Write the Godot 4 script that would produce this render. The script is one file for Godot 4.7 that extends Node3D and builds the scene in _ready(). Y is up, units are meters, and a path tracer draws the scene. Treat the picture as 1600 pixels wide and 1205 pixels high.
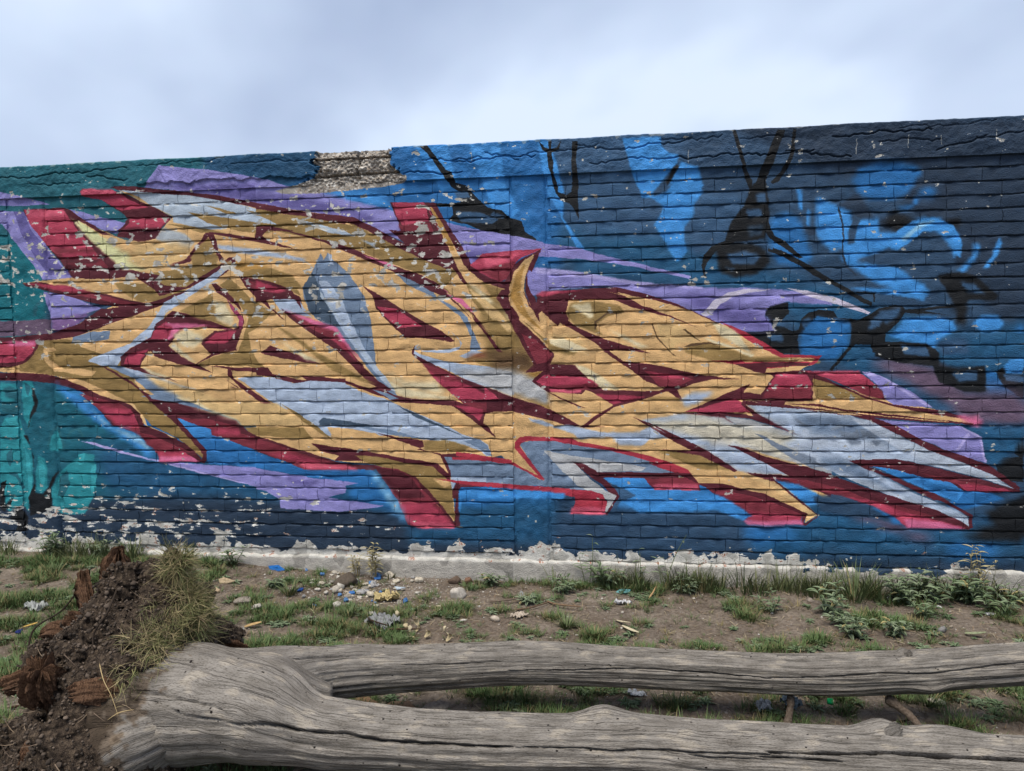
extends Node3D

const K := 400.0          # mural texture: pixels per metre of wall
const TOP := 2.66         # height of the top edge of the mural texture
const TALL := 1080
const SPLIT := 0.012      # the two mural sheets meet in the middle of the concrete column

var taken := {}
var flat := func(_s, _th, _q): return 0.0
var rng := RandomNumberGenerator.new()
var noise := FastNoiseLite.new()
var rough := FastNoiseLite.new()
var sheets: Array[Image] = []
var dens: Array[Image] = []
var sheet_x := [-4.4, -0.06]
var sheet_w := [1780, 1540]
var bare_patch := PackedVector2Array([Vector2(-1.16, 2.66), Vector2(-1.19, 2.565), Vector2(-1.15, 2.53), Vector2(-1.19, 2.475), Vector2(-1.30, 2.43), Vector2(-1.45, 2.415), Vector2(-1.30, 2.385), Vector2(-1.05, 2.395), Vector2(-0.85, 2.405), Vector2(-0.62, 2.435), Vector2(-0.61, 2.46), Vector2(-0.70, 2.53), Vector2(-0.71, 2.66)])
var wall_mats: Array[StandardMaterial3D] = []
var eye := Vector3(0.547, 1.45, 4.226)

# ------------------------------------------------------------------ naming
func numbered(n: String) -> String:
	if not taken.has(n):
		taken[n] = 0
		return n
	taken[n] += 1
	return "%s_%03d" % [n, taken[n]]

func tag(o: Node3D, label: String, category: String, group := "") -> Node3D:
	o.set_meta("label", label)
	o.set_meta("category", category)
	if group != "":
		o.set_meta("group", group)
	return o

func thing(called: String, label: String, category: String, at := Vector3.ZERO, group := "") -> Node3D:
	var o := Node3D.new()
	o.name = numbered(called)
	o.position = at
	add_child(o)
	return tag(o, label, category, group)

func part(called: String, m: Mesh, mat: Material, parent: Node3D, at := Vector3.ZERO) -> MeshInstance3D:
	var o := MeshInstance3D.new()
	o.name = called
	o.mesh = m
	o.material_override = mat
	o.position = at
	parent.add_child(o, true)
	return o

func solo(called: String, m: Mesh, mat: Material, at: Vector3, label: String, category: String, group := "") -> MeshInstance3D:
	var o := MeshInstance3D.new()
	o.name = numbered(called)
	o.mesh = m
	o.material_override = mat
	o.position = at
	add_child(o)
	tag(o, label, category, group)
	return o

func scatter(called: String, m: Mesh, mat: Material, where: Array, tints: Array, parent: Node3D) -> MultiMeshInstance3D:
	var mm := MultiMesh.new()
	mm.transform_format = MultiMesh.TRANSFORM_3D
	mm.use_colors = true
	mm.mesh = m
	mm.instance_count = where.size()
	for i in where.size():
		mm.set_instance_transform(i, where[i])
		mm.set_instance_color(i, tints[i])
	var o := MultiMeshInstance3D.new()
	o.name = called
	o.multimesh = mm
	o.material_override = mat
	o.set_meta("kind", "stuff")
	parent.add_child(o, true)
	return o

# ------------------------------------------------------------------ meshes
# A sheet of nx by ny points; its front is the side from which rows run left to right and then up. Closed round when wrap is set.
func sheet(p: PackedVector3Array, uv: PackedVector2Array, nx: int, ny: int, col := PackedColorArray(), flip := false) -> ArrayMesh:
	var idx := PackedInt32Array()
	var nor := PackedVector3Array()
	nor.resize(p.size())
	for j in ny - 1:
		for i in nx - 1:
			var a := j * nx + i
			var b := a + 1
			var c := a + nx + 1
			var d := a + nx
			if flip:
				idx.append_array([a, b, c, a, c, d])
			else:
				idx.append_array([a, c, b, a, d, c])
			var n := (p[c] - p[a]).cross(p[d] - p[b])
			if flip:
				n = -n
			nor[a] += n
			nor[b] += n
			nor[c] += n
			nor[d] += n
	for i in nor.size():
		nor[i] = nor[i].normalized() if nor[i].length_squared() > 1e-16 else Vector3.UP
	return pack(p, nor, uv, idx, col)

func facets(m: ArrayMesh) -> ArrayMesh:
	var st := SurfaceTool.new()
	st.create_from(m, 0)
	st.deindex()
	st.set_smooth_group(-1)
	st.generate_normals()
	return st.commit()

func pack(p: PackedVector3Array, nor: PackedVector3Array, uv: PackedVector2Array, idx: PackedInt32Array, col := PackedColorArray()) -> ArrayMesh:
	var a := []
	a.resize(Mesh.ARRAY_MAX)
	a[Mesh.ARRAY_VERTEX] = p
	a[Mesh.ARRAY_NORMAL] = nor
	if uv.size():
		a[Mesh.ARRAY_TEX_UV] = uv
	if col.size():
		a[Mesh.ARRAY_COLOR] = col
	a[Mesh.ARRAY_INDEX] = idx
	var m := ArrayMesh.new()
	m.add_surface_from_arrays(Mesh.PRIMITIVE_TRIANGLES, a)
	return m

func box_faces(st: SurfaceTool, lo: Vector3, hi: Vector3) -> void:
	var v := []
	for k in 8:
		v.append(Vector3(hi.x if k & 1 else lo.x, hi.y if k & 2 else lo.y, hi.z if k & 4 else lo.z))
	for f in [[4, 5, 7, 6], [1, 0, 2, 3], [5, 1, 3, 7], [0, 4, 6, 2], [6, 7, 3, 2], [0, 1, 5, 4]]:
		for k in [0, 2, 1, 0, 3, 2]:
			st.add_vertex(v[f[k]])

# A lumpy closed stone: a sphere whose points are pushed by noise and cut flat by a few planes.
func lump(size: Vector3, seed_at: float, facets := 5, n_lon := 14, n_lat := 9) -> ArrayMesh:
	var r := RandomNumberGenerator.new()
	r.seed = int(seed_at * 977.0) + 5
	var cuts := []
	for k in facets:
		cuts.append([Vector3(r.randf_range(-1, 1), r.randf_range(-0.6, 1), r.randf_range(-1, 1)).normalized(), r.randf_range(0.55, 0.85)])
	var p := PackedVector3Array()
	var uv := PackedVector2Array()
	for j in n_lat + 1:
		for i in n_lon + 1:
			var th := TAU * i / n_lon
			var ph := PI * j / n_lat - PI / 2
			var d := Vector3(cos(ph) * cos(th), sin(ph), -cos(ph) * sin(th))
			var k := 1.0 + 0.25 * rough.get_noise_3dv(d * 9.0 + Vector3.ONE * seed_at * 13.0)
			for c in cuts:
				var h: float = d.dot(c[0])
				if h * k > c[1]:
					k = c[1] / h
			p.append(d * k * size * 0.5)
			uv.append(Vector2(float(i) / n_lon, float(j) / n_lat))
	return sheet(p, uv, n_lon + 1, n_lat + 1)

# A tube along points with a radius each; the skin can be pushed by a callable(t along 0..1, angle, point) -> metres.
func tube(path: Array, radii: Array, segs: int, step: float, push: Callable, tile := 0.5, cap := true, ragged := 0.0, stain = null) -> ArrayMesh:
	var curve := Curve3D.new()
	curve.bake_interval = 0.02
	for k in path.size():
		var before: Vector3 = path[maxi(k - 1, 0)]
		var after: Vector3 = path[mini(k + 1, path.size() - 1)]
		var h := (after - before) * 0.16
		curve.add_point(path[k], -h, h)
	var marks := []
	for q in path:
		marks.append(curve.get_closest_offset(q))
	var total := curve.get_baked_length()
	var rings := maxi(3, int(total / step)) + 1
	var p := PackedVector3Array()
	var uv := PackedVector2Array()
	var col := PackedColorArray()
	var side := Vector3.ZERO
	for k in rings:
		var s := total * k / (rings - 1)
		var c := curve.sample_baked(s, true)
		var ahead := (curve.sample_baked(minf(s + 0.01, total), true) - curve.sample_baked(maxf(s - 0.01, 0.0), true)).normalized()
		if side == Vector3.ZERO:
			side = ahead.cross(Vector3(0.13, 0.2, 1).normalized()).normalized()
		side = (side - ahead * side.dot(ahead)).normalized()
		var up := ahead.cross(side)
		var m := 0
		while m < marks.size() - 2 and s > marks[m + 1]:
			m += 1
		var f := clampf((s - marks[m]) / maxf(marks[m + 1] - marks[m], 1e-4), 0, 1)
		f = f * f * (3 - 2 * f)
		var r: float = lerpf(radii[m], radii[m + 1], f)
		for j in segs + 1:
			var th := TAU * (j % segs) / segs
			var d := side * cos(th) + up * sin(th)
			var rr: float = r
			if push.is_valid():
				rr += push.call(s, th, c + d * r)
			var torn := 0.0
			if ragged > 0.0 and k >= rings - 4:
				torn = ragged * r * (rough.get_noise_3d(cos(th) * 55 + r * 7000, sin(th) * 55, 3.0) * 1.3 + rough.get_noise_3d(cos(th) * 160, sin(th) * 160 + r * 900, 9.0)) * (k - rings + 5) / 4.0
				if k == rings - 2:
					rr *= 0.8
					torn -= r * 0.1
			if cap and (k == 0 or k == rings - 1):
				rr = 0.0
				torn = -r * 0.35 if ragged > 0.0 and k > 0 else 0.0
			p.append(c + d * rr + ahead * torn)
			if stain != null:
				col.append(stain.call(c + d * rr))
			uv.append(Vector2(s / tile, TAU * 0.12 * j / segs / tile))
	return sheet(p, uv, segs + 1, rings, col)

# Surface nets over a field (negative inside).
func nets(lo: Vector3, n: Vector3i, cell: float, field: Callable, tile := 0.3) -> ArrayMesh:
	var g := PackedFloat32Array()
	g.resize(n.x * n.y * n.z)
	var at := 0
	for z in n.z:
		for y in n.y:
			for x in n.x:
				g[at] = field.call(lo + Vector3(x, y, z) * cell)
				at += 1
	var sx := 1
	var sy := n.x
	var sz := n.x * n.y
	var corner := [0, sx, sy, sx + sy, sz, sx + sz, sy + sz, sx + sy + sz]
	var id := {}
	var p := PackedVector3Array()
	var nor := PackedVector3Array()
	for z in n.z - 1:
		for y in n.y - 1:
			for x in n.x - 1:
				var b := x + y * sy + z * sz
				var ins := 0
				for c in corner:
					if g[b + c] < 0.0:
						ins += 1
				if ins == 0 or ins == 8:
					continue
				var sum := Vector3.ZERO
				var cnt := 0
				for e in [[0, 1], [2, 3], [4, 5], [6, 7], [0, 2], [1, 3], [4, 6], [5, 7], [0, 4], [1, 5], [2, 6], [3, 7]]:
					var va := g[b + corner[e[0]]]
					var vb := g[b + corner[e[1]]]
					if (va < 0.0) != (vb < 0.0):
						var f := va / (va - vb)
						var pa := Vector3(e[0] & 1, (e[0] >> 1) & 1, e[0] >> 2)
						var pb := Vector3(e[1] & 1, (e[1] >> 1) & 1, e[1] >> 2)
						sum += pa.lerp(pb, f)
						cnt += 1
				id[b] = p.size()
				p.append(lo + (Vector3(x, y, z) + sum / cnt) * cell)
				var gr := Vector3(g[b + 1] - g[b] + g[b + 7 - 7 + sx + sy] - g[b + sy], g[b + sy] - g[b] + g[b + sx + sy] - g[b + sx], g[b + sz] - g[b] + g[b + sx + sz] - g[b + sx])
				nor.append(gr.normalized())
	var idx := PackedInt32Array()
	for z in range(1, n.z - 1):
		for y in range(1, n.y - 1):
			for x in range(1, n.x - 1):
				var b := x + y * sy + z * sz
				for ax in 3:
					var s1: int = [sx, sy, sz][ax]
					var s2: int = [sy, sz, sx][ax]
					var s3: int = [sz, sx, sy][ax]
					var ia := g[b] < 0.0
					if ia == (g[b + s1] < 0.0):
						continue
					var q0 = id.get(b)
					var q1 = id.get(b - s2)
					var q2 = id.get(b - s2 - s3)
					var q3 = id.get(b - s3)
					if q0 == null or q1 == null or q2 == null or q3 == null:
						continue
					if ia:
						idx.append_array([q0, q2, q1, q0, q3, q2])
					else:
						idx.append_array([q0, q1, q2, q0, q2, q3])
	return pack(p, nor, PackedVector2Array(), idx)

# ------------------------------------------------------------------ textures and materials
func noise_image(w: int, h: int, freq: float, octaves: int, sd: int, kind := FastNoiseLite.TYPE_SIMPLEX_SMOOTH, seamless := false) -> Image:
	var f := FastNoiseLite.new()
	f.noise_type = kind
	f.frequency = freq
	f.seed = sd
	f.fractal_type = FastNoiseLite.FRACTAL_FBM if octaves > 1 else FastNoiseLite.FRACTAL_NONE
	f.fractal_octaves = octaves
	var im := f.get_seamless_image(w, h) if seamless else f.get_image(w, h)
	im.convert(Image.FORMAT_L8)
	return im

func plain(c: Color, r := 0.9) -> StandardMaterial3D:
	var m := StandardMaterial3D.new()
	m.albedo_color = c
	m.roughness = r
	m.metallic_specular = 0.3
	return m

# A material from two tileable noises run through a ramp of base colours, with relief.
func stone_mat(ramp: Array, scale_m: float, relief_cm: float, sd: int, f1 := 0.02, f2 := 0.12, stretch := 1.0, size := 512) -> StandardMaterial3D:
	var a := noise_image(size, size, f1, 4, sd, FastNoiseLite.TYPE_SIMPLEX_SMOOTH, true).get_data()
	var b := noise_image(size, size, f2, 3, sd + 7, FastNoiseLite.TYPE_SIMPLEX_SMOOTH, true).get_data()
	var col := PackedByteArray()
	col.resize(size * size * 3)
	var hgt := PackedByteArray()
	hgt.resize(size * size)
	var n := ramp.size() - 1
	for i in size * size:
		var t := clampf((a[i] * 0.55 + b[i] * 0.45 - 50.0) / 155.0, 0, 0.999) * n
		var k := int(t)
		var c: Color = ramp[k].lerp(ramp[k + 1], t - k)
		col[i * 3] = int(c.r * 255)
		col[i * 3 + 1] = int(c.g * 255)
		col[i * 3 + 2] = int(c.b * 255)
		hgt[i] = int(a[i] * 0.45 + b[i] * 0.55)
	var m := StandardMaterial3D.new()
	m.albedo_texture = ImageTexture.create_from_image(Image.create_from_data(size, size, false, Image.FORMAT_RGB8, col))
	m.roughness = 0.95
	m.metallic_specular = 0.25
	m.heightmap_enabled = true
	m.heightmap_texture = ImageTexture.create_from_image(Image.create_from_data(size, size, false, Image.FORMAT_L8, hgt))
	m.heightmap_scale = relief_cm
	m.uv1_triplanar = true
	m.uv1_scale = Vector3(1, stretch, 1) / scale_m
	return m

# ------------------------------------------------------------------ mural painting
var paint_colors := {
	"slate": Color8(42, 68, 95),
	"slateD": Color8(35, 52, 72),
	"slateB": Color8(51, 82, 114),
	"tealD": Color8(32, 93, 107),
	"teal": Color8(13, 101, 114),
	"teal2": Color8(20, 89, 107),
	"teal3": Color8(38, 130, 141),
	"tealL": Color8(53, 151, 162),
	"lav": Color8(185, 179, 198),
	"navy": Color8(30, 74, 107),
	"blue": Color8(36, 101, 160),
	"blueD": Color8(30, 80, 116),
	"bluD2": Color8(42, 61, 80),
	"bluB": Color8(59, 133, 200),
	"bluL": Color8(124, 172, 205),
	"black": Color8(13, 17, 22),
	"blackB": Color8(15, 19, 24),
	"purple": Color8(131, 127, 185),
	"purpD": Color8(95, 89, 147),
	"purpL": Color8(162, 156, 206),
	"mauve": Color8(95, 78, 99),
	"mauveP": Color8(114, 86, 133),
	"maroon": Color8(78, 26, 38),
	"wine": Color8(116, 42, 55),
	"wineP": Color8(143, 57, 90),
	"crim": Color8(160, 57, 80),
	"pink": Color8(202, 105, 143),
	"pinkR": Color8(196, 86, 109),
	"redl": Color8(157, 47, 64),
	"gold": Color8(202, 164, 114),
	"goldL": Color8(212, 177, 126),
	"goldD": Color8(162, 124, 66),
	"ochre": Color8(137, 112, 68),
	"pale": Color8(204, 191, 157),
	"palez": Color8(202, 170, 119),
	"paleG": Color8(202, 202, 153),
	"steel": Color8(107, 126, 151),
	"steelL": Color8(160, 175, 197),
	"steelD": Color8(63, 80, 99),
	"steelS": Color8(112, 124, 141),
	"grey": Color8(160, 168, 175),
	"greyB": Color8(162, 176, 191),
	"greyW": Color8(170, 172, 175),
	"greyP": Color8(168, 179, 195),
	"rust": Color8(143, 90, 66),
	"brown": Color8(86, 64, 42),
	"bare": Color8(143, 138, 131),
	"warmG": Color8(189, 183, 166),
}

func spans(im: Image, pts: PackedInt32Array, sx: float, ox: float, oy: float, c: Color) -> void:
	var n := pts.size() / 2
	var px := PackedFloat32Array()
	var py := PackedFloat32Array()
	var y0 := 1e9
	var y1 := -1e9
	for k in n:
		px.append((pts[k * 2] * 0.001 - ox) * sx)
		py.append((oy - pts[k * 2 + 1] * 0.001) * sx)
		y0 = minf(y0, py[k])
		y1 = maxf(y1, py[k])
	for y in range(maxi(0, int(y0)), mini(im.get_height(), int(y1) + 2)):
		var yc := y + 0.5
		var hits := []
		for k in n:
			var l := (k + 1) % n
			if (py[k] <= yc) != (py[l] <= yc):
				hits.append(Vector2(px[k] + (yc - py[k]) / (py[l] - py[k]) * (px[l] - px[k]), 1.0 if py[l] > py[k] else -1.0))
		hits.sort()
		var w := 0.0
		for h in hits.size() - 1:
			w += hits[h].y
			if w != 0.0:
				var xa := clampi(roundi(hits[h].x), 0, im.get_width())
				var xb := clampi(roundi(hits[h + 1].x), 0, im.get_width())
				if xb > xa:
					im.fill_rect(Rect2i(xa, y, xb - xa, 1), c)

# One painted shape, points in millimetres on the wall; soft > 0 is a sprayed edge of that many millimetres.
func brush(paint_name: String, soft: int, pts: PackedInt32Array) -> void:
	lay(sheets, paint_colors[paint_name], soft, pts, K)

# Where the paint has come off: how much of it, 0 to 255.
func flaking(amount: int, soft: int, pts: PackedInt32Array) -> void:
	lay(dens, Color8(amount, amount, amount), soft, pts, 100.0)

func lay(on: Array[Image], c: Color, soft: int, pts: PackedInt32Array, res: float) -> void:
	var lo := Vector2(1e9, 1e9)
	var hi := Vector2(-1e9, -1e9)
	for k in pts.size() / 2:
		var q := Vector2(pts[k * 2], pts[k * 2 + 1]) * 0.001
		lo = lo.min(q)
		hi = hi.max(q)
	for s in 2:
		var x0: float = sheet_x[s]
		var x1: float = x0 + sheet_w[s] / K
		if hi.x < x0 - 0.1 or lo.x > x1 + 0.1 or lo.y > TOP or hi.y < 0.0:
			continue
		if soft < 4:
			spans(on[s], pts, res, x0, TOP, c)
			continue
		var pad := soft * 0.0022
		var bx0 := maxf(lo.x - pad, x0 - pad)
		var bx1 := minf(hi.x + pad, x1 + pad)
		var by1 := minf(hi.y + pad, TOP + pad)
		var by0 := maxf(lo.y - pad, -0.1)
		var low := minf(res, 2600.0 / soft)
		if bx1 - bx0 < 0.004 or by1 - by0 < 0.004:
			continue
		var w := int((bx1 - bx0) * low) + 2
		var h := int((by1 - by0) * low) + 2
		var im := Image.create(w, h, false, Image.FORMAT_RGBA8)
		im.fill(Color(c.r, c.g, c.b, 0.0))
		spans(im, pts, low, bx0, by1, c)
		var q := 2600.0 / soft / low * 0.9
		var sw := maxi(2, int(w * minf(1.0, q) * 0.45))
		var sh := maxi(2, int(h * minf(1.0, q) * 0.45))
		im.resize(sw, sh, Image.INTERPOLATE_LANCZOS)
		im.resize(maxi(2, int(w / low * res)), maxi(2, int(h / low * res)), Image.INTERPOLATE_CUBIC)
		if not im.is_empty():
			on[s].blend_rect(im, Rect2i(Vector2i.ZERO, im.get_size()), Vector2i(roundi((bx0 - x0) * res), roundi((TOP - by1) * res)))

func line(im: Image, a: Vector2, b: Vector2, wide: int, c: Color) -> void:
	var n := int(a.distance_to(b)) + 1
	for k in n + 1:
		var q := a.lerp(b, float(k) / n)
		im.fill_rect(Rect2i(int(q.x), int(q.y), wide, wide), c)

func make_wall_materials() -> void:
	for s in 2:
		var im := Image.create(sheet_w[s], TALL, false, Image.FORMAT_RGBA8)
		im.fill(paint_colors["slate"])
		sheets.append(im)
		var d := Image.create(sheet_w[s] / 4, TALL / 4, false, Image.FORMAT_RGBA8)
		d.fill(Color8(2, 2, 2))
		dens.append(d)
	paint_first()
	paint_background()
	paint_field()
	paint_purples()
	paint_outline()
	paint_letters()
	paint_middle()
	paint_lower()
	paint_details()
	paint_finish()
	var white := Color8(176, 174, 166)
	# grit in the broken-out patch of the coping
	for k in 2600:
		var q := Vector2(rng.randf_range(-1.32, -0.6), rng.randf_range(2.385, 2.65))
		if Geometry2D.is_point_in_polygon(q, bare_patch):
			var t: Color = [Color8(120, 113, 106), Color8(174, 168, 160), Color8(196, 192, 184), Color8(136, 127, 118), Color8(98, 91, 84), Color8(158, 144, 128)][k % 6]
			sheets[0].fill_rect(Rect2i(int((q.x - sheet_x[0]) * K), int((TOP - q.y) * K), rng.randi_range(1, 7), rng.randi_range(1, 4)), t)
	# drips of the base paint and stray splashes
	for k in 46:
		var x := rng.randf_range(-3.3, 2.8)
		var s := 0 if x < SPLIT else 1
		var q := Vector2((x - sheet_x[s]) * K, (TOP - rng.randf_range(0.14, 0.17)) * K)
		line(sheets[s], q, q + Vector2(rng.randf_range(-2, 2), rng.randf_range(8, 46)), rng.randi_range(2, 4), paint_colors["slateD"])
	for k in 7:
		var x: float = [1.06, 1.98, 2.42, 2.7, 2.25, -0.2, -1.9][k]
		var s := 0 if x < SPLIT else 1
		var q := Vector2((x - sheet_x[s]) * K, (TOP - rng.randf_range(2.5, 2.62)) * K)
		line(sheets[s], q, q + Vector2(rng.randf_range(-2, 2), rng.randf_range(10, 34)), 1, white)
	for k in 320:
		var s := k % 2
		var x := rng.randi_range(4, sheet_w[s] - 8)
		var y := rng.randi_range(30, 1000)
		var z := rng.randi_range(1, 4)
		sheets[s].fill_rect(Rect2i(x, y, z, maxi(1, z + rng.randi_range(-1, 1))), white)
	for s in 2:
		var w: int = sheet_w[s]
		var src := sheets[s]
		src.convert(Image.FORMAT_RGB8)
		var S := src.get_data()
		var dim := dens[s]
		dim.resize(w, TALL, Image.INTERPOLATE_BILINEAR)
		dim.convert(Image.FORMAT_L8)
		var D := dim.get_data()
		var n1i := noise_image(int(w / 1.45), TALL, 0.042, 4, 11 + s)
		n1i.resize(w, TALL, Image.INTERPOLATE_CUBIC)
		var N1 := n1i.get_data()
		var nsi := noise_image(int(w / 4.5), TALL, 0.06, 4, 51 + s)
		nsi.resize(w, TALL, Image.INTERPOLATE_CUBIC)
		var NS := nsi.get_data()
		var N2 := noise_image(w, TALL, 0.3, 2, 21 + s).get_data()
		var N3 := noise_image(w, TALL, 0.012, 3, 31 + s).get_data()
		var out := PackedByteArray()
		out.resize(w * TALL * 3)
		var hgt := PackedByteArray()
		hgt.resize(w * TALL)
		var last := w * TALL - 1
		for y in TALL:
			var row := y * w
			var wy := TOP - y / K
			var lay_at := fposmod((wy - 0.155) / 0.0787 if s == 0 else (wy - 0.117) / 0.0752, 1.0)
			var bias := 12 if lay_at < 0.2 or lay_at > 0.86 else -4
			for x in w:
				var i := row + x
				var n1 := N1[i]
				var n2 := N2[i]
				var n3 := N3[i]
				var j := clampi(i + (n1 - 128) / 44 + w * ((n3 - 128) / 44), 0, last) * 3
				var r := S[j]
				var g := S[j + 1]
				var b := S[j + 2]
				var m := 190 + ((n2 * 52) >> 8) + ((n1 * 38) >> 8) + ((n3 * 34) >> 8)
				var h := 50 + ((n2 * 96) >> 8) + ((n1 * 84) >> 8)
				var v := (n1 * 13 + n2 * 2 + n3) >> 4
				if wy < 0.5:
					v = (n1 * 5 + NS[i] * 9 + n2 * 2) >> 4
				v += bias
				var off := v > 210 - ((D[i] * 84) >> 8) - (n3 - 128) / 3
				if y > 940:
					# bare plaster foot of the wall with a torn lower edge of paint
					var wx: float = sheet_x[s] + x / K
					var edge := 0.215 if wx < -2.4 else (0.195 if wx < 0.3 else (0.168 if wx < 1.7 else 0.112))
					edge += (n3 - 128) * 0.0005 + (n1 - 128) * 0.0003
					if wx < 0.02 and wx > -3.0:
						edge -= 0.02
					if wy < edge:
						off = v < 168
						if wy < edge - 0.028:
							off = true
				var rim := TOP - 0.022 + (n1 - 128) * 0.00022
				if wy > rim and sheet_x[s] + x / K < 1.9:
					r = (r + 178) / 2
					g = (g + 176) / 2
					b = (b + 172) / 2
				if off:
					var lum := 150 + ((n1 * 40) >> 8) + ((n2 * 36) >> 8) - (30 if n3 > 170 else 0)
					if wy < 0.46 and wy > 0.12:
						lum += 22
					r = lum
					g = lum - 2
					b = lum - 8
					if wy < 0.42 and n1 > 186 and n2 > 130:
						r = 150
						g = 98
						b = 78
					if wy < 0.092:
						r = (lum * 236) >> 8
						g = (lum * 231) >> 8
						b = (lum * 222) >> 8
					m = 236
					h -= 46
				out[i * 3] = mini(255, (r * m) >> 8)
				out[i * 3 + 1] = mini(255, (g * m) >> 8)
				out[i * 3 + 2] = mini(255, (b * m) >> 8)
				hgt[i] = clampi(h, 0, 255)
		var mat := StandardMaterial3D.new()
		mat.albedo_texture = ImageTexture.create_from_image(Image.create_from_data(w, TALL, false, Image.FORMAT_RGB8, out))
		mat.heightmap_enabled = true
		mat.heightmap_texture = ImageTexture.create_from_image(Image.create_from_data(w, TALL, false, Image.FORMAT_L8, hgt))
		mat.heightmap_scale = 1.05
		mat.roughness = 0.72
		mat.metallic_specular = 0.35
		mat.texture_repeat = false
		mat.resource_name = "painted_wall"
		wall_mats.append(mat)

func side_of(x: float) -> int:
	return 0 if x < SPLIT else 1

func wall_uv(x: float, y: float, s: int) -> Vector2:
	return Vector2((x - sheet_x[s]) * K / sheet_w[s], (TOP - y) * K / TALL)

func paint_first() -> void:
	brush("slate", 0, [-4216, 3354, 3468, 2872, 3582, -257, -4533, -564])
	brush("tealD", 98, [-4259, 2816, -1855, 2718, -1873, 2304, -3090, 1978, -3127, 1393, -4373, 1408])
	brush("teal", 55, [-4293, 2395, -3080, 2143, -3037, 1727, -3116, 1561, -4359, 1582])
	brush("navy", 55, [-1897, 2720, -1064, 2679, -581, 2693, -589, 2370, -1155, 2393, -1868, 2423])
	brush("blue", 62, [-739, 2720, 307, 2685, 336, 1882, -283, 1899, -752, 2261, -1572, 2371, -1069, 2506])
	brush("teal2", 117, [-4384, 1278, -2630, 1261, -2241, 967, -2401, 462, -2910, 369, -4459, 347])
	brush("blue", 78, [-2950, 1264, -2367, 1134, -2072, 801, -1902, 656, -1298, 660, -965, 561, -641, 281, -1214, 640, -1638, 720, -1945, 676, -2384, 800, -2735, 1010])
	brush("blueD", 117, [-2790, 841, -591, 645, -597, 403, -2091, 381, -2672, 501])
	brush("slateD", 55, [-4456, 392, -1953, 488, -803, 400, -602, 221, -607, -4, -4496, -106])
	brush("slateD", 117, [-3476, 361, 1879, 326, 3239, 315, 3246, 97, -3506, -80])
	brush("blue", 55, [-633, 605, 245, 632, 281, 416, -638, 403])
	brush("blueD", 78, [-637, 463, 321, 495, 396, 221, -643, 199])
	brush("blue", 55, [553, 635, 781, 675, 1590, 587, 1447, 433, 628, 421])
	brush("bluB", 31, [629, 616, 856, 637, 1374, 470, 1301, 412, 742, 403, 628, 460])
	brush("slate", 78, [282, 515, 628, 460, 1411, 433, 1700, 323, 1702, 171, 239, 138])
	brush("blueD", 117, [1518, 662, 1874, 702, 2572, 376, 2906, 454, 3234, 459, 3242, 206, 1448, 165])
	brush("blue", 62, [1338, 317, 1592, 340, 1737, 267, 1448, 242])
	brush("blue", 62, [2506, 264, 2777, 269, 2779, 196, 2508, 189])
	brush("slateB", 62, [270, 2706, 1007, 2649, 1152, 2152, 1079, 1861, 413, 1955])
	brush("blueD", 78, [263, 2110, 1152, 2006, 1510, 1849, 2548, 1465, 2877, 1530, 3217, 996, 2562, 816, 1867, 1330, 1511, 1703, 412, 1842])
	brush("slateD", 55, [1258, 2690, 3166, 2622, 3198, 1593, 2745, 1532, 2197, 2255, 1681, 2455])
	brush("slateB", 43, [1007, 2304, 1366, 2289, 1438, 1997, 1079, 1935])
	brush("blue", 31, [1991, 2396, 2110, 2422, 2278, 2409, 2337, 2363, 2289, 2286, 2248, 2235, 2164, 2212, 2062, 2221, 2001, 2263, 1966, 2327])
	brush("slateD", 16, [1857, 2162, 2132, 2045, 1993, 2263])
	brush("bluB", 20, [1770, 2237, 1804, 2236, 1882, 2197, 1960, 2158, 1969, 2104, 2106, 2117, 2116, 2028, 2192, 2043, 2250, 2077, 2334, 2109, 2434, 2105, 2502, 2050, 2536, 1996, 2538, 1908, 2497, 1874, 2463, 1928, 2419, 2018, 2352, 2020, 2252, 1979, 2185, 1946, 1998, 1880, 1998, 1871, 2221, 1838, 2290, 1773, 2358, 1736, 2384, 1700, 2359, 1647, 2274, 1676, 2172, 1723, 2120, 1742, 2034, 1798, 1947, 1864, 1912, 1891, 1920, 1954, 1860, 1938, 1798, 1994, 1771, 2058])
	brush("slate", 16, [1998, 1880, 2168, 1946, 2252, 1979, 2352, 2020, 2436, 2017, 2496, 1927, 2523, 1820, 2416, 1779, 2315, 1791, 2246, 1837])
	brush("slate", 8, [1945, 2034, 1977, 2140, 2012, 2121, 1996, 2068, 1980, 1979, 1945, 1971])
	brush("bluB", 12, [1665, 2295, 1695, 2285, 1701, 2168, 1683, 2169])
	brush("bluB", 12, [1722, 2176, 1737, 2167, 1738, 2077, 1723, 2077])
	brush("slateD", 8, [1710, 2078, 1771, 2076, 1772, 2031, 1711, 2033])
	brush("slateD", 23, [2115, 2081, 2201, 2025, 2267, 2085, 2114, 2117])
	brush("bluB", 20, [2507, 1785, 2605, 1888, 2611, 1959, 2645, 1949, 2630, 1879, 2582, 1819, 2549, 1784])
	brush("bluB", 12, [2656, 1817, 2704, 1885, 2727, 1955, 2742, 1989, 2759, 1954, 2729, 1876, 2689, 1816])
	brush("blue", 27, [1993, 2255, 2061, 2243, 2180, 2220, 2247, 2253, 2280, 2304, 2161, 2371, 1991, 2370])
	brush("blue", 20, [2198, 2158, 2282, 2181, 2298, 2216, 2315, 2233, 2316, 2189, 2266, 2155])
	brush("blue", 39, [2322, 2267, 2414, 2264, 2399, 2212, 2323, 2215])
	brush("bluB", 12, [-535, 2615, -346, 2640, -288, 2395, -391, 2362])
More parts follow.
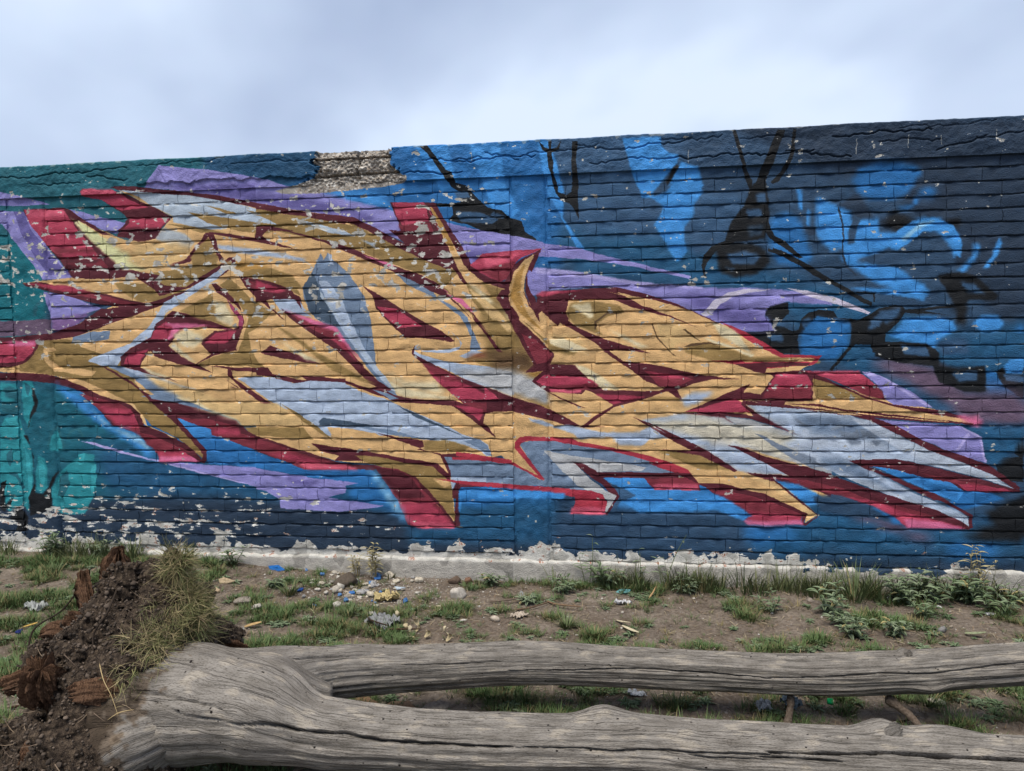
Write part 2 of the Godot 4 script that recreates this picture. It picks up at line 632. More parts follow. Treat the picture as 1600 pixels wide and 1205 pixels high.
	brush("bluB", 12, [-210, 2626, -28, 2624, -1, 2383, 81, 2229, -44, 2121, -118, 2350])
	brush("bluB", 8, [193, 2621, 261, 2625, 312, 2474, 349, 2331, 339, 2182, 414, 2067, 470, 1991, 432, 1973, 310, 2221, 246, 2335, 222, 2478])
	brush("bluB", 8, [688, 2620, 908, 2618, 912, 2563, 953, 2525, 1007, 2509, 998, 2441, 980, 2360, 934, 2325, 861, 2292, 852, 2274, 797, 2276, 788, 2322, 761, 2369, 733, 2453])
	brush("bluB", 12, [998, 2441, 1025, 2476, 1052, 2457, 1115, 2436, 1115, 2354, 1151, 2298, 1097, 2227, 1097, 2173, 1043, 2101, 1043, 2019, 1061, 1963, 1007, 1900, 970, 1938, 934, 2013, 870, 2117, 907, 2180, 952, 2306])
	brush("bluB", 12, [806, 2312, 934, 2307, 1115, 2445, 1151, 2334, 1007, 2158])
	brush("slate", 12, [980, 2442, 1016, 2468, 953, 2343, 934, 2307, 870, 2282, 861, 2301])
	brush("black", 8, [971, 2433, 994, 2460, 1007, 2441, 971, 2379, 943, 2343, 934, 2362, 957, 2397])
	brush("blue", 27, [1526, 2139, 1613, 2162, 1684, 2124, 1711, 2042, 1760, 1896, 1686, 1844, 1563, 1875, 1518, 1994])
	brush("black", 0, [-515, 2629, -472, 2638, -387, 2528, -361, 2489, -322, 2473, -304, 2411, -241, 2393, -207, 2354, -165, 2307, -112, 2259, -23, 2241, 23, 2194, 92, 2169, 110, 2108, 178, 2060, 178, 2038, 32, 2073, -122, 2108, -238, 2166, -355, 2193, -323, 2222, -330, 2291, -275, 2289, -281, 2357, -332, 2390, -389, 2475, -442, 2554])
	brush("black", 0, [-471, 2300, -275, 2285, -275, 2266, -393, 2274])
	brush("slateB", 8, [-313, 2358, -234, 2355, -216, 2317, -294, 2312])
	brush("slateB", 8, [-307, 2244, -159, 2231, -43, 2189, -82, 2160, -277, 2182])
	brush("slateB", 8, [-81, 2236, -4, 2210, -24, 2192, -101, 2214])
	brush("blackB", 0, [201, 2628, 238, 2589, 257, 2580, 258, 2625, 276, 2624, 276, 2580, 306, 2585, 333, 2629, 321, 2574, 276, 2557, 286, 2483, 282, 2446, 304, 2389, 311, 2333, 360, 2312, 390, 2329, 395, 2404, 392, 2478, 397, 2618, 430, 2616, 418, 2514, 432, 2402, 428, 2328, 430, 2160, 411, 2217, 378, 2263, 340, 2276, 296, 2326, 274, 2409, 256, 2484, 249, 2559, 223, 2575])
	brush("black", 0, [1304, 2637, 1325, 2636, 1376, 2451, 1419, 2348, 1419, 2287, 1437, 2322, 1468, 2422, 1554, 2625, 1596, 2619, 1527, 2433, 1503, 2363, 1476, 2285, 1494, 2219, 1508, 2168, 1508, 2121, 1544, 2037, 1615, 1991, 1703, 1909, 1686, 1902, 1562, 1985, 1509, 2031, 1495, 2060, 1459, 2032, 1367, 2035, 1296, 1994, 1224, 1960, 1181, 1913, 1156, 1859, 1170, 1799, 1152, 1815, 1137, 1881, 1152, 1940, 1195, 1986, 1278, 2020, 1324, 2091, 1359, 2145, 1373, 2199, 1401, 2252, 1405, 2298, 1358, 2441])
	brush("black", 0, [1638, 2624, 1655, 2623, 1646, 2492, 1618, 2415, 1563, 2339, 1532, 2326, 1521, 2337, 1570, 2388, 1611, 2458, 1628, 2521])
	brush("slateB", 12, [1430, 2269, 1479, 2277, 1493, 2241, 1451, 2221])
	brush("slateB", 8, [1388, 2162, 1473, 2177, 1466, 2141, 1402, 2136])
	brush("bluD2", 8, [1409, 2085, 1480, 2093, 1495, 2056, 1424, 2055])
	brush("black", 20, [1217, 1967, 1296, 2009, 1421, 1997, 1499, 1951, 1517, 1885, 1446, 1821, 1332, 1802, 1242, 1838])
	brush("slateB", 16, [1278, 1936, 1385, 1955, 1474, 1923, 1439, 1880, 1314, 1876])
	brush("bluD2", 12, [1260, 1863, 1332, 1854, 1314, 1832])
	brush("black", 0, [1509, 1967, 1580, 1938, 1686, 1871, 1792, 1796, 1949, 1719, 2079, 1644, 2071, 1626, 2001, 1664, 1862, 1749, 1757, 1806, 1677, 1871, 1580, 1920, 1509, 1949])

func paint_background() -> void:
	brush("black", 0, [1983, 1705, 2069, 1712, 2069, 1712, 2078, 1721, 2103, 1716, 2104, 1702, 2095, 1689, 2092, 1644, 2086, 1644, 2085, 1689, 2035, 1699])
	brush("black", 31, [2182, 2150, 2368, 2072, 2534, 2101, 2535, 2059, 2268, 2005, 2132, 2081])
	brush("black", 12, [2424, 1788, 2540, 1807, 2632, 1773, 2742, 1665, 2726, 1643, 2594, 1650, 2537, 1598, 2476, 1698])
	brush("slateB", 16, [2542, 1749, 2617, 1730, 2676, 1675, 2585, 1686])
	brush("black", 0, [1494, 1591, 1530, 1646, 1625, 1656, 1626, 1589, 1590, 1552, 1542, 1553, 1554, 1528, 1650, 1489, 1686, 1501, 1697, 1562, 1733, 1592, 1791, 1610, 1874, 1596, 1898, 1558, 1968, 1557, 2003, 1544, 2073, 1579, 2118, 1609, 2199, 1625, 2245, 1618, 2257, 1600, 2506, 1619, 2529, 1606, 2348, 1592, 2508, 1559, 2428, 1572, 2257, 1582, 2223, 1528, 2155, 1468, 2156, 1419, 2248, 1418, 2340, 1404, 2421, 1379, 2439, 1342, 2388, 1331, 2250, 1333, 2157, 1346, 2087, 1359, 2075, 1402, 1993, 1410, 1866, 1257, 1854, 1266, 1959, 1398, 1969, 1484, 1945, 1509, 1875, 1534, 1851, 1559, 1780, 1573, 1757, 1500, 1734, 1481, 1686, 1476, 1675, 1439, 1693, 1358, 1592, 1360, 1495, 1423, 1386, 1487, 1531, 1491, 1561, 1497, 1530, 1541])
	brush("slateB", 12, [1542, 1553, 1614, 1533, 1602, 1509, 1555, 1516])
	brush("slateB", 12, [1697, 1550, 1745, 1568, 1757, 1537, 1710, 1507])
	brush("slateB", 12, [1874, 1559, 1957, 1551, 1969, 1526, 1886, 1534])
	brush("slateB", 16, [2073, 1543, 2130, 1590, 2176, 1589, 2120, 1505, 2062, 1482])
	brush("slateB", 16, [2119, 1591, 2234, 1613, 2223, 1564, 2155, 1517])
	brush("slateB", 23, [2272, 1399, 2341, 1392, 2398, 1361, 2296, 1344])
	brush("slateB", 12, [1507, 1467, 1591, 1472, 1603, 1428, 1531, 1435])
	brush("black", 23, [2411, 1318, 2480, 1281, 2683, 1255, 2686, 1134, 2596, 1134, 2493, 1208])
	brush("slateB", 16, [2457, 1269, 2638, 1255, 2628, 1219, 2492, 1232])
	brush("black", 0, [2740, 1242, 2773, 1266, 2884, 1264, 2888, 1096, 2843, 1114, 2775, 1169])
	brush("black", 0, [2753, 719, 2786, 756, 2897, 769, 2901, 622, 2834, 634, 2765, 683])
	brush("black", 0, [2846, 817, 2861, 854, 2894, 878, 2898, 757, 2852, 781])
	brush("bluB", 12, [2784, 1278, 2816, 1313, 2882, 1318, 2885, 1228, 2796, 1229])
	brush("slateB", 8, [2779, 1230, 2885, 1216, 2886, 1180, 2797, 1193])
	brush("blue", 12, [2689, 1255, 2740, 1242, 2775, 1169, 2855, 1108, 2709, 1121, 2691, 1182])
	brush("bluB", 16, [2610, 1509, 2654, 1556, 2743, 1560, 2777, 1517, 2756, 1470, 2656, 1466])
	brush("bluB", 16, [2167, 1456, 2224, 1504, 2246, 1552, 2406, 1561, 2508, 1535, 2532, 1486, 2443, 1427, 2421, 1379, 2340, 1404, 2248, 1424])
	brush("blue", 16, [1698, 1488, 1780, 1573, 1968, 1533, 1958, 1410, 1889, 1325, 1699, 1327, 1687, 1427])
	brush("bluB", 12, [1943, 1729, 2334, 1719, 2358, 1658, 2244, 1673, 2082, 1701])
	brush("black", 27, [2482, 1715, 2538, 1714, 2586, 1605, 2566, 1485, 2531, 1534, 2506, 1643])
	brush("slateB", 31, [2431, 1427, 2589, 1437, 2591, 1352, 2444, 1354])
	brush("blue", 23, [2834, 1492, 2877, 1504, 2879, 1456, 2846, 1456])
	brush("mauve", 55, [2088, 1298, 2262, 1308, 2493, 1196, 2551, 1110, 2890, 1036, 2893, 939, 2645, 964, 2439, 1025, 2265, 1136, 2112, 1248])
	brush("blueD", 47, [2089, 1261, 2206, 1186, 2416, 1037, 2576, 1012, 2380, 1148, 2205, 1235])
	brush("mauve", 55, [1791, 498, 1922, 538, 2220, 378, 2454, 282, 2397, 262, 2197, 340, 1983, 425])
	brush("blue", 23, [2054, 476, 2172, 440, 2290, 379, 2220, 372])
	brush("blueD", 39, [2601, 939, 2893, 939, 2895, 866, 2852, 793, 2742, 707, 2696, 743, 2681, 866])
	brush("black", 31, [2705, 452, 2903, 545, 3230, 603, 3241, 242, 2775, 343])
	brush("black", 43, [2573, 302, 2906, 454, 2911, 272])
	brush("blue", 12, [2634, 615, 2804, 526, 2570, 450, 2501, 485, 2534, 541])
	brush("mauve", 78, [2119, 1336, 2417, 1290, 2577, 1142, 2887, 1140, 2967, 953, 2658, 985, 2381, 1123, 2221, 1229])
	brush("bluB", 8, [2169, 1941, 2207, 2043, 2284, 2091, 2401, 2107, 2498, 2063, 2549, 1970, 2541, 1878, 2511, 1909, 2500, 1992, 2441, 2034, 2344, 2028, 2267, 1968, 2209, 1929])
	brush("purple", 0, [-2313, 2468, -2199, 2598, -1830, 2549, -1490, 2481, -1365, 2438, -992, 2370, -997, 2200, -1273, 2263, -1553, 2334, -1837, 2392, -2125, 2446])
	brush("purpD", 23, [-2139, 2458, -2051, 2481, -1834, 2458, -1576, 2461, -1493, 2417, -1496, 2325, -1837, 2398])
	brush("purple", 0, [-1569, 2452, -1345, 2411, -1150, 2389, -1013, 2347, -741, 2282, -688, 2256, -675, 2217, -625, 2072, -746, 2122, -907, 2206, -1113, 2253, -1321, 2287, -1574, 2340])
	brush("purpD", 23, [-1571, 2409, -1290, 2371, -1111, 2325, -906, 2264, -798, 2208, -880, 2205, -1113, 2259, -1574, 2343])
	brush("bluB", 23, [-1150, 2392, -984, 2396, -794, 2364, -688, 2269, -796, 2293, -1013, 2350])
	brush("purple", 0, [-394, 2187, -144, 2123, 52, 2085, 219, 2042, 232, 1993, 24, 1993, -160, 1928, -227, 1930, -317, 2049])
	brush("purpD", 31, [-238, 2008, -106, 2003, -134, 1953, -213, 1929, -265, 1996])
	brush("purple", 0, [176, 2038, 215, 2036, 420, 2004, 597, 1946, 772, 1903, 1082, 1815, 1069, 1803, 772, 1878, 596, 1911, 419, 1939, 266, 1951, 156, 1964])
	brush("purple", 8, [116, 1880, 168, 1895, 393, 1863, 772, 1790, 1143, 1751, 1446, 1740, 1685, 1717, 1863, 1644, 1863, 1630, 1745, 1647, 1615, 1657, 1519, 1631, 1489, 1576, 1562, 1490, 1387, 1490, 1290, 1517, 1143, 1576, 896, 1695, 596, 1771, 481, 1768, 263, 1760, 172, 1731, 114, 1719])
	brush("purpL", 8, [168, 1895, 393, 1868, 772, 1795, 1143, 1754, 1143, 1743, 772, 1773, 520, 1818, 329, 1842, 174, 1859])
	brush("purpD", 47, [1020, 1698, 1143, 1708, 1483, 1588, 1532, 1500, 1363, 1516, 1192, 1582])
	brush("lav", 0, [1143, 1595, 1204, 1675, 1289, 1719, 1410, 1736, 1530, 1731, 1434, 1718, 1314, 1694, 1241, 1649, 1192, 1588, 1149, 1576])
	brush("lav", 0, [1613, 1737, 1731, 1719, 1873, 1675, 2002, 1624, 2072, 1589, 2061, 1577, 1921, 1625, 1779, 1671])
	brush("purple", 0, [-3335, 2483, -3045, 2410, -2863, 2361, -3171, 2368, -3024, 2120, -2937, 2020, -2851, 1913, -3060, 1905, -3146, 2026, -3262, 2170, -3347, 2299])
	brush("purple", 0, [-4270, 2690, -3335, 2479, -3154, 2434, -3213, 2231, -3349, 2277, -4290, 2438])
	brush("purpD", 0, [-3249, 2376, -3170, 2363, -3156, 2301, -3121, 2217, -3014, 2100, -2950, 2015, -2864, 1930, -3024, 1935, -3077, 2009, -3109, 2051, -3202, 2220])
	brush("tealD", 0, [-4289, 2446, -3157, 2385, -2523, 2409, -2794, 2355, -2887, 2322])
	brush("purple", 0, [-3065, 1828, -2866, 1795, -2656, 1713, -2796, 1670, -2924, 1600, -2993, 1615, -3022, 1651, -3046, 1757])
	brush("mauveP", 20, [-3022, 1651, -2796, 1670, -2719, 1694, -2847, 1598, -2981, 1551, -3018, 1587])
	brush("mauve", 0, [-3872, 1653, -3265, 1641, -3076, 1652, -3022, 1644, -3035, 1552, -3271, 1542, -3880, 1537])
	brush("tealD", 8, [-3150, 1667, -3141, 1729, -3103, 1770, -3046, 1769, -3070, 1754, -3105, 1739, -3127, 1666])
	brush("blue", 8, [-1700, 792, -1636, 776, -1424, 711, -1319, 665, -962, 668, -878, 668, -838, 633, -798, 573, -965, 561, -1048, 581, -1268, 611, -1512, 653, -1705, 678])
	brush("blue", 39, [-1049, 550, -881, 582, -747, 553, -699, 432, -661, 321, -741, 411, -843, 440, -1009, 469])

func paint_field() -> void:
	brush("purpL", 0, [-2859, 843, -2768, 836, -2566, 778, -2298, 716, -2187, 698, -1640, 678, -1645, 554, -1753, 574, -1969, 624, -2189, 675, -2343, 716, -2589, 767, -2791, 825])
	brush("purple", 0, [-2321, 711, -2187, 701, -1640, 678, -1645, 554, -1860, 609, -2133, 675])
	brush("purple", 0, [-1640, 670, -1512, 653, -1268, 609, -1131, 602, -964, 581, -1048, 565, -1049, 524, -1166, 487, -802, 441, -865, 425, -1095, 398, -1275, 404, -1488, 416, -1486, 473, -1581, 524, -1645, 539])
	brush("purpD", 23, [-1449, 616, -1216, 579, -1291, 558, -1407, 577])
	brush("teal3", 8, [-3398, 1001, -3303, 1011, -3262, 915, -3222, 808, -3207, 668, -3229, 506, -3291, 462, -3434, 460, -3467, 503, -3439, 926])
	brush("teal3", 8, [-3253, 1246, -3183, 1235, -3156, 1107, -3197, 1011, -3226, 926, -3257, 990, -3265, 1140])
	brush("teal3", 8, [-3419, 688, -3270, 797, -3230, 775, -3217, 614, -3223, 517, -3250, 451, -3262, 364, -3306, 407, -3405, 362, -3450, 394, -3432, 493, -3465, 525, -3456, 666])
	brush("teal3", 8, [-3167, 743, -3121, 728, -3104, 636, -3116, 529, -3160, 490, -3199, 517, -3192, 625])
	brush("teal3", 8, [-3023, 626, -2949, 691, -2841, 766, -2761, 756, -2763, 511, -2852, 359, -2958, 347, -3073, 367, -3088, 518])
	brush("teal3", 12, [-3418, 1237, -3301, 1225, -3283, 1140, -3356, 1097, -3426, 1119])
	brush("teal3", 12, [-3092, 830, -3028, 915, -2986, 851, -2979, 776, -3083, 776])
	brush("black", 8, [-3264, 883, -3221, 818, -3203, 733, -3208, 560, -3256, 462, -3251, 343, -3084, 378, -3087, 529, -3021, 648, -3071, 604, -3110, 529, -3148, 485, -3206, 495, -3204, 625, -3212, 776, -3235, 883])
	brush("black", 12, [-3465, 525, -3427, 569, -3438, 482, -3437, 405, -3374, 461, -3401, 417, -3440, 362, -3476, 372])
	brush("black", 8, [-3320, 385, -3264, 332, -3276, 233, -3365, 232, -3338, 287, -3407, 318, -3356, 374])
	brush("black", 8, [-3191, 1203, -3169, 1181, -3147, 1107, -3166, 1043, -3210, 990, -3229, 926, -3233, 936, -3202, 1033, -3174, 1096, -3183, 1150])
	brush("tealD", 12, [-3397, 1194, -3349, 1209, -3269, 1182, -3277, 1054, -3319, 1129, -3389, 1140])
	brush("tealD", 8, [-3098, 819, -3070, 904, -3026, 947, -2989, 894, -2965, 819, -2985, 766, -2988, 819, -3028, 926, -3067, 862, -3089, 787])
	brush("tealD", 0, [-2956, 862, -2924, 915, -2865, 936, -2828, 883, -2837, 830, -2845, 883, -2878, 920, -2914, 899, -2945, 851])
	brush("teal3", 8, [-3157, 431, -3127, 442, -3094, 410, -3107, 383, -3142, 398])
	brush("teal3", 8, [-3143, 474, -3113, 480, -3110, 442, -3139, 442])
	brush("gold", 0, [-3217, 1888, -2447, 1944, -2388, 1942, -2821, 2294, -2733, 2249, -2497, 2134, -2288, 2141, -2195, 2216, -2141, 2282, -2480, 2452, -2039, 2406, -1553, 2334, -997, 2200, -1033, 1046, -2044, 1050, -2426, 1199, -2717, 1455, -2875, 1373, -3024, 1488, -3337, 1507, -3885, 1472, -3897, 1312, -3413, 1308, -3006, 1275, -2763, 1173, -2555, 1052, -2343, 1051, -2091, 1308, -2776, 1498, -2400, 1701])
	brush("gold", 0, [-1574, 2340, -1113, 2253, -800, 2150, -612, 2032, -326, 1920, -255, 1827, -57, 1796, 21, 1781, 49, 1909, 193, 1994, 101, 1882, 99, 1728, 201, 1596, 559, 1410, 555, 887, -1632, 885])
	brush("gold", 0, [-10, 1774, 149, 1936, 83, 1848, 132, 1628, 184, 1640, 340, 1701, 595, 1765, 896, 1695, 1143, 1576, 1387, 1490, 1593, 1356, 1808, 1341, 1761, 1292, 1510, 1251, 1749, 1261, 1868, 1186, 1870, 1011, 1020, 1001, 1875, 647, 1876, 515, 1144, 590, 383, 872, -147, 738])
	brush("gold", 0, [1006, 1658, 1277, 1508, 1592, 1353, 1806, 1338, 1736, 1289, 1688, 1259, 2068, 1113, 2416, 1037, 2645, 976, 2634, 951, 2441, 964, 1976, 1002, 1618, 1059, 1006, 1017])
	brush("gold", 0, [-2596, 1052, -1619, 1211, -1546, 884, -836, 716, -436, 345, -346, 347, -385, 806, -955, 885, -2045, 1379])
	brush("gold", 0, [-2788, 2289, -2441, 2126, -2020, 2176, -1882, 2171, -1706, 2038, -1726, 1548, -2235, 1557, -2358, 1907, -2544, 1977])
	brush("gold", 0, [-3104, 1483, -2557, 1738, -2249, 1753, -2057, 1380, -2351, 1119, -2607, 1254, -2914, 1391])
	brush("gold", 0, [-1032, 2213, -334, 1946, 6, 1769, 173, 1640, 275, 1387, -45, 1263, -480, 1268])
	brush("steel", 0, [-359, 758, -54, 738, 77, 857, 288, 708, 223, 600, -275, 595])
	brush("gold", 0, [-1632, 884, -134, 886, -136, 758, -406, 756, -379, 627, -344, 347, -542, 585, -612, 645, -713, 684, -1106, 723, -1633, 864])
	brush("gold", 0, [14, 886, 1516, 887, 1519, 510, 1337, 565, 1107, 601, 1015, 677, 809, 752, 497, 809, 267, 857, 112, 886, 33, 827, 215, 602, 11, 719])
	brush("gold", 0, [1518, 624, 1609, 540, 1798, 419, 1727, 371, 1735, 428, 1519, 520])
	brush("ochre", 0, [-3412, 1322, -3269, 1335, -3100, 1511, -2884, 1486, -2538, 1369, -2426, 1199, -2283, 1051, -2343, 1051, -2550, 1144, -2743, 1258, -3019, 1303, -3270, 1320])
	brush("ochre", 0, [-3269, 1363, -3108, 1508, -2912, 1516, -2799, 1483, -2897, 1379, -2694, 1340, -2540, 1250, -2323, 1124, -2142, 957, -1985, 759, -1998, 733, -2072, 790, -2179, 873, -2343, 946, -2407, 1009, -2470, 1093, -2613, 1157, -2813, 1242, -3064, 1287, -3272, 1310])
	brush("gold", 0, [-3088, 1455, -3018, 1465, -2996, 1444, -3055, 1434, -3046, 1381, -2946, 1317, -2854, 1326, -2718, 1304, -2754, 1273, -2834, 1274, -2925, 1296, -3016, 1307, -3082, 1371])
	brush("ochre", 0, [-3038, 1423, -2992, 1423, -2983, 1380, -3035, 1386])
	brush("maroon", 0, [-3881, 1530, -3303, 1535, -3035, 1552, -2831, 1612, -2521, 1697, -2308, 1740, -2037, 1823, -1938, 1916, -1841, 1961, -1767, 2013, -1716, 2014, -1726, 1958, -1859, 1880, -2009, 1802, -2310, 1699, -2524, 1634, -2866, 1528, -3085, 1506, -3305, 1504, -3883, 1501])
	brush("maroon", 0, [-3877, 1499, -3329, 1512, -3108, 1514, -3122, 1467, -3173, 1404, -3234, 1362, -3317, 1342, -3411, 1335, -3889, 1338])
	brush("crim", 0, [-3878, 1488, -3341, 1507, -3129, 1503, -3171, 1425, -3244, 1378, -3339, 1369, -3409, 1367, -3887, 1370])
	brush("pink", 16, [-3353, 1507, -3132, 1503, -3151, 1472, -3343, 1475])
	brush("maroon", 0, [-3891, 1305, -3273, 1299, -3064, 1287, -2928, 1248, -2793, 1195, -2704, 1147, -2570, 1115, -2482, 1083, -2428, 1030, -2399, 947, -2332, 926, -2180, 863, -2072, 790, -2009, 728, -1985, 770, -1973, 791, -1964, 749, -1993, 702, -2021, 707, -2160, 800, -2346, 884, -2446, 894, -2625, 947, -2710, 1052, -2818, 1158, -2885, 1190, -3067, 1234, -3264, 1246, -3895, 1257])
	brush("wine", 0, [-2853, 1153, -2751, 1137, -2571, 1094, -2472, 1051, -2420, 967, -2389, 915, -2405, 831, -2317, 779, -2084, 780, -2021, 712, -2299, 708, -2313, 758, -2403, 852, -2490, 915, -2602, 947, -2688, 1031, -2775, 1105])
	brush("crim", 20, [-2709, 1073, -2472, 1051, -2410, 936, -2580, 936])
	brush("crim", 16, [-2317, 779, -2073, 780, -2021, 709, -2299, 706])
	brush("pink", 16, [-2297, 742, -2041, 738, -2021, 709, -2299, 706])
	brush("maroon", 0, [-2493, 1083, -2428, 1030, -2393, 941, -2289, 910, -2126, 832, -2051, 775, -2004, 723, -2031, 717, -2183, 800, -2335, 884, -2424, 894, -2443, 967])
	brush("goldL", 0, [-2503, 1104, -2459, 1083, -2396, 999, -2376, 946, -2179, 868, -2191, 858, -2366, 931, -2409, 967, -2428, 1030])
	brush("steel", 0, [-2866, 1528, -2741, 1561, -2604, 1566, -2622, 1510, -2714, 1498, -2884, 1486])
	brush("steelL", 0, [-1731, 2015, -1725, 1985, -1859, 1880, -2040, 1776, -2207, 1669, -2263, 1601, -2320, 1505, -2473, 1452, -2538, 1383, -2563, 1334, -2662, 1335, -2768, 1372, -2720, 1399, -2472, 1480, -2331, 1589, -2267, 1671, -2219, 1739, -2007, 1843, -1842, 1934])
	brush("steel", 0, [-2677, 1349, -2540, 1334, -2362, 1269, -2097, 1183, -1953, 1085, -1896, 1050, -2193, 1051, -2352, 1171, -2483, 1270])
	brush("steelL", 8, [-2536, 1328, -2381, 1301, -2184, 1226, -2010, 1179, -2131, 1185, -2316, 1248, -2427, 1270])
	brush("maroon", 0, [-2694, 1340, -2605, 1303, -2507, 1245, -2409, 1176, -2300, 1124, -2113, 1091, -1951, 1039, -1758, 977, -1726, 946, -1695, 915, -1632, 884, -1633, 843, -1847, 915, -1923, 925, -2174, 988, -2217, 998, -2324, 1103, -2431, 1187, -2562, 1271])
	brush("bluB", 0, [-2190, 993, -2118, 988, -1934, 925, -1925, 884, -1849, 863, -1636, 782, -1640, 678, -1966, 702, -1973, 780, -2069, 863])
	brush("blue", 12, [-2069, 863, -1925, 884, -1636, 782, -1640, 678, -1966, 702, -1974, 770])
	brush("wine", 0, [-2173, 998, -1953, 988, -1748, 941, -1739, 895, -1632, 874, -1636, 787, -1849, 863, -1936, 884, -1934, 920])
	brush("crim", 20, [-1923, 920, -1749, 925, -1729, 884, -1925, 884])
	brush("pale", 31, [-2143, 1154, -1949, 1091, -1626, 1038, -1629, 946, -1716, 946, -1758, 977, -2005, 1050, -2167, 1123])
	brush("steel", 0, [-2411, 1135, -2276, 1155, -2058, 1091, -1918, 1034, -2169, 1092])
	brush("maroon", 0, [-2540, 1334, -2544, 1397, -2489, 1438, -2412, 1479, -2319, 1519, -2285, 1602, -2162, 1682, -2074, 1667, -1929, 1623, -1757, 1558, -1713, 1578, -1695, 1659, -1736, 1714, -1863, 1799, -1890, 1854, -1861, 1853, -1720, 1741, -1683, 1604, -1700, 1536, -1741, 1428, -1895, 1395, -2015, 1342, -1872, 1264, -1729, 1187, -1773, 1187, -2032, 1293, -2267, 1359, -2311, 1394, -2339, 1429, -2387, 1367, -2404, 1325, -2331, 1296, -2140, 1225, -2302, 1268])
	brush("crim", 8, [-2517, 1347, -2491, 1410, -2338, 1443, -2394, 1381, -2404, 1339])

func paint_purples() -> void:
	brush("crim", 8, [-2336, 1478, -2287, 1574, -2210, 1614, -2152, 1586, -2201, 1503, -2203, 1448, -2322, 1464])
	brush("pink", 12, [-2226, 1601, -2018, 1604, -1815, 1566, -1772, 1551, -1931, 1582, -2123, 1564, -2170, 1517, -2216, 1490, -2167, 1586])
	brush("maroon", 0, [-2335, 1506, -2201, 1503, -2188, 1462, -2203, 1448, -2233, 1448, -2338, 1450])
	brush("gold", 0, [-2124, 1544, -2019, 1576, -1859, 1567, -1786, 1552, -1904, 1540, -1979, 1486, -1917, 1403, -2023, 1342, -2117, 1391, -2203, 1462])
	brush("pale", 16, [-2172, 1489, -2101, 1419, -2015, 1349, -2088, 1377, -2188, 1448])
	brush("palez", 20, [-2124, 1557, -1931, 1575, -1979, 1486, -2113, 1474])
	brush("maroon", 0, [-1980, 1472, -1888, 1553, -1713, 1557, -1733, 1434, -1910, 1396])
	brush("crim", 8, [-1958, 1475, -1874, 1542, -1736, 1548, -1774, 1497, -1819, 1470])
	brush("gold", 0, [-2324, 1429, -2296, 1394, -2134, 1343, -1886, 1278, -1743, 1187, -1947, 1223, -2241, 1296, -2396, 1332, -2356, 1394])
	brush("pale", 12, [-2396, 1332, -2330, 1303, -2154, 1239, -2332, 1275])
	brush("ochre", 8, [-2118, 1681, -1982, 1747, -1923, 1766, -1892, 1799, -1881, 1717, -1972, 1658, -1871, 1622, -1757, 1558, -1929, 1623])
	brush("pale", 16, [-1887, 1745, -1808, 1729, -1754, 1633, -1763, 1579, -1871, 1622])
	brush("ochre", 0, [-2015, 1342, -1896, 1389, -1734, 1421, -1669, 1577, -1653, 1631, -1680, 1659, -1721, 1727, -1832, 1839, -1772, 1891, -1619, 1739, -1493, 1668, -1583, 1575, -1657, 1536, -1646, 1440, -1606, 1357, -1536, 1302, -1665, 1324])
	brush("gold", 0, [-1683, 1604, -1669, 1577, -1694, 1495, -1733, 1428, -1748, 1435, -1708, 1523])
	brush("wineP", 0, [-1792, 1756, -1737, 1687, -1689, 1625, -1691, 1577, -1721, 1557, -1718, 1619, -1766, 1688])
	brush("ochre", 12, [-2045, 1652, -1983, 1733, -1881, 1717, -1871, 1622, -1958, 1623])
	brush("maroon", 0, [-2894, 2365, -2834, 2347, -2731, 2277, -2585, 2182, -2518, 2166, -2378, 2130, -2258, 2144, -2218, 2204, -2141, 2275, -2248, 2340, -2481, 2445, -2735, 2476, -2751, 2456, -2618, 2403, -2487, 2322, -2445, 2280, -2526, 2166, -2630, 2184, -2733, 2249, -2814, 2293, -2736, 2194, -2650, 2095, -2549, 2009, -2559, 1968, -2432, 1944, -2419, 1909, -2601, 1900, -2844, 1909, -2930, 2020, -3031, 2135, -3131, 2263, -3179, 2360])
	brush("crim", 0, [-3172, 2359, -2891, 2354, -2837, 2280, -2759, 2181, -2710, 2110, -2638, 2039, -2899, 2019, -3031, 2135, -3131, 2263])
	brush("wine", 16, [-2986, 2105, -2681, 2096, -2625, 2011, -2564, 2009, -2597, 1962, -2839, 1990, -2914, 2020])
	brush("maroon", 12, [-2921, 2034, -2654, 2026, -2686, 1999, -2900, 2005])
	brush("crim", 16, [-2926, 2076, -2682, 2075, -2638, 2039, -2913, 2047])
	brush("maroon", 12, [-2887, 1956, -2447, 1944, -2419, 1909, -2844, 1913])
	brush("pinkR", 16, [-3156, 2359, -2894, 2354, -2866, 2309, -3144, 2306])
	brush("maroon", 0, [-2879, 2358, -2821, 2307, -2736, 2194, -2635, 2094, -2535, 2002, -2573, 1982, -2681, 2096, -2766, 2195])
	brush("crim", 0, [-2744, 2453, -2525, 2460, -2424, 2395, -2293, 2342, -2487, 2333, -2618, 2403, -2738, 2428])
	brush("pinkR", 12, [-2748, 2450, -2720, 2468, -2528, 2460, -2504, 2432, -2737, 2433])
	brush("crim", 12, [-2430, 2279, -2156, 2269, -2218, 2210, -2478, 2220])
	brush("tealD", 0, [-3044, 2415, -2738, 2425, -2618, 2399, -2487, 2322, -2445, 2280, -2468, 2260, -2609, 2286, -2863, 2357])
	brush("purple", 0, [-2848, 2353, -2609, 2286, -2458, 2256, -2525, 2184, -2584, 2196, -2746, 2277])
	brush("maroon", 0, [-2517, 2193, -2431, 2252, -2430, 2279, -2445, 2280, -2461, 2253, -2532, 2184])
	brush("paleG", 8, [-2821, 2294, -2733, 2242, -2616, 2162, -2498, 2128, -2441, 2074, -2414, 2005, -2268, 1946, -2417, 1947, -2535, 2002, -2650, 2108])
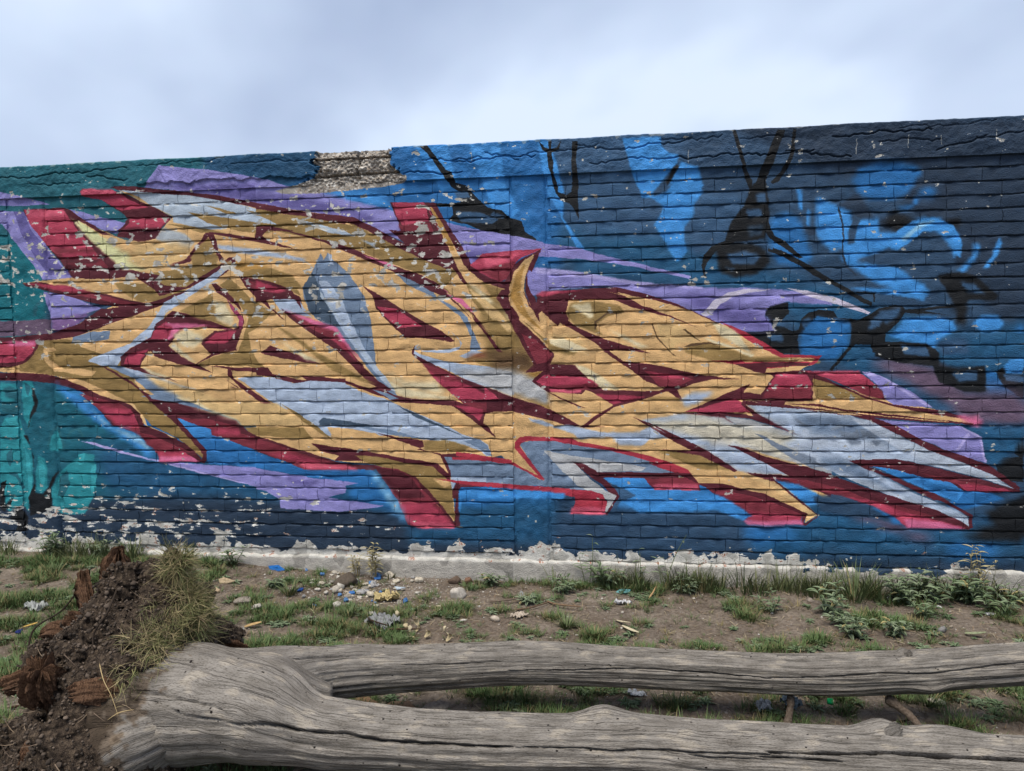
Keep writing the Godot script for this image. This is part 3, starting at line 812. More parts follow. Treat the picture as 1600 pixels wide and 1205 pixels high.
	brush("gold", 31, [-2617, 2156, -2378, 2120, -2142, 2106, -2027, 2048, -2147, 1997, -2384, 2018, -2500, 2076])
	brush("palez", 31, [-2384, 2004, -2055, 2076, -2028, 2034, -2193, 1971, -2298, 1940, -2417, 1950])
	brush("grey", 12, [-2234, 2177, -2196, 2210, -2065, 2171, -1995, 2115, -2026, 2075, -2143, 2079, -2258, 2144])
	brush("maroon", 0, [-2066, 2008, -1950, 2127, -1912, 2177, -1868, 2175, -1849, 2123, -1837, 2056, -1803, 2000, -1833, 1988, -1872, 2084, -1899, 2145, -1999, 2020, -2029, 1994, -2164, 1957, -2193, 1971])
	brush("ochre", 8, [-2028, 2021, -1951, 2106, -1899, 2141, -1872, 2084, -1839, 2008, -1856, 1961, -2002, 1959])
	brush("ochre", 0, [-2389, 1922, -2150, 1943, -2001, 1979, -1841, 1961, -1946, 1910, -2066, 1831, -2215, 1807, -2302, 1864])
	brush("ochre", 0, [-2572, 1871, -2302, 1864, -2215, 1807, -2067, 1817, -2248, 1753, -2398, 1742, -2514, 1814])
	brush("gold", 8, [-2876, 1882, -2571, 1885, -2514, 1814, -2383, 1742, -2546, 1787])
	brush("maroon", 0, [-2432, 1944, -2301, 1892, -2213, 1848, -2066, 1831, -1946, 1910, -1841, 1961, -2037, 1830, -2247, 1780, -2303, 1837, -2390, 1894])
	brush("maroon", 0, [-3217, 1888, -3077, 1891, -2909, 1852, -2636, 1803, -2324, 1731, -2400, 1701, -2655, 1734, -2866, 1788, -3064, 1839, -3187, 1866])
	brush("wine", 0, [-3194, 1884, -2908, 1866, -2637, 1790, -2383, 1732, -2519, 1735, -2865, 1809, -3063, 1856])
	brush("crim", 12, [-3194, 1884, -2908, 1866, -2727, 1820, -2911, 1824, -3078, 1863])
	brush("maroon", 0, [-2626, 1706, -2323, 1741, -2038, 1817, -2310, 1699, -2524, 1634, -2866, 1528, -3085, 1506, -3036, 1545, -2831, 1605, -2656, 1713])
	brush("greyB", 0, [-2458, 2451, -2040, 2400, -1753, 2341, -1583, 2282, -1430, 2203, -1629, 2216, -1844, 2242, -1774, 2188, -1904, 2190, -2135, 2244, -2140, 2285, -2277, 2355, -2363, 2413])
	brush("ochre", 0, [-2030, 2302, -1842, 2271, -1699, 2246, -1572, 2218, -1416, 2202, -1417, 2182, -1503, 2152, -1631, 2163, -1788, 2195, -1902, 2233])
	brush("ochre", 0, [-1912, 2341, -1797, 2316, -1698, 2279, -1770, 2285])
	brush("ochre", 0, [-2180, 2236, -2063, 2225, -1875, 2189, -1761, 2154, -1590, 2128, -1587, 2188, -1431, 2196, -1000, 2109, -1002, 2056, -1250, 2123, -1516, 2179, -1576, 2114, -1761, 2154, -1948, 2174])
	brush("ochre", 0, [-1696, 2326, -1414, 2262, -998, 2187, -1001, 2095, -1277, 2158, -1430, 2203, -1556, 2261])
	brush("greyB", 0, [-1274, 2237, -1136, 2205, -999, 2161, -999, 2135, -1137, 2159])
	brush("maroon", 0, [-2539, 2477, -2360, 2472, -2125, 2444, -1836, 2402, -1553, 2340, -1273, 2279, -997, 2214, -998, 2187, -1274, 2247, -1625, 2323, -1909, 2388, -2054, 2414, -2480, 2452])
	brush("maroon", 0, [-1904, 2176, -1789, 2162, -1590, 2128, -1573, 2181, -1523, 2195, -1375, 2174, -1139, 2100, -1002, 2056, -1002, 2043, -1167, 2094, -1375, 2161, -1509, 2172, -1539, 2140, -1505, 2109, -1337, 2053, -1379, 2057, -1562, 2098, -1733, 2133, -1876, 2162])
	brush("steelL", 12, [-1843, 2096, -1678, 2071, -1451, 2030, -1255, 1984, -1284, 1972, -1495, 2005, -1708, 2038, -1837, 2069])
	brush("goldD", 23, [-1855, 1988, -1681, 1983, -1497, 1951, -1570, 1899, -1712, 1930])
	brush("maroon", 0, [-1767, 2013, -1716, 2014, -1733, 1944, -1685, 1889, -1571, 1873, -1445, 1816, -1305, 1758, -1287, 1671, -1320, 1745, -1490, 1749, -1560, 1791, -1506, 1696, -1410, 1613, -1438, 1627, -1576, 1738, -1673, 1835])
	brush("wine", 8, [-1686, 1862, -1487, 1837, -1445, 1802, -1489, 1783, -1602, 1806])
	brush("ochre", 8, [-1713, 1924, -1497, 1938, -1357, 1894, -1289, 1812, -1389, 1787, -1529, 1858, -1685, 1889])
	brush("steelL", 0, [-1490, 1747, -1320, 1743, -1266, 1664, -1435, 1687])
	brush("steel", 0, [-1185, 1984, -1163, 2021, -1147, 1976, -1121, 2025, -1078, 1974, -986, 1886, -893, 1751, -856, 1617, -834, 1404, -830, 1310, -770, 1229, -690, 1121, -746, 1108, -825, 1229, -959, 1405, -1136, 1569, -1218, 1624, -1278, 1733, -1289, 1814, -1222, 1905])
	brush("steelD", 0, [-1289, 1814, -1222, 1905, -1190, 1838, -1171, 1757, -1105, 1649, -1052, 1568, -1177, 1597, -1245, 1652])

func paint_outline() -> void:
	brush("steelL", 0, [-1189, 1851, -1126, 1850, -1033, 1727, -994, 1620, -903, 1431, -823, 1310, -730, 1188, -771, 1202, -878, 1324, -1039, 1541, -1118, 1689])
	brush("steelL", 0, [-1121, 2022, -1093, 2008, -1082, 1941, -1102, 1955])
	brush("maroon", 0, [-1146, 2096, -995, 2044, -805, 1973, -697, 1930, -535, 1873, -416, 1805, -271, 1684, -167, 1578, -89, 1472, -51, 1419, -90, 1459, -194, 1565, -311, 1685, -456, 1806, -617, 1862, -805, 1947, -995, 2031])
	brush("pink", 8, [-968, 2037, -805, 1973, -723, 1944, -751, 1932, -859, 1974])
	brush("pink", 8, [-416, 1805, -297, 1711, -219, 1644, -245, 1657, -350, 1738])
	brush("ochre", 0, [-1575, 2303, -1294, 2253, -991, 2189, -801, 2117, -613, 2006, -453, 1936, -320, 1894, -255, 1814, -218, 1709, -140, 1603, -23, 1471, 28, 1418, 21, 1781, -110, 1810, -242, 1826, -294, 1880, -389, 1791, -271, 1684, -115, 1498, -298, 1698, -416, 1805, -535, 1880, -696, 1937, -886, 2015, -1118, 2095, -1354, 2162, -1408, 2230, -1577, 2263])
	brush("greyB", 0, [-1323, 2234, -1198, 2203, -1019, 2157, -938, 2115, -993, 2121, -1117, 2147])
	brush("greyB", 8, [-911, 2094, -802, 2065, -830, 2052])
	brush("maroon", 0, [-1574, 2340, -1321, 2287, -1113, 2253, -907, 2206, -746, 2122, -585, 2031, -452, 1962, -326, 1926, -347, 1901, -480, 1944, -666, 2047, -827, 2150, -976, 2202, -1225, 2244, -1575, 2303])
	brush("maroon", 0, [-1579, 2197, -1494, 2200, -1326, 2161, -1495, 2178, -1546, 2142, -1526, 2101, -1316, 2048, -1400, 2060, -1582, 2123])
	brush("ochre", 0, [-1591, 1915, -1448, 1912, -1351, 1855, -1298, 1760, -1381, 1802, -1508, 1846, -1592, 1882])
	brush("maroon", 0, [-1592, 1875, -1493, 1852, -1367, 1802, -1313, 1740, -1294, 1673, -1321, 1707, -1341, 1741, -1497, 1745, -1598, 1727])
	brush("crim", 8, [-1593, 1862, -1494, 1832, -1396, 1789, -1453, 1777, -1595, 1808])
	brush("steelL", 0, [-1483, 1738, -1341, 1734, -1287, 1666, -1232, 1625, -1344, 1647, -1443, 1676])
	brush("maroon", 0, [-1435, 1685, -1317, 1626, -1178, 1556, -1080, 1555, -1014, 1433, -906, 1311, -825, 1229, -730, 1168, -772, 1155, -881, 1216, -976, 1312, -1071, 1407, -1249, 1531, -1388, 1628])
	brush("wine", 0, [-1387, 1655, -1178, 1570, -1080, 1555, -1041, 1474, -1138, 1502, -1276, 1572])
	brush("pink", 12, [-1414, 1675, -1233, 1611, -1080, 1561, -1000, 1446, -906, 1324, -946, 1365, -1041, 1460, -1095, 1535, -1248, 1585])
	brush("crim", 12, [-1124, 1495, -1027, 1460, -947, 1338, -1001, 1392])
	brush("maroon", 0, [-713, 2313, -512, 2305, -431, 2298, -367, 2180, -290, 2061, -214, 1916, -148, 1863, -44, 1808, 21, 1794, 21, 1762, -44, 1796, -136, 1837, -267, 1918, -317, 2062, -407, 2220, -446, 2260, -396, 2116, -344, 2011, -255, 1814, -294, 1880, -333, 1920, -438, 2001, -625, 2072, -675, 2217, -698, 2270])
	brush("crim", 0, [-700, 2311, -505, 2304, -472, 2261, -434, 2195, -636, 2170, -675, 2230])
	brush("wine", 12, [-663, 2177, -421, 2175, -396, 2110, -624, 2104])
	brush("gold", 0, [-465, 2274, -406, 2239, -343, 2088, -266, 1931, -188, 1851, -84, 1797, 21, 1781, 33, 1703, -111, 1732, -229, 1800, -268, 1827, -332, 1972, -383, 2077])
	brush("goldD", 0, [-465, 2274, -406, 2239, -356, 2115, -318, 2010, -344, 2011, -383, 2090])
	brush("pale", 23, [-242, 1814, -138, 1707, -9, 1575, 30, 1522, 31, 1600, -98, 1706, -190, 1786])
	brush("ochre", 16, [-162, 1824, -58, 1783, 33, 1742, 31, 1600, -85, 1706])
	brush("crim", 0, [-227, 1917, -146, 1985, 50, 1999, 219, 2006, 128, 1971, 49, 1935, -17, 1846, -57, 1822, -161, 1876])
	brush("wine", 12, [-175, 1877, 10, 1910, -17, 1834, -57, 1809])
	brush("steel", 0, [-724, 1918, -616, 1876, -510, 1820, -431, 1727, -325, 1672, -246, 1605, -208, 1500, -163, 1408, -237, 1395, -229, 1474, -247, 1540, -299, 1619, -405, 1700, -524, 1768, -618, 1810])
	brush("gold", 0, [-510, 1794, -416, 1792, -311, 1698, -220, 1592, -194, 1526, -169, 1447, -117, 1420, -155, 1499, -232, 1631, -350, 1751])
	brush("maroon", 0, [-905, 1815, -783, 1748, -703, 1694, -569, 1612, -422, 1530, -329, 1463, -356, 1456, -423, 1471, -545, 1486, -640, 1487, -760, 1602, -820, 1670, -838, 1749])
	brush("crim", 0, [-813, 1683, -690, 1667, -596, 1599, -529, 1558, -679, 1548, -760, 1615])
	brush("steelL", 0, [-355, 1529, -302, 1475, -296, 1429, -357, 1417, -438, 1411, -547, 1406, -573, 1427, -546, 1446, -573, 1440, -594, 1414, -547, 1386, -412, 1345, -225, 1316, -92, 1302, 26, 1268, 31, 1130, -227, 1211, -400, 1292, -575, 1374, -601, 1400, -574, 1413, -520, 1399, -371, 1391, -304, 1410, -283, 1449])
	brush("steelL", 0, [-304, 1370, -223, 1408, -157, 1394, -251, 1356])
	brush("ochre", 8, [-117, 1420, 28, 1392, 26, 1274, -106, 1302, -278, 1350, -144, 1394])
	brush("rust", 23, [-103, 1446, -51, 1393, -118, 1355, -278, 1357, -144, 1394])
	brush("brown", 39, [-51, 1393, 41, 1405, 145, 1286, 26, 1274, -105, 1315])
	brush("greyW", 16, [-146, 1289, 26, 1261, 24, 1117, -108, 1170, -120, 1223])
	brush("maroon", 0, [-580, 1440, -588, 1387, -547, 1367, -360, 1265, -148, 1184, 24, 1117, 207, 1064, 427, 945, 375, 932, 167, 1011, 23, 1038, -150, 1025, -165, 939, -93, 893, -99, 886, -191, 972, -351, 1066, -719, 1094, -773, 1122, -869, 1169, -882, 1176, -827, 1189, -718, 1135, -554, 1107, -337, 1099, -283, 1079, -390, 1146, -456, 1226, -521, 1320, -575, 1360, -612, 1387])
	brush("crim", 8, [-508, 1293, -361, 1239, -228, 1185, -96, 1111, -323, 1092, -376, 1139, -443, 1206])
	brush("wine", 12, [-535, 1333, -387, 1279, -281, 1211, -429, 1226])
	brush("crim", 8, [-351, 1066, -150, 1065, -178, 986])
	brush("wine", 8, [-297, 1086, 23, 1091, 23, 1038, -150, 1032])
	brush("gold", 0, [-729, 1229, -635, 1148, -553, 1120, -364, 1106, -283, 1079, -456, 1226, -575, 1360, -601, 1387, -600, 1453, -818, 1483, -823, 1310])
	brush("pale", 31, [-783, 1269, -661, 1188, -404, 1133, -442, 1213, -633, 1214])
	brush("steel", 0, [-882, 1176, -786, 1155, -691, 1114, -746, 1105])
	brush("ochre", 12, [-1489, 1589, -1377, 1533, -1211, 1409, -963, 1271, -826, 1203, -936, 1230, -1103, 1286, -1254, 1409])
	brush("maroon", 0, [-1585, 1407, -1516, 1454, -1353, 1397, -1186, 1334, -1284, 1342])
	brush("palez", 8, [-1508, 1454, -1367, 1424, -1185, 1341, -1353, 1400])
	brush("maroon", 0, [-1615, 1308, -1529, 1297, -1487, 1249, -1459, 1242, -1274, 1227, -1330, 1264, -1160, 1249, -1034, 1231, -869, 1176, -828, 1155, -746, 1108, -828, 1135, -1007, 1204, -1161, 1235, -1289, 1217, -1445, 1221, -1530, 1256, -1616, 1271])
	brush("steelL", 0, [-1617, 1257, -1531, 1249, -1446, 1214, -1289, 1206, -1161, 1226, -1021, 1197, -870, 1136, -773, 1108, -556, 1013, -367, 933, -287, 886, -1144, 885, -1213, 947, -1366, 1056, -1535, 1140, -1620, 1188])
	brush("goldL", 0, [-1567, 1243, -1503, 1228, -1388, 1214, -1404, 1191, -1547, 1188])
	brush("steelD", 0, [-1212, 960, -1183, 994, -945, 953, -723, 933, -945, 940, -1156, 953, -1185, 933])
	brush("maroon", 0, [-1804, 1319, -1535, 1316, -1508, 1274, -1310, 1232, -1027, 1243, -1028, 1216, -1311, 1204, -1523, 1254, -1594, 1289, -1783, 1298, -1770, 1249, -1600, 1138, -1459, 1048, -1531, 1048, -1715, 1180, -1806, 1264])
	brush("maroon", 0, [-2001, 1335, -1796, 1325, -1797, 1305, -1898, 1327])
	brush("steelL", 0, [-1741, 1249, -1624, 1262, -1509, 1247, -1311, 1204, -1028, 1216, -1033, 1046, -1445, 1048, -1600, 1152])
	brush("steelL", 0, [-1617, 1252, -1522, 1231, -1406, 1210, -1257, 1229, -1049, 1217, -987, 1186, -835, 1115, -733, 1085, -582, 1025, -383, 925, -184, 856, -135, 827, -112, 758, -146, 758, -185, 787, -284, 826, -435, 846, -586, 865, -789, 915, -994, 956, -1130, 971, -1172, 946, -1133, 875, -1164, 885, -1225, 935, -1359, 1027, -1484, 1099, -1620, 1181])
	brush("steelD", 0, [-1214, 966, -1181, 991, -1035, 976, -788, 940, -891, 935, -1172, 941, -1204, 946])
	brush("steelD", 0, [-703, 1075, -582, 1020, -383, 925, -244, 861, -403, 925, -583, 995])
	brush("steel", 0, [-995, 945, -789, 925, -586, 875, -384, 856, -485, 856, -688, 875, -830, 910])
	brush("steel", 0, [-294, 856, -184, 856, -135, 817, -112, 758, -141, 762, -185, 797])

func paint_letters() -> void:
	brush("palez", 12, [-2057, 1122, -1916, 1091, -1623, 1099, -1484, 1088, -1309, 966, -1278, 946, -1629, 946, -1716, 941, -1757, 987, -1950, 1060])
	brush("ochre", 0, [-1463, 1088, -1349, 1027, -1204, 925, -1103, 834, -1164, 875, -1278, 946, -1370, 1017])
	brush("ochre", 0, [-1705, 931, -1630, 936, -1320, 936, -1249, 854, -1632, 884, -1685, 910])
	brush("maroon", 0, [-1642, 884, -1473, 833, -1252, 763, -1106, 717, -1002, 698, -857, 694, -693, 664, -592, 625, -493, 495, -554, 495, -633, 625, -694, 634, -837, 674, -868, 663, -1003, 672, -1318, 701, -1424, 711, -1636, 782])
	brush("wine", 0, [-1633, 864, -1505, 828, -1284, 752, -1127, 712, -1044, 692, -962, 668, -1319, 665, -1424, 711, -1636, 787])
	brush("crim", 16, [-1572, 771, -1369, 762, -1191, 712, -1318, 701])
	brush("pinkR", 16, [-1361, 696, -1044, 698, -962, 668, -1298, 665])
	brush("maroon", 0, [-1266, 834, -1124, 814, -896, 779, -691, 745, -458, 711, -379, 637, -374, 597, -459, 646, -529, 686, -692, 700, -898, 724, -1043, 723, -1117, 723, -1084, 753, -1209, 783])
	brush("ochre", 0, [-980, 754, -835, 749, -641, 710, -479, 686, -399, 612, -370, 577, -351, 497, -493, 495, -592, 625, -693, 664, -857, 699, -919, 713])
	brush("maroon", 0, [-841, 905, -688, 865, -546, 855, -536, 816, -577, 796, -426, 766, -285, 777, 11, 729, 11, 709, -336, 747, -406, 751, -373, 687, -369, 607, -398, 677, -437, 756, -537, 796, -658, 835])
	brush("ochre", 8, [-536, 846, -404, 856, -245, 816, -295, 777, -537, 796])
	brush("steel", 0, [-411, 751, -326, 747, 11, 709, 9, 600, -339, 597, -365, 577, -373, 667])
	brush("steelL", 8, [-369, 627, 10, 630, 9, 595, -339, 592, -361, 537, -375, 577])
	brush("maroon", 0, [-334, 597, 9, 595, 9, 566, -310, 563, -331, 487, -361, 497, -366, 537])
	brush("wine", 0, [-324, 592, 9, 595, 9, 571, -310, 568])
	brush("wine", 0, [-862, 694, -693, 670, -592, 605, -493, 485, -345, 327, -315, 307, -579, 302, -651, 321, -699, 442, -778, 573])
	brush("crim", 16, [-699, 452, -504, 465, -365, 326, -335, 307, -579, 302, -640, 321])
	brush("pinkR", 12, [-629, 342, -375, 336, -345, 306, -600, 302])
	brush("maroon", 8, [-857, 684, -693, 664, -613, 605, -534, 495, -698, 483, -778, 573])
	brush("ochre", 0, [-612, 645, -490, 626, -374, 597, -366, 537, -349, 347, -394, 396, -512, 535])
	brush("gold", 8, [-490, 616, -389, 607, -370, 577, -411, 557])
	brush("maroon", 0, [-602, 635, -582, 605, -512, 535, -433, 446, -355, 341, -342, 487, -366, 517, -339, 587, -330, 557, -323, 407, -320, 307, -340, 306, -454, 446, -553, 545])
	brush("bluB", 8, [-320, 552, 9, 561, 8, 491, -301, 488, -313, 407, -325, 407])
	brush("blue", 31, [-301, 508, 8, 521, 7, 452, -302, 428])
	brush("blueD", 39, [-313, 427, 7, 452, 5, 332, -315, 327])
	brush("bluL", 39, [-899, 668, -848, 643, -798, 573, -699, 432, -651, 321, -741, 411, -810, 542])
	brush("wine", 0, [1132, 603, 1219, 606, 1392, 579, 1551, 517, 1637, 442, 1661, 365, 1429, 374, 1269, 488])
	brush("steel", 0, [75, 838, 121, 852, 252, 852, 486, 820, 640, 787, 818, 743, 1019, 673, 969, 659, 536, 663, 484, 656, 381, 727, 433, 754, 355, 661, 471, 610, 587, 519, 638, 500, 509, 498, 483, 544, 249, 568, 11, 592, -149, 604, -147, 738, 0, 732, 92, 679, 203, 607, 210, 614, 120, 752])
	brush("greyW", 0, [206, 792, 264, 779, 433, 754, 537, 741, 690, 716, 818, 691, 792, 671, 536, 663, 497, 649, 381, 727, 368, 740, 484, 623, 638, 500, 561, 499, 406, 583])
	brush("gold", 0, [-13, 738, -62, 1004, 383, 937, 422, 859, 253, 872, 121, 885, 55, 865, 34, 805, 119, 686, 190, 607, 92, 673])
	brush("redl", 0, [28, 805, 42, 858, 95, 881, 253, 872, 434, 846, 640, 807, 843, 762, 1057, 686, 1113, 596, 1019, 666, 818, 736, 640, 784, 486, 813, 252, 848, 108, 852, 61, 832, 61, 792, 145, 686, 210, 607, 171, 627])
	brush("pink", 8, [41, 832, 68, 865, 121, 878, 226, 872, 121, 865, 61, 838])
	brush("redl", 0, [-160, 751, 0, 741, 118, 673, 203, 607, 79, 673, 0, 725, -147, 738])
	brush("steel", 0, [-147, 738, 0, 723, 79, 673, 197, 600, 117, 566, -149, 591])
	brush("redl", 0, [-469, 612, -149, 591, 242, 568, 504, 548, 557, 528, 583, 482, 579, 404, 364, 405, 396, 472, 388, 511, 242, 535, -150, 564, -309, 582])
	brush("pinkR", 12, [372, 448, 579, 443, 579, 399, 361, 405])
	brush("bluB", 12, [-204, 556, -16, 552, 340, 529, 327, 496, -205, 489])
	brush("maroon", 0, [375, 727, 472, 702, 510, 662, 536, 663, 969, 653, 1069, 641, 1126, 590, 1132, 557, 868, 561, 817, 626, 536, 630, 638, 545, 689, 500, 625, 499, 561, 584, 484, 636])
	brush("bluB", 0, [549, 623, 805, 626, 855, 561, 1132, 557, 1144, 506, 766, 501])
	brush("bluD2", 12, [562, 617, 638, 585, 753, 521, 689, 494, 638, 545])
	brush("crim", 8, [811, 626, 1044, 621, 1119, 564, 881, 561])
	brush("pinkR", 12, [868, 600, 1107, 596, 1126, 561, 887, 561])
	brush("gold", 0, [184, 1653, 325, 1547, 491, 1416, 668, 1298, 820, 1207, 932, 1142, 566, 1157, 413, 1314, 258, 1329, 234, 1459])
	brush("goldL", 12, [247, 1484, 389, 1469, 490, 1365, 388, 1392, 259, 1432])
	brush("pale", 12, [400, 1308, 490, 1261, 591, 1157, 566, 1157, 489, 1210])
	brush("ochre", 12, [234, 1459, 414, 1391, 388, 1366, 246, 1394])
	brush("palez", 16, [234, 1497, 415, 1481, 465, 1429, 311, 1444])
	brush("maroon", 0, [-70, 1717, -36, 1768, 17, 1779, -4, 1735, 15, 1708, 79, 1578, 220, 1433, 278, 1367, 258, 1329, 238, 1277, 101, 1265, 147, 1317, 141, 1369, 51, 1487, -12, 1631])
	brush("wine", 0, [104, 1500, 207, 1420, 265, 1367, 206, 1316, 167, 1356])
	brush("ochre", 0, [3, 1773, 44, 1888, 150, 1968, 90, 1861, 81, 1733, 132, 1615, 234, 1523, 233, 1433, 118, 1551, 28, 1669])
	brush("goldD", 0, [44, 1875, 123, 1944, 90, 1861, 81, 1746, 54, 1682, 29, 1734])
	brush("ochre", 39, [-168, 1647, -59, 1708, 3, 1601, 107, 1431, 148, 1325, 41, 1284, -130, 1349])
	brush("brown", 55, [-172, 1393, 127, 1389, 147, 1283, -45, 1285])
	brush("goldD", 0, [22, 1266, 127, 1265, 244, 1277, 139, 1213, 165, 1173, 242, 1107, 242, 1042, 33, 1135])
	brush("greyW", 31, [-348, 1288, 30, 1284, 231, 1197, 240, 1070, 38, 1135, -154, 1190])
	brush("maroon", 0, [17, 1825, 71, 1913, 137, 1962, 215, 1992, 175, 1961, 142, 1898, 155, 1872, 122, 1879, 96, 1848, 101, 1745, 133, 1680, 158, 1628, 179, 1718, 263, 1703, 365, 1694, 352, 1637, 364, 1572, 441, 1520, 593, 1453, 770, 1399, 845, 1373, 644, 1395, 567, 1389, 669, 1330, 845, 1309, 1020, 1269, 1168, 1236, 1364, 1215, 1193, 1214, 1094, 1192, 1001, 1154, 1026, 1097, 995, 1103, 970, 1142, 932, 1142, 819, 1104, 641, 1041, 526, 963, 474, 937, 590, 937, 448, 931, 383, 937, 228, 1003, 32, 1109, -139, 1182, -141, 1030, 18, 1030, 189, 990, 422, 931, 539, 1015, 629, 1067, 501, 1145, 463, 1158, 437, 1132, 360, 1146, 243, 1147, 385, 1081, 462, 1044, 423, 1052, 256, 1134, 191, 1173, 139, 1213, 179, 1251, 258, 1316, 400, 1308, 489, 1210, 566, 1157, 895, 1149, 932, 1168, 820, 1207, 669, 1324, 517, 1441, 325, 1560, 210, 1640, 184, 1614, 196, 1569, 132, 1641, 81, 1720, 76, 1823, 90, 1900, 30, 1831])
	brush("crim", 0, [165, 1212, 218, 1251, 438, 1236, 515, 1210, 540, 1183, 282, 1179, 204, 1186])
	brush("wine", 8, [256, 1186, 515, 1197, 540, 1171, 437, 1158, 282, 1159])
	brush("pinkR", 8, [243, 1166, 437, 1161, 437, 1143, 256, 1147])
	brush("crim", 8, [514, 1132, 693, 1124, 819, 1117, 629, 1069])

func paint_middle() -> void:
	brush("wine", 0, [807, 1271, 1020, 1237, 1094, 1217, 982, 1167, 895, 1181])
	brush("crim", 12, [820, 1264, 1020, 1237, 1082, 1224, 932, 1219])
	brush("gold", 0, [474, 944, 629, 1054, 819, 1104, 970, 1097, 1020, 1093, 1069, 1039, 995, 1001, 768, 976, 590, 944])
	brush("ochre", 12, [819, 1111, 1007, 1110, 1020, 1093, 844, 1098])
	brush("maroon", 0, [172, 1731, 302, 1747, 481, 1761, 646, 1766, 797, 1728, 995, 1661, 1168, 1576, 1266, 1524, 1217, 1543, 1069, 1622, 896, 1676, 721, 1718, 595, 1740, 696, 1718, 796, 1653, 970, 1586, 1119, 1520, 946, 1586, 771, 1628, 645, 1688, 519, 1697, 365, 1694, 352, 1624, 299, 1548, 210, 1627])
	brush("crim", 8, [185, 1737, 302, 1751, 456, 1752, 302, 1734, 211, 1717])
	brush("pinkR", 12, [166, 1731, 211, 1749, 328, 1750, 263, 1731])
	brush("ochre", 8, [352, 1611, 378, 1681, 493, 1691, 671, 1655, 696, 1617, 594, 1593, 518, 1544, 568, 1479, 466, 1519, 390, 1559])
	brush("gold", 0, [646, 1742, 721, 1718, 896, 1676, 1069, 1609, 1266, 1505, 1387, 1478, 1581, 1357, 1449, 1352, 1020, 1358, 870, 1372, 770, 1412, 593, 1478, 518, 1544, 594, 1593, 696, 1617, 671, 1655, 595, 1695, 771, 1634, 946, 1580, 1119, 1520, 970, 1592, 796, 1659])
	brush("pale", 16, [378, 1662, 493, 1678, 518, 1595, 492, 1583, 416, 1635])
	brush("pale", 16, [594, 1517, 695, 1477, 845, 1398, 770, 1412])
	brush("palez", 16, [871, 1550, 1020, 1535, 1143, 1444, 995, 1421, 970, 1371, 896, 1474])
	brush("pale", 8, [1143, 1463, 1290, 1417, 1436, 1358, 1424, 1340, 1327, 1391, 1205, 1424])
	brush("ochre", 8, [1045, 1395, 1082, 1420, 1156, 1429, 1290, 1398, 1424, 1340, 1143, 1337, 1045, 1370])
	brush("brown", 0, [1038, 1408, 1082, 1428, 1168, 1431, 1266, 1411, 1168, 1419, 1069, 1408])
	brush("brown", 0, [858, 1550, 883, 1474, 970, 1371, 995, 1352, 976, 1358, 883, 1461, 852, 1538])
	brush("brown", 0, [1045, 1515, 1143, 1432, 1119, 1445, 1032, 1509])
	brush("brown", 0, [517, 1518, 518, 1569, 594, 1619, 695, 1610, 594, 1606, 530, 1563, 528, 1518])
	brush("ochre", 8, [1143, 1343, 1449, 1346, 1605, 1344, 1808, 1316, 1796, 1304, 1509, 1320, 1193, 1324])
	brush("redl", 0, [1241, 1556, 1387, 1490, 1509, 1414, 1605, 1356, 1813, 1347, 1761, 1292, 1509, 1276, 1485, 1251, 1340, 1303, 1193, 1324, 1388, 1328, 1605, 1319, 1748, 1317, 1772, 1335, 1593, 1338, 1485, 1389, 1363, 1466])
	brush("gold", 0, [1364, 1328, 1772, 1329, 1754, 1311, 1388, 1318])
	brush("maroon", 0, [1327, 1310, 1509, 1311, 1749, 1305, 1737, 1289, 1509, 1282, 1498, 1251, 1749, 1264, 1868, 1198, 1869, 1173, 1749, 1236, 1769, 1087, 1365, 1095, 1242, 1077, 1032, 1020, 1267, 1127, 1425, 1195, 1377, 1139, 1474, 1126, 1546, 1226, 1534, 1238, 1437, 1258])
	brush("gold", 0, [1267, 1127, 1144, 1103, 1057, 1039, 1119, 1103, 1316, 1177, 1437, 1214, 1534, 1232, 1462, 1139, 1377, 1133, 1425, 1189])
	brush("gold", 0, [1020, 1141, 1144, 1191, 1364, 1209, 1218, 1140, 1094, 1077, 1026, 1078])
	brush("steelL", 20, [1020, 1103, 1094, 1141, 1218, 1140, 1119, 1077, 1045, 1052])
	brush("crim", 0, [1558, 1241, 1725, 1243, 1762, 1186, 1750, 1149, 1510, 1151])
	brush("wine", 8, [1510, 1157, 1750, 1168, 1757, 1099, 1486, 1107])
	brush("pinkR", 12, [1564, 1241, 1725, 1242, 1737, 1226, 1564, 1223])
	brush("crim", 0, [1045, 1026, 1328, 1102, 1389, 1070, 1414, 1025, 1267, 1019])
	brush("maroon", 0, [1038, 1014, 1144, 1026, 1390, 1013, 1438, 1000, 1377, 1070, 1870, 1024, 1870, 1036, 1511, 1082, 1365, 1079, 1487, 1000, 1687, 886, 1560, 937, 1414, 987, 1267, 1000, 1329, 956, 1144, 1003])
	brush("greyW", 8, [1389, 1070, 1632, 1043, 1870, 1011, 1875, 647, 1755, 697, 1513, 772, 1341, 835, 1513, 746, 1647, 652, 1452, 663, 1342, 675, 1144, 796, 1019, 873, 793, 976, 1032, 1014, 1267, 988, 1329, 952, 1414, 981, 1560, 924, 1687, 886, 1487, 1000])
	brush("steelL", 23, [793, 976, 1020, 1001, 1329, 949, 1218, 911, 1019, 898, 969, 898])
	brush("steelL", 23, [1144, 821, 1341, 822, 1513, 734, 1647, 652, 1367, 675])
	brush("greyP", 20, [1082, 924, 1390, 937, 1753, 848, 1634, 798, 1329, 848])
	brush("maroon", 0, [743, 995, 819, 969, 1019, 873, 1181, 790, 1268, 732, 1348, 675, 1268, 707, 1144, 777, 969, 873, 869, 937])
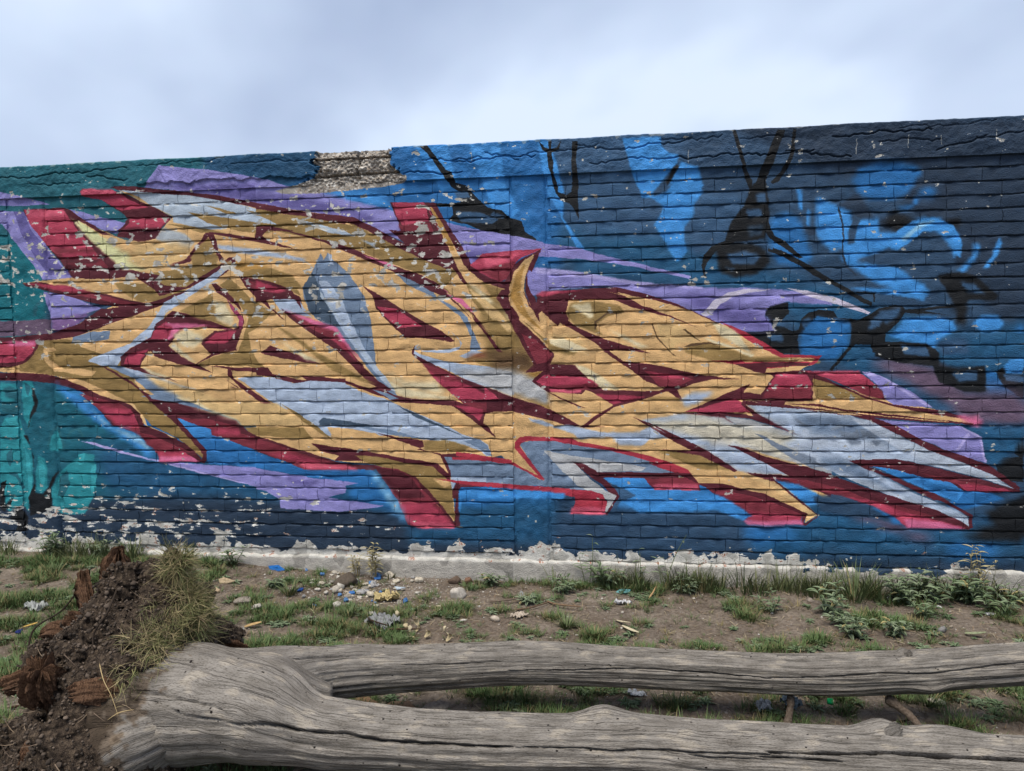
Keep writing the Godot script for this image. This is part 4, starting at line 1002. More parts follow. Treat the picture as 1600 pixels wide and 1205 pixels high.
	brush("gold", 0, [793, 833, 844, 866, 957, 860, 1119, 783, 1268, 707, 1348, 669, 1514, 593, 1636, 512, 1539, 511, 1342, 579, 1219, 603, 1126, 603, 1057, 679, 894, 769, 805, 795])
	brush("ochre", 8, [869, 795, 1119, 783, 1268, 707, 1305, 681, 1144, 680, 1019, 731])
	brush("maroon", 0, [856, 797, 1019, 802, 1169, 783, 1219, 751, 1019, 785])
	brush("steelL", 8, [358, 950, 435, 931, 589, 898, 768, 872, 793, 924, 844, 937, 969, 885, 793, 827, 615, 872, 422, 865, 383, 898, 253, 937])
	brush("steelL", 8, [110, 987, 201, 977, 279, 937, 227, 937, 149, 964])
	brush("gold", 12, [589, 924, 819, 937, 742, 885, 640, 885])
	brush("maroon", 0, [1292, 828, 1366, 816, 1513, 759, 1875, 660, 1876, 521, 1756, 583, 1514, 619, 1391, 669, 1659, 646, 1513, 734])
	brush("steelS", 0, [1439, 899, 1512, 873, 1658, 798, 1802, 723, 1874, 710, 1755, 697, 1634, 760, 1512, 848])
	brush("greyP", 0, [1400, 1073, 1618, 1053, 1976, 1002, 2094, 939, 2328, 816, 2560, 718, 2789, 621, 2857, 585, 2675, 645, 2446, 705, 2272, 741, 1991, 740, 2074, 690, 2275, 579, 2508, 470, 2612, 422, 2625, 360, 2510, 395, 2276, 504, 1981, 626, 1789, 713, 1523, 801, 1303, 825, 1376, 940, 1692, 883])
	brush("steelL", 39, [1400, 1067, 1690, 1040, 1786, 990, 1692, 889, 1558, 965])
	brush("steel", 39, [1643, 1003, 1976, 989, 2211, 890, 2444, 791, 2329, 766, 2095, 865, 1787, 889])
	brush("steelL", 31, [1692, 814, 2212, 815, 2422, 742, 2272, 741, 2003, 752, 1860, 739])
	brush("steel", 31, [1789, 751, 1979, 740, 2216, 616, 2334, 517, 2099, 615, 1861, 688])
	brush("steelS", 12, [1643, 1003, 1739, 940, 1764, 877, 1739, 927, 1691, 952])
	brush("steelS", 12, [1858, 927, 1905, 952, 1976, 940, 1929, 933, 1882, 915])
	brush("steelS", 12, [1930, 877, 1977, 902, 1989, 852, 1954, 840, 2036, 865, 2059, 890, 2025, 840, 1978, 827])
	brush("steelS", 12, [2071, 927, 2094, 915, 2142, 840, 2119, 828])
	brush("steelS", 8, [1438, 902, 1523, 877, 1644, 801, 1789, 751, 1777, 701, 1693, 751, 1547, 839])
	brush("steelL", 16, [2039, 690, 2216, 616, 2392, 518, 2566, 458, 2613, 397, 2451, 457, 2217, 566])
	brush("maroon", 0, [1291, 828, 1401, 794, 1645, 719, 1741, 700, 1981, 614, 2217, 529, 2451, 457, 2578, 396, 2619, 366, 2618, 422, 2542, 470, 2333, 580, 2098, 690, 2003, 721, 1967, 739, 2014, 746, 2214, 753, 2423, 705, 2653, 645, 2812, 597, 2869, 585, 2674, 694, 2386, 841, 2152, 952, 1976, 1002, 1690, 1040, 1388, 1067, 1571, 940, 1686, 883, 1498, 965, 1364, 1067, 1376, 1092, 1618, 1059, 1786, 1021, 2093, 989, 2441, 958, 2634, 949, 2668, 963, 2645, 976, 2439, 1031, 2208, 1063, 2044, 1113, 1855, 1201, 1688, 1259, 1736, 1252, 1760, 1177, 1767, 1090, 1388, 1089, 1594, 1059, 1786, 1040, 1975, 1014, 2093, 989, 2211, 927, 2443, 822, 2697, 707, 2856, 622, 2886, 567, 2768, 566, 2563, 570, 2425, 618, 2215, 691, 2074, 705, 2215, 641, 2449, 544, 2589, 459, 2635, 434, 2642, 360, 2614, 347, 2510, 370, 2289, 429, 2101, 489, 1934, 538, 1694, 599, 1549, 629, 1402, 666, 1646, 643, 1499, 724])
	brush("gold", 0, [1766, 1177, 1784, 1189, 2045, 1101, 2209, 1051, 2440, 1001, 2634, 973, 2634, 954, 2440, 966, 2093, 1002, 1786, 1040, 1606, 1066, 1618, 1084, 1761, 1084])
	brush("ochre", 0, [1766, 1215, 1855, 1189, 2045, 1101, 1785, 1096, 1767, 1140])
	brush("crim", 0, [1748, 1252, 2019, 1249, 2078, 1199, 2137, 1137, 2161, 1088, 2033, 1126, 1879, 1201])
	brush("wine", 12, [1950, 1176, 2125, 1174, 2167, 1094, 2056, 1113])
	brush("pinkR", 12, [1724, 1258, 2019, 1255, 2031, 1237, 1736, 1242])

func paint_lower() -> void:
	brush("purple", 0, [2031, 1252, 2077, 1251, 2159, 1211, 2299, 1136, 2416, 1044, 2208, 1063, 2161, 1094, 2137, 1150])
	brush("purpL", 0, [2031, 1255, 2077, 1251, 2206, 1186, 2416, 1044, 2382, 1050, 2207, 1168, 2124, 1224, 2066, 1224])
	brush("purple", 0, [2081, 983, 2210, 970, 2441, 952, 2567, 939, 2670, 878, 2696, 731, 2582, 767, 2443, 828, 2187, 927])
	brush("purpL", 0, [2567, 939, 2676, 878, 2702, 729, 2690, 729, 2664, 872, 2578, 921])
	brush("purpL", 0, [2601, 902, 2613, 890, 2547, 792, 2535, 798])
	brush("pink", 23, [2531, 1000, 2656, 1000, 2679, 951, 2646, 933, 2589, 964])
	brush("bluB", 0, [2097, 705, 2215, 691, 2389, 643, 2516, 619, 2598, 564, 2553, 508, 2449, 544, 2274, 629])
	brush("blue", 23, [2215, 678, 2563, 570, 2553, 508, 2332, 617])
	brush("crim", 0, [2528, 631, 2676, 633, 2767, 597, 2858, 567, 2609, 564])
	brush("wine", 8, [2307, 704, 2516, 644, 2676, 633, 2790, 591, 2562, 607, 2424, 643])
	brush("maroon", 0, [2214, 741, 2423, 705, 2653, 645, 2812, 597, 2767, 591, 2562, 632, 2389, 667, 2214, 716])
	brush("wine", 0, [1597, 636, 1742, 624, 1934, 576, 2100, 508, 2218, 485, 2452, 419, 2336, 417, 2101, 483, 1934, 531, 1743, 574])
	brush("crim", 8, [1946, 532, 2100, 508, 2277, 442, 2510, 383, 2602, 353, 2290, 354, 2219, 416, 2101, 477])
	brush("pink", 12, [2272, 404, 2452, 394, 2602, 353, 2290, 351])
	brush("bluB", 12, [1549, 623, 1694, 596, 1791, 549, 1839, 499, 1744, 472, 1622, 572])
	brush("slate", 16, [1767, 536, 1934, 531, 2101, 464, 2220, 390, 1983, 412, 1816, 447])
	brush("gold", 0, [1005, 708, 1130, 619, 1353, 672, 1524, 622, 1646, 534, 1792, 422, 1732, 376, 1726, 427, 1501, 545, 1255, 601, 1118, 599, 1005, 631])
	brush("goldL", 12, [1353, 672, 1524, 622, 1744, 472, 1792, 422, 1744, 383, 1695, 471, 1525, 584])
	brush("maroon", 0, [1105, 599, 1255, 601, 1501, 539, 1744, 427, 1720, 376, 1733, 370, 1804, 416, 1695, 497, 1537, 629, 1549, 629, 1683, 522, 1810, 416, 1733, 357, 1708, 363, 1714, 408, 1416, 429, 1378, 467, 1255, 543])
	brush("wine", 0, [1218, 562, 1415, 532, 1599, 470, 1714, 421, 1708, 395, 1416, 429])
	brush("crim", 12, [1416, 442, 1708, 408, 1708, 376, 1391, 383])
	brush("pink", 12, [1379, 383, 1714, 382, 1721, 357, 1404, 355])
	brush("black", 0, [-123, 2047, -122, 2047, -122, 2046])
	brush("maroon", 0, [-2880, 2357, -2843, 2343, -2772, 2245, -2531, 1981, -2415, 1948, -2218, 1908, -2243, 1878, -2406, 1904, -2565, 1939, -2811, 2235])
	brush("bluB", 39, [-3046, 1231, -2854, 1156, -2716, 1021, -2624, 931, -2458, 893, -2368, 786, -2318, 731, -2394, 753, -2509, 842, -2696, 942, -2929, 1123])
	brush("bluL", 23, [-2763, 1055, -2624, 931, -2435, 880, -2345, 775, -2391, 797, -2531, 875, -2695, 965])
	brush("maroon", 0, [-722, 2149, -417, 2117, -335, 1921, -464, 1961, -615, 2050])
	brush("maroon", 0, [-430, 2296, -389, 2221, -327, 2093, -244, 1944, -195, 1884, -58, 1813, 6, 1790, 5, 1765, -143, 1815, -238, 1891, -311, 2019, -394, 2179, -467, 2293])
	brush("crim", 0, [-223, 1918, -140, 1982, 51, 1997, 203, 2005, 114, 1971, 50, 1925, -4, 1832, -58, 1817, -163, 1874])
	brush("wine", 12, [-163, 1889, 51, 1935, 7, 1832, -58, 1817])
	brush("maroon", 0, [-206, 1896, -142, 1857, -57, 1821, -11, 1820, 40, 1915, 125, 1966, 209, 2003, 139, 1949, 75, 1903, 17, 1811, 10, 1765, -58, 1788])
	brush("gold", 0, [1, 1744, 39, 1869, 110, 1944, 165, 1977, 139, 1891, 108, 1840, 98, 1746, 131, 1662, 239, 1551, 238, 1450, 171, 1510, 88, 1589, 15, 1675])
	brush("goldD", 8, [16, 1727, 54, 1862, 114, 1923, 87, 1830, 79, 1726, 120, 1620, 214, 1513, 151, 1556, 67, 1632])
	brush("maroon", 0, [209, 2003, 170, 1921, 151, 1866, 132, 1883, 110, 1833, 111, 1742, 146, 1651, 189, 1570, 189, 1602, 166, 1713, 141, 1745, 122, 1798, 121, 1839, 113, 1850, 135, 1912, 161, 1969])
	brush("maroon", 0, [10, 1773, -59, 1708, 3, 1601, 85, 1431, 162, 1304, 104, 1275, 236, 1282, 245, 1324, 277, 1376, 171, 1476, 50, 1600, -12, 1707, 14, 1756])
	brush("wine", 0, [76, 1505, 171, 1455, 267, 1376, 232, 1328, 169, 1320])
	brush("gold", 0, [-139, 835, 45, 846, 192, 632, -11, 723])
	brush("redl", 0, [29, 803, 30, 840, 60, 874, 120, 878, 375, 868, 417, 847, 120, 857, 77, 850, 59, 818, 213, 613, 185, 625])
	brush("redl", 0, [-359, 752, -54, 738, 21, 717, 191, 621, 10, 702, -54, 723, -360, 736])
	brush("redl", 0, [837, 757, 927, 735, 1060, 682, 1131, 591, 1089, 606, 986, 660, 837, 714])
	brush("bluB", 12, [543, 626, 807, 628, 867, 558, 1163, 558, 1295, 499, 1429, 415, 1383, 378, 1222, 437, 986, 425, 776, 415, 686, 475, 761, 523])
	brush("wine", 0, [807, 628, 1045, 630, 1119, 596, 1126, 561, 867, 558, 837, 593])
	brush("pinkR", 12, [852, 593, 1119, 591, 1126, 561, 867, 558])
	brush("maroon", 0, [505, 663, 1075, 661, 1126, 596, 1104, 603, 1045, 633, 535, 626])
	brush("slateB", 8, [558, 606, 761, 523, 671, 491, 625, 412, 587, 409, 653, 512])
	brush("greyW", 0, [206, 790, 321, 720, 390, 705, 534, 567, 644, 521, 582, 418, 570, 412, 586, 490, 550, 544, 443, 563, 321, 658])
	brush("maroon", 0, [375, 728, 513, 678, 550, 637, 633, 560, 662, 518, 582, 396, 573, 402, 644, 518, 580, 575, 535, 621])
	brush("maroon", 0, [541, 1418, 601, 1394, 720, 1302, 839, 1210, 987, 1134, 1016, 1100, 928, 1157, 780, 1238, 631, 1345])
	brush("greyW", 8, [1264, 994, 1423, 979, 1659, 895, 1366, 934])
	brush("steelL", 16, [598, 899, 778, 907, 957, 960, 1148, 907, 1192, 831, 1016, 831, 927, 861, 808, 823, 658, 830])
	brush("gold", 8, [785, 815, 838, 858, 986, 869, 1119, 798, 927, 797, 837, 769])
	brush("slateD", 0, [1891, 2196, 1902, 2160, 1918, 2106, 1926, 2017, 1920, 1927, 1947, 1855, 1999, 1799, 1991, 1795, 1938, 1846, 1912, 1909, 1917, 2017, 1908, 2107, 1891, 2161])
	brush("greyB", 0, [-2492, 2456, -2213, 2431, -1997, 2406, -1753, 2354, -1575, 2307, -1576, 2287, -1999, 2378, -2324, 2411])
	brush("maroon", 0, [-2519, 2483, -2212, 2449, -1997, 2420, -1741, 2380, -1573, 2346, -1575, 2314, -1753, 2354, -1997, 2405, -2213, 2429, -2366, 2443, -2498, 2461])
	brush("paleG", 16, [-2843, 2300, -2712, 2213, -2561, 2106, -2498, 2033, -2344, 2018, -2347, 1947, -2502, 1956, -2545, 1999, -2673, 2110, -2758, 2194])
	brush("palez", 31, [-2394, 2121, -2011, 2109, -2059, 2020, -2182, 1963, -2347, 1952, -2455, 2001])
	brush("maroon", 0, [-2696, 1346, -2605, 1308, -2495, 1248, -2387, 1166, -2281, 1071, -2173, 998, -2078, 894, -1971, 785, -1986, 747, -2091, 868, -2196, 975, -2325, 1080, -2431, 1185, -2540, 1263, -2617, 1301])
	brush("maroon", 0, [-2428, 1030, -2393, 941, -2289, 910, -2126, 832, -2030, 749, -2170, 837, -2333, 910, -2390, 941, -2419, 988])
	brush("wine", 0, [-2444, 902, -2346, 884, -2182, 811, -2084, 775, -2312, 774, -2382, 831])
	brush("ochre", 0, [-997, 2207, -917, 2170, -757, 2087, -598, 2024, -470, 1943, -362, 1901, -382, 1883, -559, 1955, -757, 2068, -917, 2151])

func paint_details() -> void:
	brush("maroon", 0, [-491, 2304, -454, 2212, -388, 2056, -302, 1900, -243, 1807, -265, 1804, -332, 1901, -408, 2033, -474, 2193])
	brush("palez", 8, [-236, 1783, -168, 1733, -53, 1586, -92, 1587, -188, 1704])
	brush("gold", 0, [-1157, 933, -995, 925, -851, 900, -739, 853, -998, 853, -1122, 873, -1142, 905])
	brush("gold", 0, [-159, 896, -106, 901, -107, 837, -140, 837])
	brush("maroon", 0, [-364, 1071, -300, 1048, -143, 950, -83, 874, -144, 910, -241, 989])
	brush("crim", 0, [-285, 1051, -161, 1051, -182, 976])
	brush("crim", 0, [-149, 1180, -61, 1109, -150, 1100])
	brush("redl", 0, [-335, 781, 11, 734, 11, 707, -186, 733, -336, 759])
	brush("greyP", 8, [1976, 988, 2080, 975, 2306, 847, 2564, 738, 2818, 635, 2852, 607, 2565, 683, 2308, 764, 2134, 870])
	brush("maroon", 0, [1962, 1006, 2080, 996, 2219, 941, 2392, 842, 2563, 779, 2716, 716, 2834, 635, 2887, 591, 2852, 588, 2734, 666, 2564, 738, 2393, 804, 2220, 895, 2080, 969])
	brush("maroon", 0, [1970, 744, 2067, 703, 2224, 647, 2354, 585, 2484, 511, 2433, 510, 2311, 580, 2189, 641, 2050, 695])
	brush("maroon", 0, [1605, 1074, 1782, 1053, 1975, 1022, 2218, 993, 2474, 968, 2631, 943, 2630, 955, 2389, 981, 2218, 1005, 1958, 1035, 1782, 1066])
	brush("greyW", 8, [1272, 1000, 1399, 981, 1363, 961])
	brush("maroon", 0, [745, 997, 782, 982, 876, 927, 1015, 851, 1153, 787, 1346, 677, 1328, 668, 1199, 730, 1061, 806, 922, 882, 829, 942])
	brush("maroon", 0, [1281, 830, 1372, 807, 1517, 756, 1518, 713, 1427, 765, 1336, 807])
	brush("steelS", 8, [1907, 916, 1977, 897, 2011, 925, 2030, 832, 1995, 851, 1960, 888, 1934, 860])
	brush("steelS", 8, [2046, 925, 2081, 906, 2134, 833, 2117, 823, 2064, 888, 2047, 851, 2020, 925])
	brush("pale", 12, [406, 1301, 482, 1252, 557, 1165, 585, 1160, 501, 1271])
	brush("pale", 12, [1198, 1553, 1333, 1495, 1424, 1363, 1370, 1392, 1243, 1468])
	brush("maroon", 0, [-1160, 2263, -950, 2231, -807, 2161, -666, 2080, -478, 1990, -339, 1917, -370, 1897, -526, 1966, -683, 2044, -840, 2136, -983, 2198, -1161, 2229])
	brush("maroon", 0, [-1165, 2101, -1068, 2081, -924, 2027, -749, 1948, -545, 1847, -404, 1782, -343, 1727, -374, 1724, -468, 1765, -577, 1834, -750, 1915, -925, 1993, -1085, 2057])
	brush("pink", 0, [-908, 2011, -749, 1952, -686, 1927, -734, 1926])
	brush("pink", 0, [-374, 1750, -280, 1718, -219, 1655, -204, 1624, -250, 1656, -327, 1716])
	brush("maroon", 0, [-219, 1640, -159, 1547, -83, 1454, -35, 1389, -68, 1397, -129, 1482, -202, 1594])
	brush("pinkR", 16, [-152, 1950, -28, 1984, 94, 1988, 33, 1944, -122, 1896])
	brush("palez", 8, [-248, 1786, -156, 1730, -34, 1621, 41, 1513, -5, 1514, -126, 1653, -217, 1747])
	brush("pale", 8, [247, 1464, 331, 1470, 481, 1400, 390, 1386, 254, 1434])
	brush("pale", 12, [397, 1310, 465, 1295, 673, 1157, 569, 1157, 479, 1234])
	brush("pale", 16, [-784, 1246, -657, 1182, -324, 1109, -547, 1115, -691, 1135])
	brush("greyB", 0, [-1176, 1785, -1081, 1658, -941, 1452, -768, 1245, -706, 1151, -738, 1167, -894, 1372, -1051, 1595, -1177, 1754])
	brush("black", 8, [2101, 1402, 2204, 1418, 2374, 1407, 2443, 1352, 2444, 1280, 2546, 1261, 2687, 1277, 2691, 1134, 2582, 1134, 2446, 1189, 2411, 1280, 2240, 1300, 2102, 1338])
	brush("slateB", 12, [2442, 1414, 2592, 1412, 2594, 1350, 2460, 1342])
	brush("slateB", 12, [2512, 1243, 2646, 1251, 2647, 1197, 2547, 1189])
	brush("slateB", 8, [2238, 1400, 2375, 1389, 2393, 1334, 2256, 1345])
	brush("black", 8, [1429, 2333, 1500, 2339, 1522, 2150, 1493, 2020, 1360, 2006, 1271, 2013, 1306, 2121, 1377, 2209])
	brush("slateB", 12, [1439, 2275, 1497, 2280, 1497, 2223, 1448, 2221])
	brush("slateB", 12, [1386, 2191, 1474, 2191, 1483, 2147, 1395, 2145])
	brush("bluD2", 16, [1395, 2096, 1484, 2097, 1475, 2039, 1404, 2036])
	brush("bluL", 12, [2228, 1996, 2328, 2081, 2411, 2090, 2303, 2029, 2249, 1977])
	brush("black", 0, [1538, 1968, 1644, 1919, 1749, 1853, 1889, 1759, 2081, 1646, 2064, 1637, 1872, 1741, 1732, 1835, 1626, 1893, 1534, 1950])
	brush("warmG", 31, [819, 963, 1144, 998, 1329, 947, 1560, 909, 1681, 874, 1513, 791, 1341, 835, 1144, 866, 1019, 898, 869, 934])
	brush("warmG", 23, [1291, 876, 1523, 864, 1692, 788, 1621, 738, 1414, 826])
	brush("maroon", 0, [743, 995, 819, 969, 1019, 873, 1181, 790, 1268, 732, 1348, 675, 1268, 707, 1144, 777, 969, 873, 869, 937])
	brush("maroon", 0, [1292, 828, 1366, 816, 1513, 759, 1695, 703, 1875, 654, 1875, 622, 1671, 646, 1513, 727])
	brush("steelS", 0, [1439, 899, 1512, 873, 1658, 798, 1802, 723, 1874, 704, 1755, 697, 1634, 760, 1512, 848])
	brush("pale", 20, [-2169, 1538, -2050, 1556, -1949, 1513, -2025, 1445, -2128, 1461])
	brush("palez", 23, [-2391, 1283, -2038, 1182, -1820, 1098, -2041, 1099, -2275, 1198])
	brush("pale", 16, [-1576, 1564, -1436, 1466, -1284, 1356, -1185, 1341, -1324, 1410, -1478, 1494])
	brush("tealD", 0, [-3387, 634, -3328, 624, -3287, 527, -3300, 516, -3341, 602, -3388, 613])
	brush("tealD", 0, [-3403, 753, -3364, 797, -3357, 721, -3385, 667, -3395, 688])
	brush("black", 0, [-3463, 558, -3414, 580, -3430, 514, -3447, 449, -3472, 427])
	brush("black", 0, [-3400, 428, -3368, 466, -3390, 406, -3428, 373])
	brush("tealL", 0, [-3259, 786, -3232, 743, -3223, 603, -3228, 527, -3255, 473, -3258, 614, -3263, 711])
	brush("tealL", 0, [-3169, 711, -3139, 722, -3120, 658, -3132, 561, -3155, 528, -3166, 582])
	brush("tealL", 0, [-2788, 681, -2753, 692, -2752, 607, -2775, 500, -2799, 489])
	brush("tealL", 0, [-2876, 755, -2829, 761, -2845, 692, -2880, 681])
	brush("tealD", 0, [-3024, 605, -2963, 648, -2945, 563, -2997, 476, -3043, 475])
	brush("tealD", 0, [-3242, 1235, -3197, 1203, -3213, 1139, -3235, 1161])
	brush("tealL", 0, [-3399, 990, -3315, 1001, -3297, 926, -3366, 947])
	brush("tealD", 8, [-3427, 1098, -3332, 1108, -3277, 1044, -3361, 1033, -3431, 1044])

func paint_finish() -> void:
	brush("blackB", 8, [-3244, 462, -3090, 475, -3084, 378, -3178, 376, -3251, 353])
	flaking(70, 39, [-3803, 2502, -117, 2388, 26, 1661, -1190, 1368, -2488, 1385, -3884, 1402])
	flaking(95, 31, [-3167, 2229, -195, 2354, -208, 1705, -1603, 1616, -3204, 1647])
	flaking(150, 23, [-3085, 2061, -2275, 2077, -2243, 1832, -3098, 1853])
	flaking(190, 15, [-2503, 1941, -2017, 1988, -1756, 2041, -1629, 2017, -1676, 1898, -2022, 1867, -2420, 1837])
	flaking(225, 7, [-1889, 1944, -1705, 2027, -1652, 1978, -1764, 1841, -1983, 1785])
	flaking(180, 11, [-2460, 1919, -2063, 1929, -2068, 1828, -2464, 1838])
	flaking(170, 11, [-1636, 1837, -1466, 1853, -1433, 1613, -1603, 1616])
	flaking(160, 11, [-1406, 2325, -359, 2017, -205, 1859, -366, 1708, -765, 1796, -1368, 2245])
	flaking(150, 11, [-1297, 1888, -1007, 1880, -1013, 1684, -1262, 1689])
	flaking(160, 11, [-672, 2239, -434, 2230, -397, 2114, -675, 2123])
	flaking(140, 11, [-402, 1864, -244, 1860, -208, 1705, -366, 1708])
	flaking(150, 11, [-1405, 2364, -913, 2306, -914, 2248, -1407, 2306])
	flaking(190, 7, [-3640, 2141, -3247, 2128, -3253, 1753, -3666, 1762])
	flaking(150, 11, [-3275, 1983, -3041, 2039, -3057, 1769, -3290, 1753])
	flaking(130, 23, [-3948, 531, -1388, 536, -970, 398, -642, 240, -3976, 154])
	flaking(200, 19, [-3961, 354, -3190, 387, -2627, 480, -1650, 429, -1570, 243, -3975, 176])
	flaking(170, 15, [-2580, 502, -1954, 467, -1652, 388, -1655, 304, -2541, 375])
	flaking(110, 15, [-1650, 429, -1138, 395, -1142, 251, -1657, 242])
	flaking(70, 23, [259, 1846, 1188, 1839, 1188, 1747, 258, 1713])
	flaking(24, 39, [26, 1661, 1863, 1622, 2898, 745, 1875, 590, 13, 807])
	flaking(60, 23, [1944, 758, 2291, 760, 2293, 668, 1945, 665])
	flaking(80, 15, [-970, 398, 5, 293, 240, 217, -398, 204])
	brush("bare", 0, [-1155, 2700, -1160, 2605, -1190, 2565, -1150, 2545, -1160, 2515, -1190, 2475, -1300, 2440, -1390, 2425, -1450, 2410, -1400, 2392, -1300, 2384, -1050, 2392, -850, 2400, -640, 2420, -600, 2440, -610, 2455, -645, 2490, -660, 2510, -700, 2535, -705, 2610, -700, 2700])



# ------------------------------------------------------------------ the wall
func brick_mesh(x0: float, x1: float, y0: float, y1: float, z: float, lean: float, s: int) -> ArrayMesh:
	var e := 0.007
	var us := [x0, x0, x0 + 0.004, lerpf(x0, x1, 0.2), lerpf(x0, x1, 0.4), lerpf(x0, x1, 0.6), lerpf(x0, x1, 0.8), x1 - 0.004, x1, x1]
	var vs := [y0, y0, y0 + e, (y0 + y1) * 0.5, y1 - e, y1, y1]
	var p := PackedVector3Array()
	var uv := PackedVector2Array()
	for j in vs.size():
		for i in us.size():
			var back := i == 0 or j == 0 or i == us.size() - 1 or j == vs.size() - 1
			var rim := i == 1 or j == 1 or i == us.size() - 2 or j == vs.size() - 2
			var q := Vector2(us[i], vs[j])
			var wob := Vector2(rough.get_noise_2d(q.x * 160, q.y * 160), rough.get_noise_2d(q.x * 160 + 300, q.y * 160)) * 0.0042
			var f := (q.y - y0) / (y1 - y0) - 0.5
			var d := z + lean * f + rough.get_noise_2d(q.x * 110, q.y * 240 + 70) * 0.010
			if back:
				d = -0.03
			elif j == 1 or j == vs.size() - 2:
				d -= 0.003
			elif rim:
				d -= 0.0001 + (0.0022 if s == 1 else 0.0010) * absf(rough.get_noise_2d(q.x * 50, q.y * 31))
			p.append(Vector3(q.x + wob.x, q.y + wob.y, d))
			uv.append(wall_uv(q.x + wob.x, q.y + wob.y, s))
	return sheet(p, uv, us.size(), vs.size())

func merge(list: Array) -> ArrayMesh:
	var st := SurfaceTool.new()
	st.begin(Mesh.PRIMITIVE_TRIANGLES)
	for m in list:
		st.append_from(m, 0, Transform3D())
	return st.commit()

# How deep a crack is at a point of the wall: walks of short strokes.
var cracks: Array = []
func crack(x: float, y: float, length: float, drop: float, depth: float) -> void:
	var pts := [Vector2(x, y)]
	var n := maxi(3, int(absf(length) / 0.022))
	for k in n:
		var t := float(k + 1) / n
		pts.append(Vector2(x + length * t, y + drop * t + rng.randf_range(-0.008, 0.008) + 0.006 * sin(k * 0.37 + x * 9.0)))
	cracks.append([pts, depth, minf(x, x + length) - 0.02, maxf(x, x + length) + 0.02])

func crack_depth(q: Vector2) -> float:
	var d := 0.0
	for c in cracks:
		if q.x < c[2] or q.x > c[3]:
			continue
		var pts: Array = c[0]
		for k in pts.size() - 1:
			var near := Geometry2D.get_closest_point_to_segment(q, pts[k], pts[k + 1])
			var wide: float = 0.0024 * (0.5 + 0.5 * sin(PI * (k + 0.7) / pts.size())) + 0.0018
			var f := 1.0 - q.distance_to(near) / wide
			if f > 0.0:
				d = maxf(d, minf(1.0, f * 1.8) * c[1])
	return d

var gap := PackedVector2Array()
func in_gap(q: Vector2) -> float:
	# 1 well inside the broken-out patch of the coping, 0 outside
	if q.x < -1.3 or q.x > -0.5:
		return 0.0
	var wob := Vector2(rough.get_noise_2d(q.x * 190, q.y * 190), rough.get_noise_2d(q.x * 190 + 90, q.y * 190)) * 0.034
	return 1.0 if Geometry2D.is_point_in_polygon(q + wob, gap) else 0.0

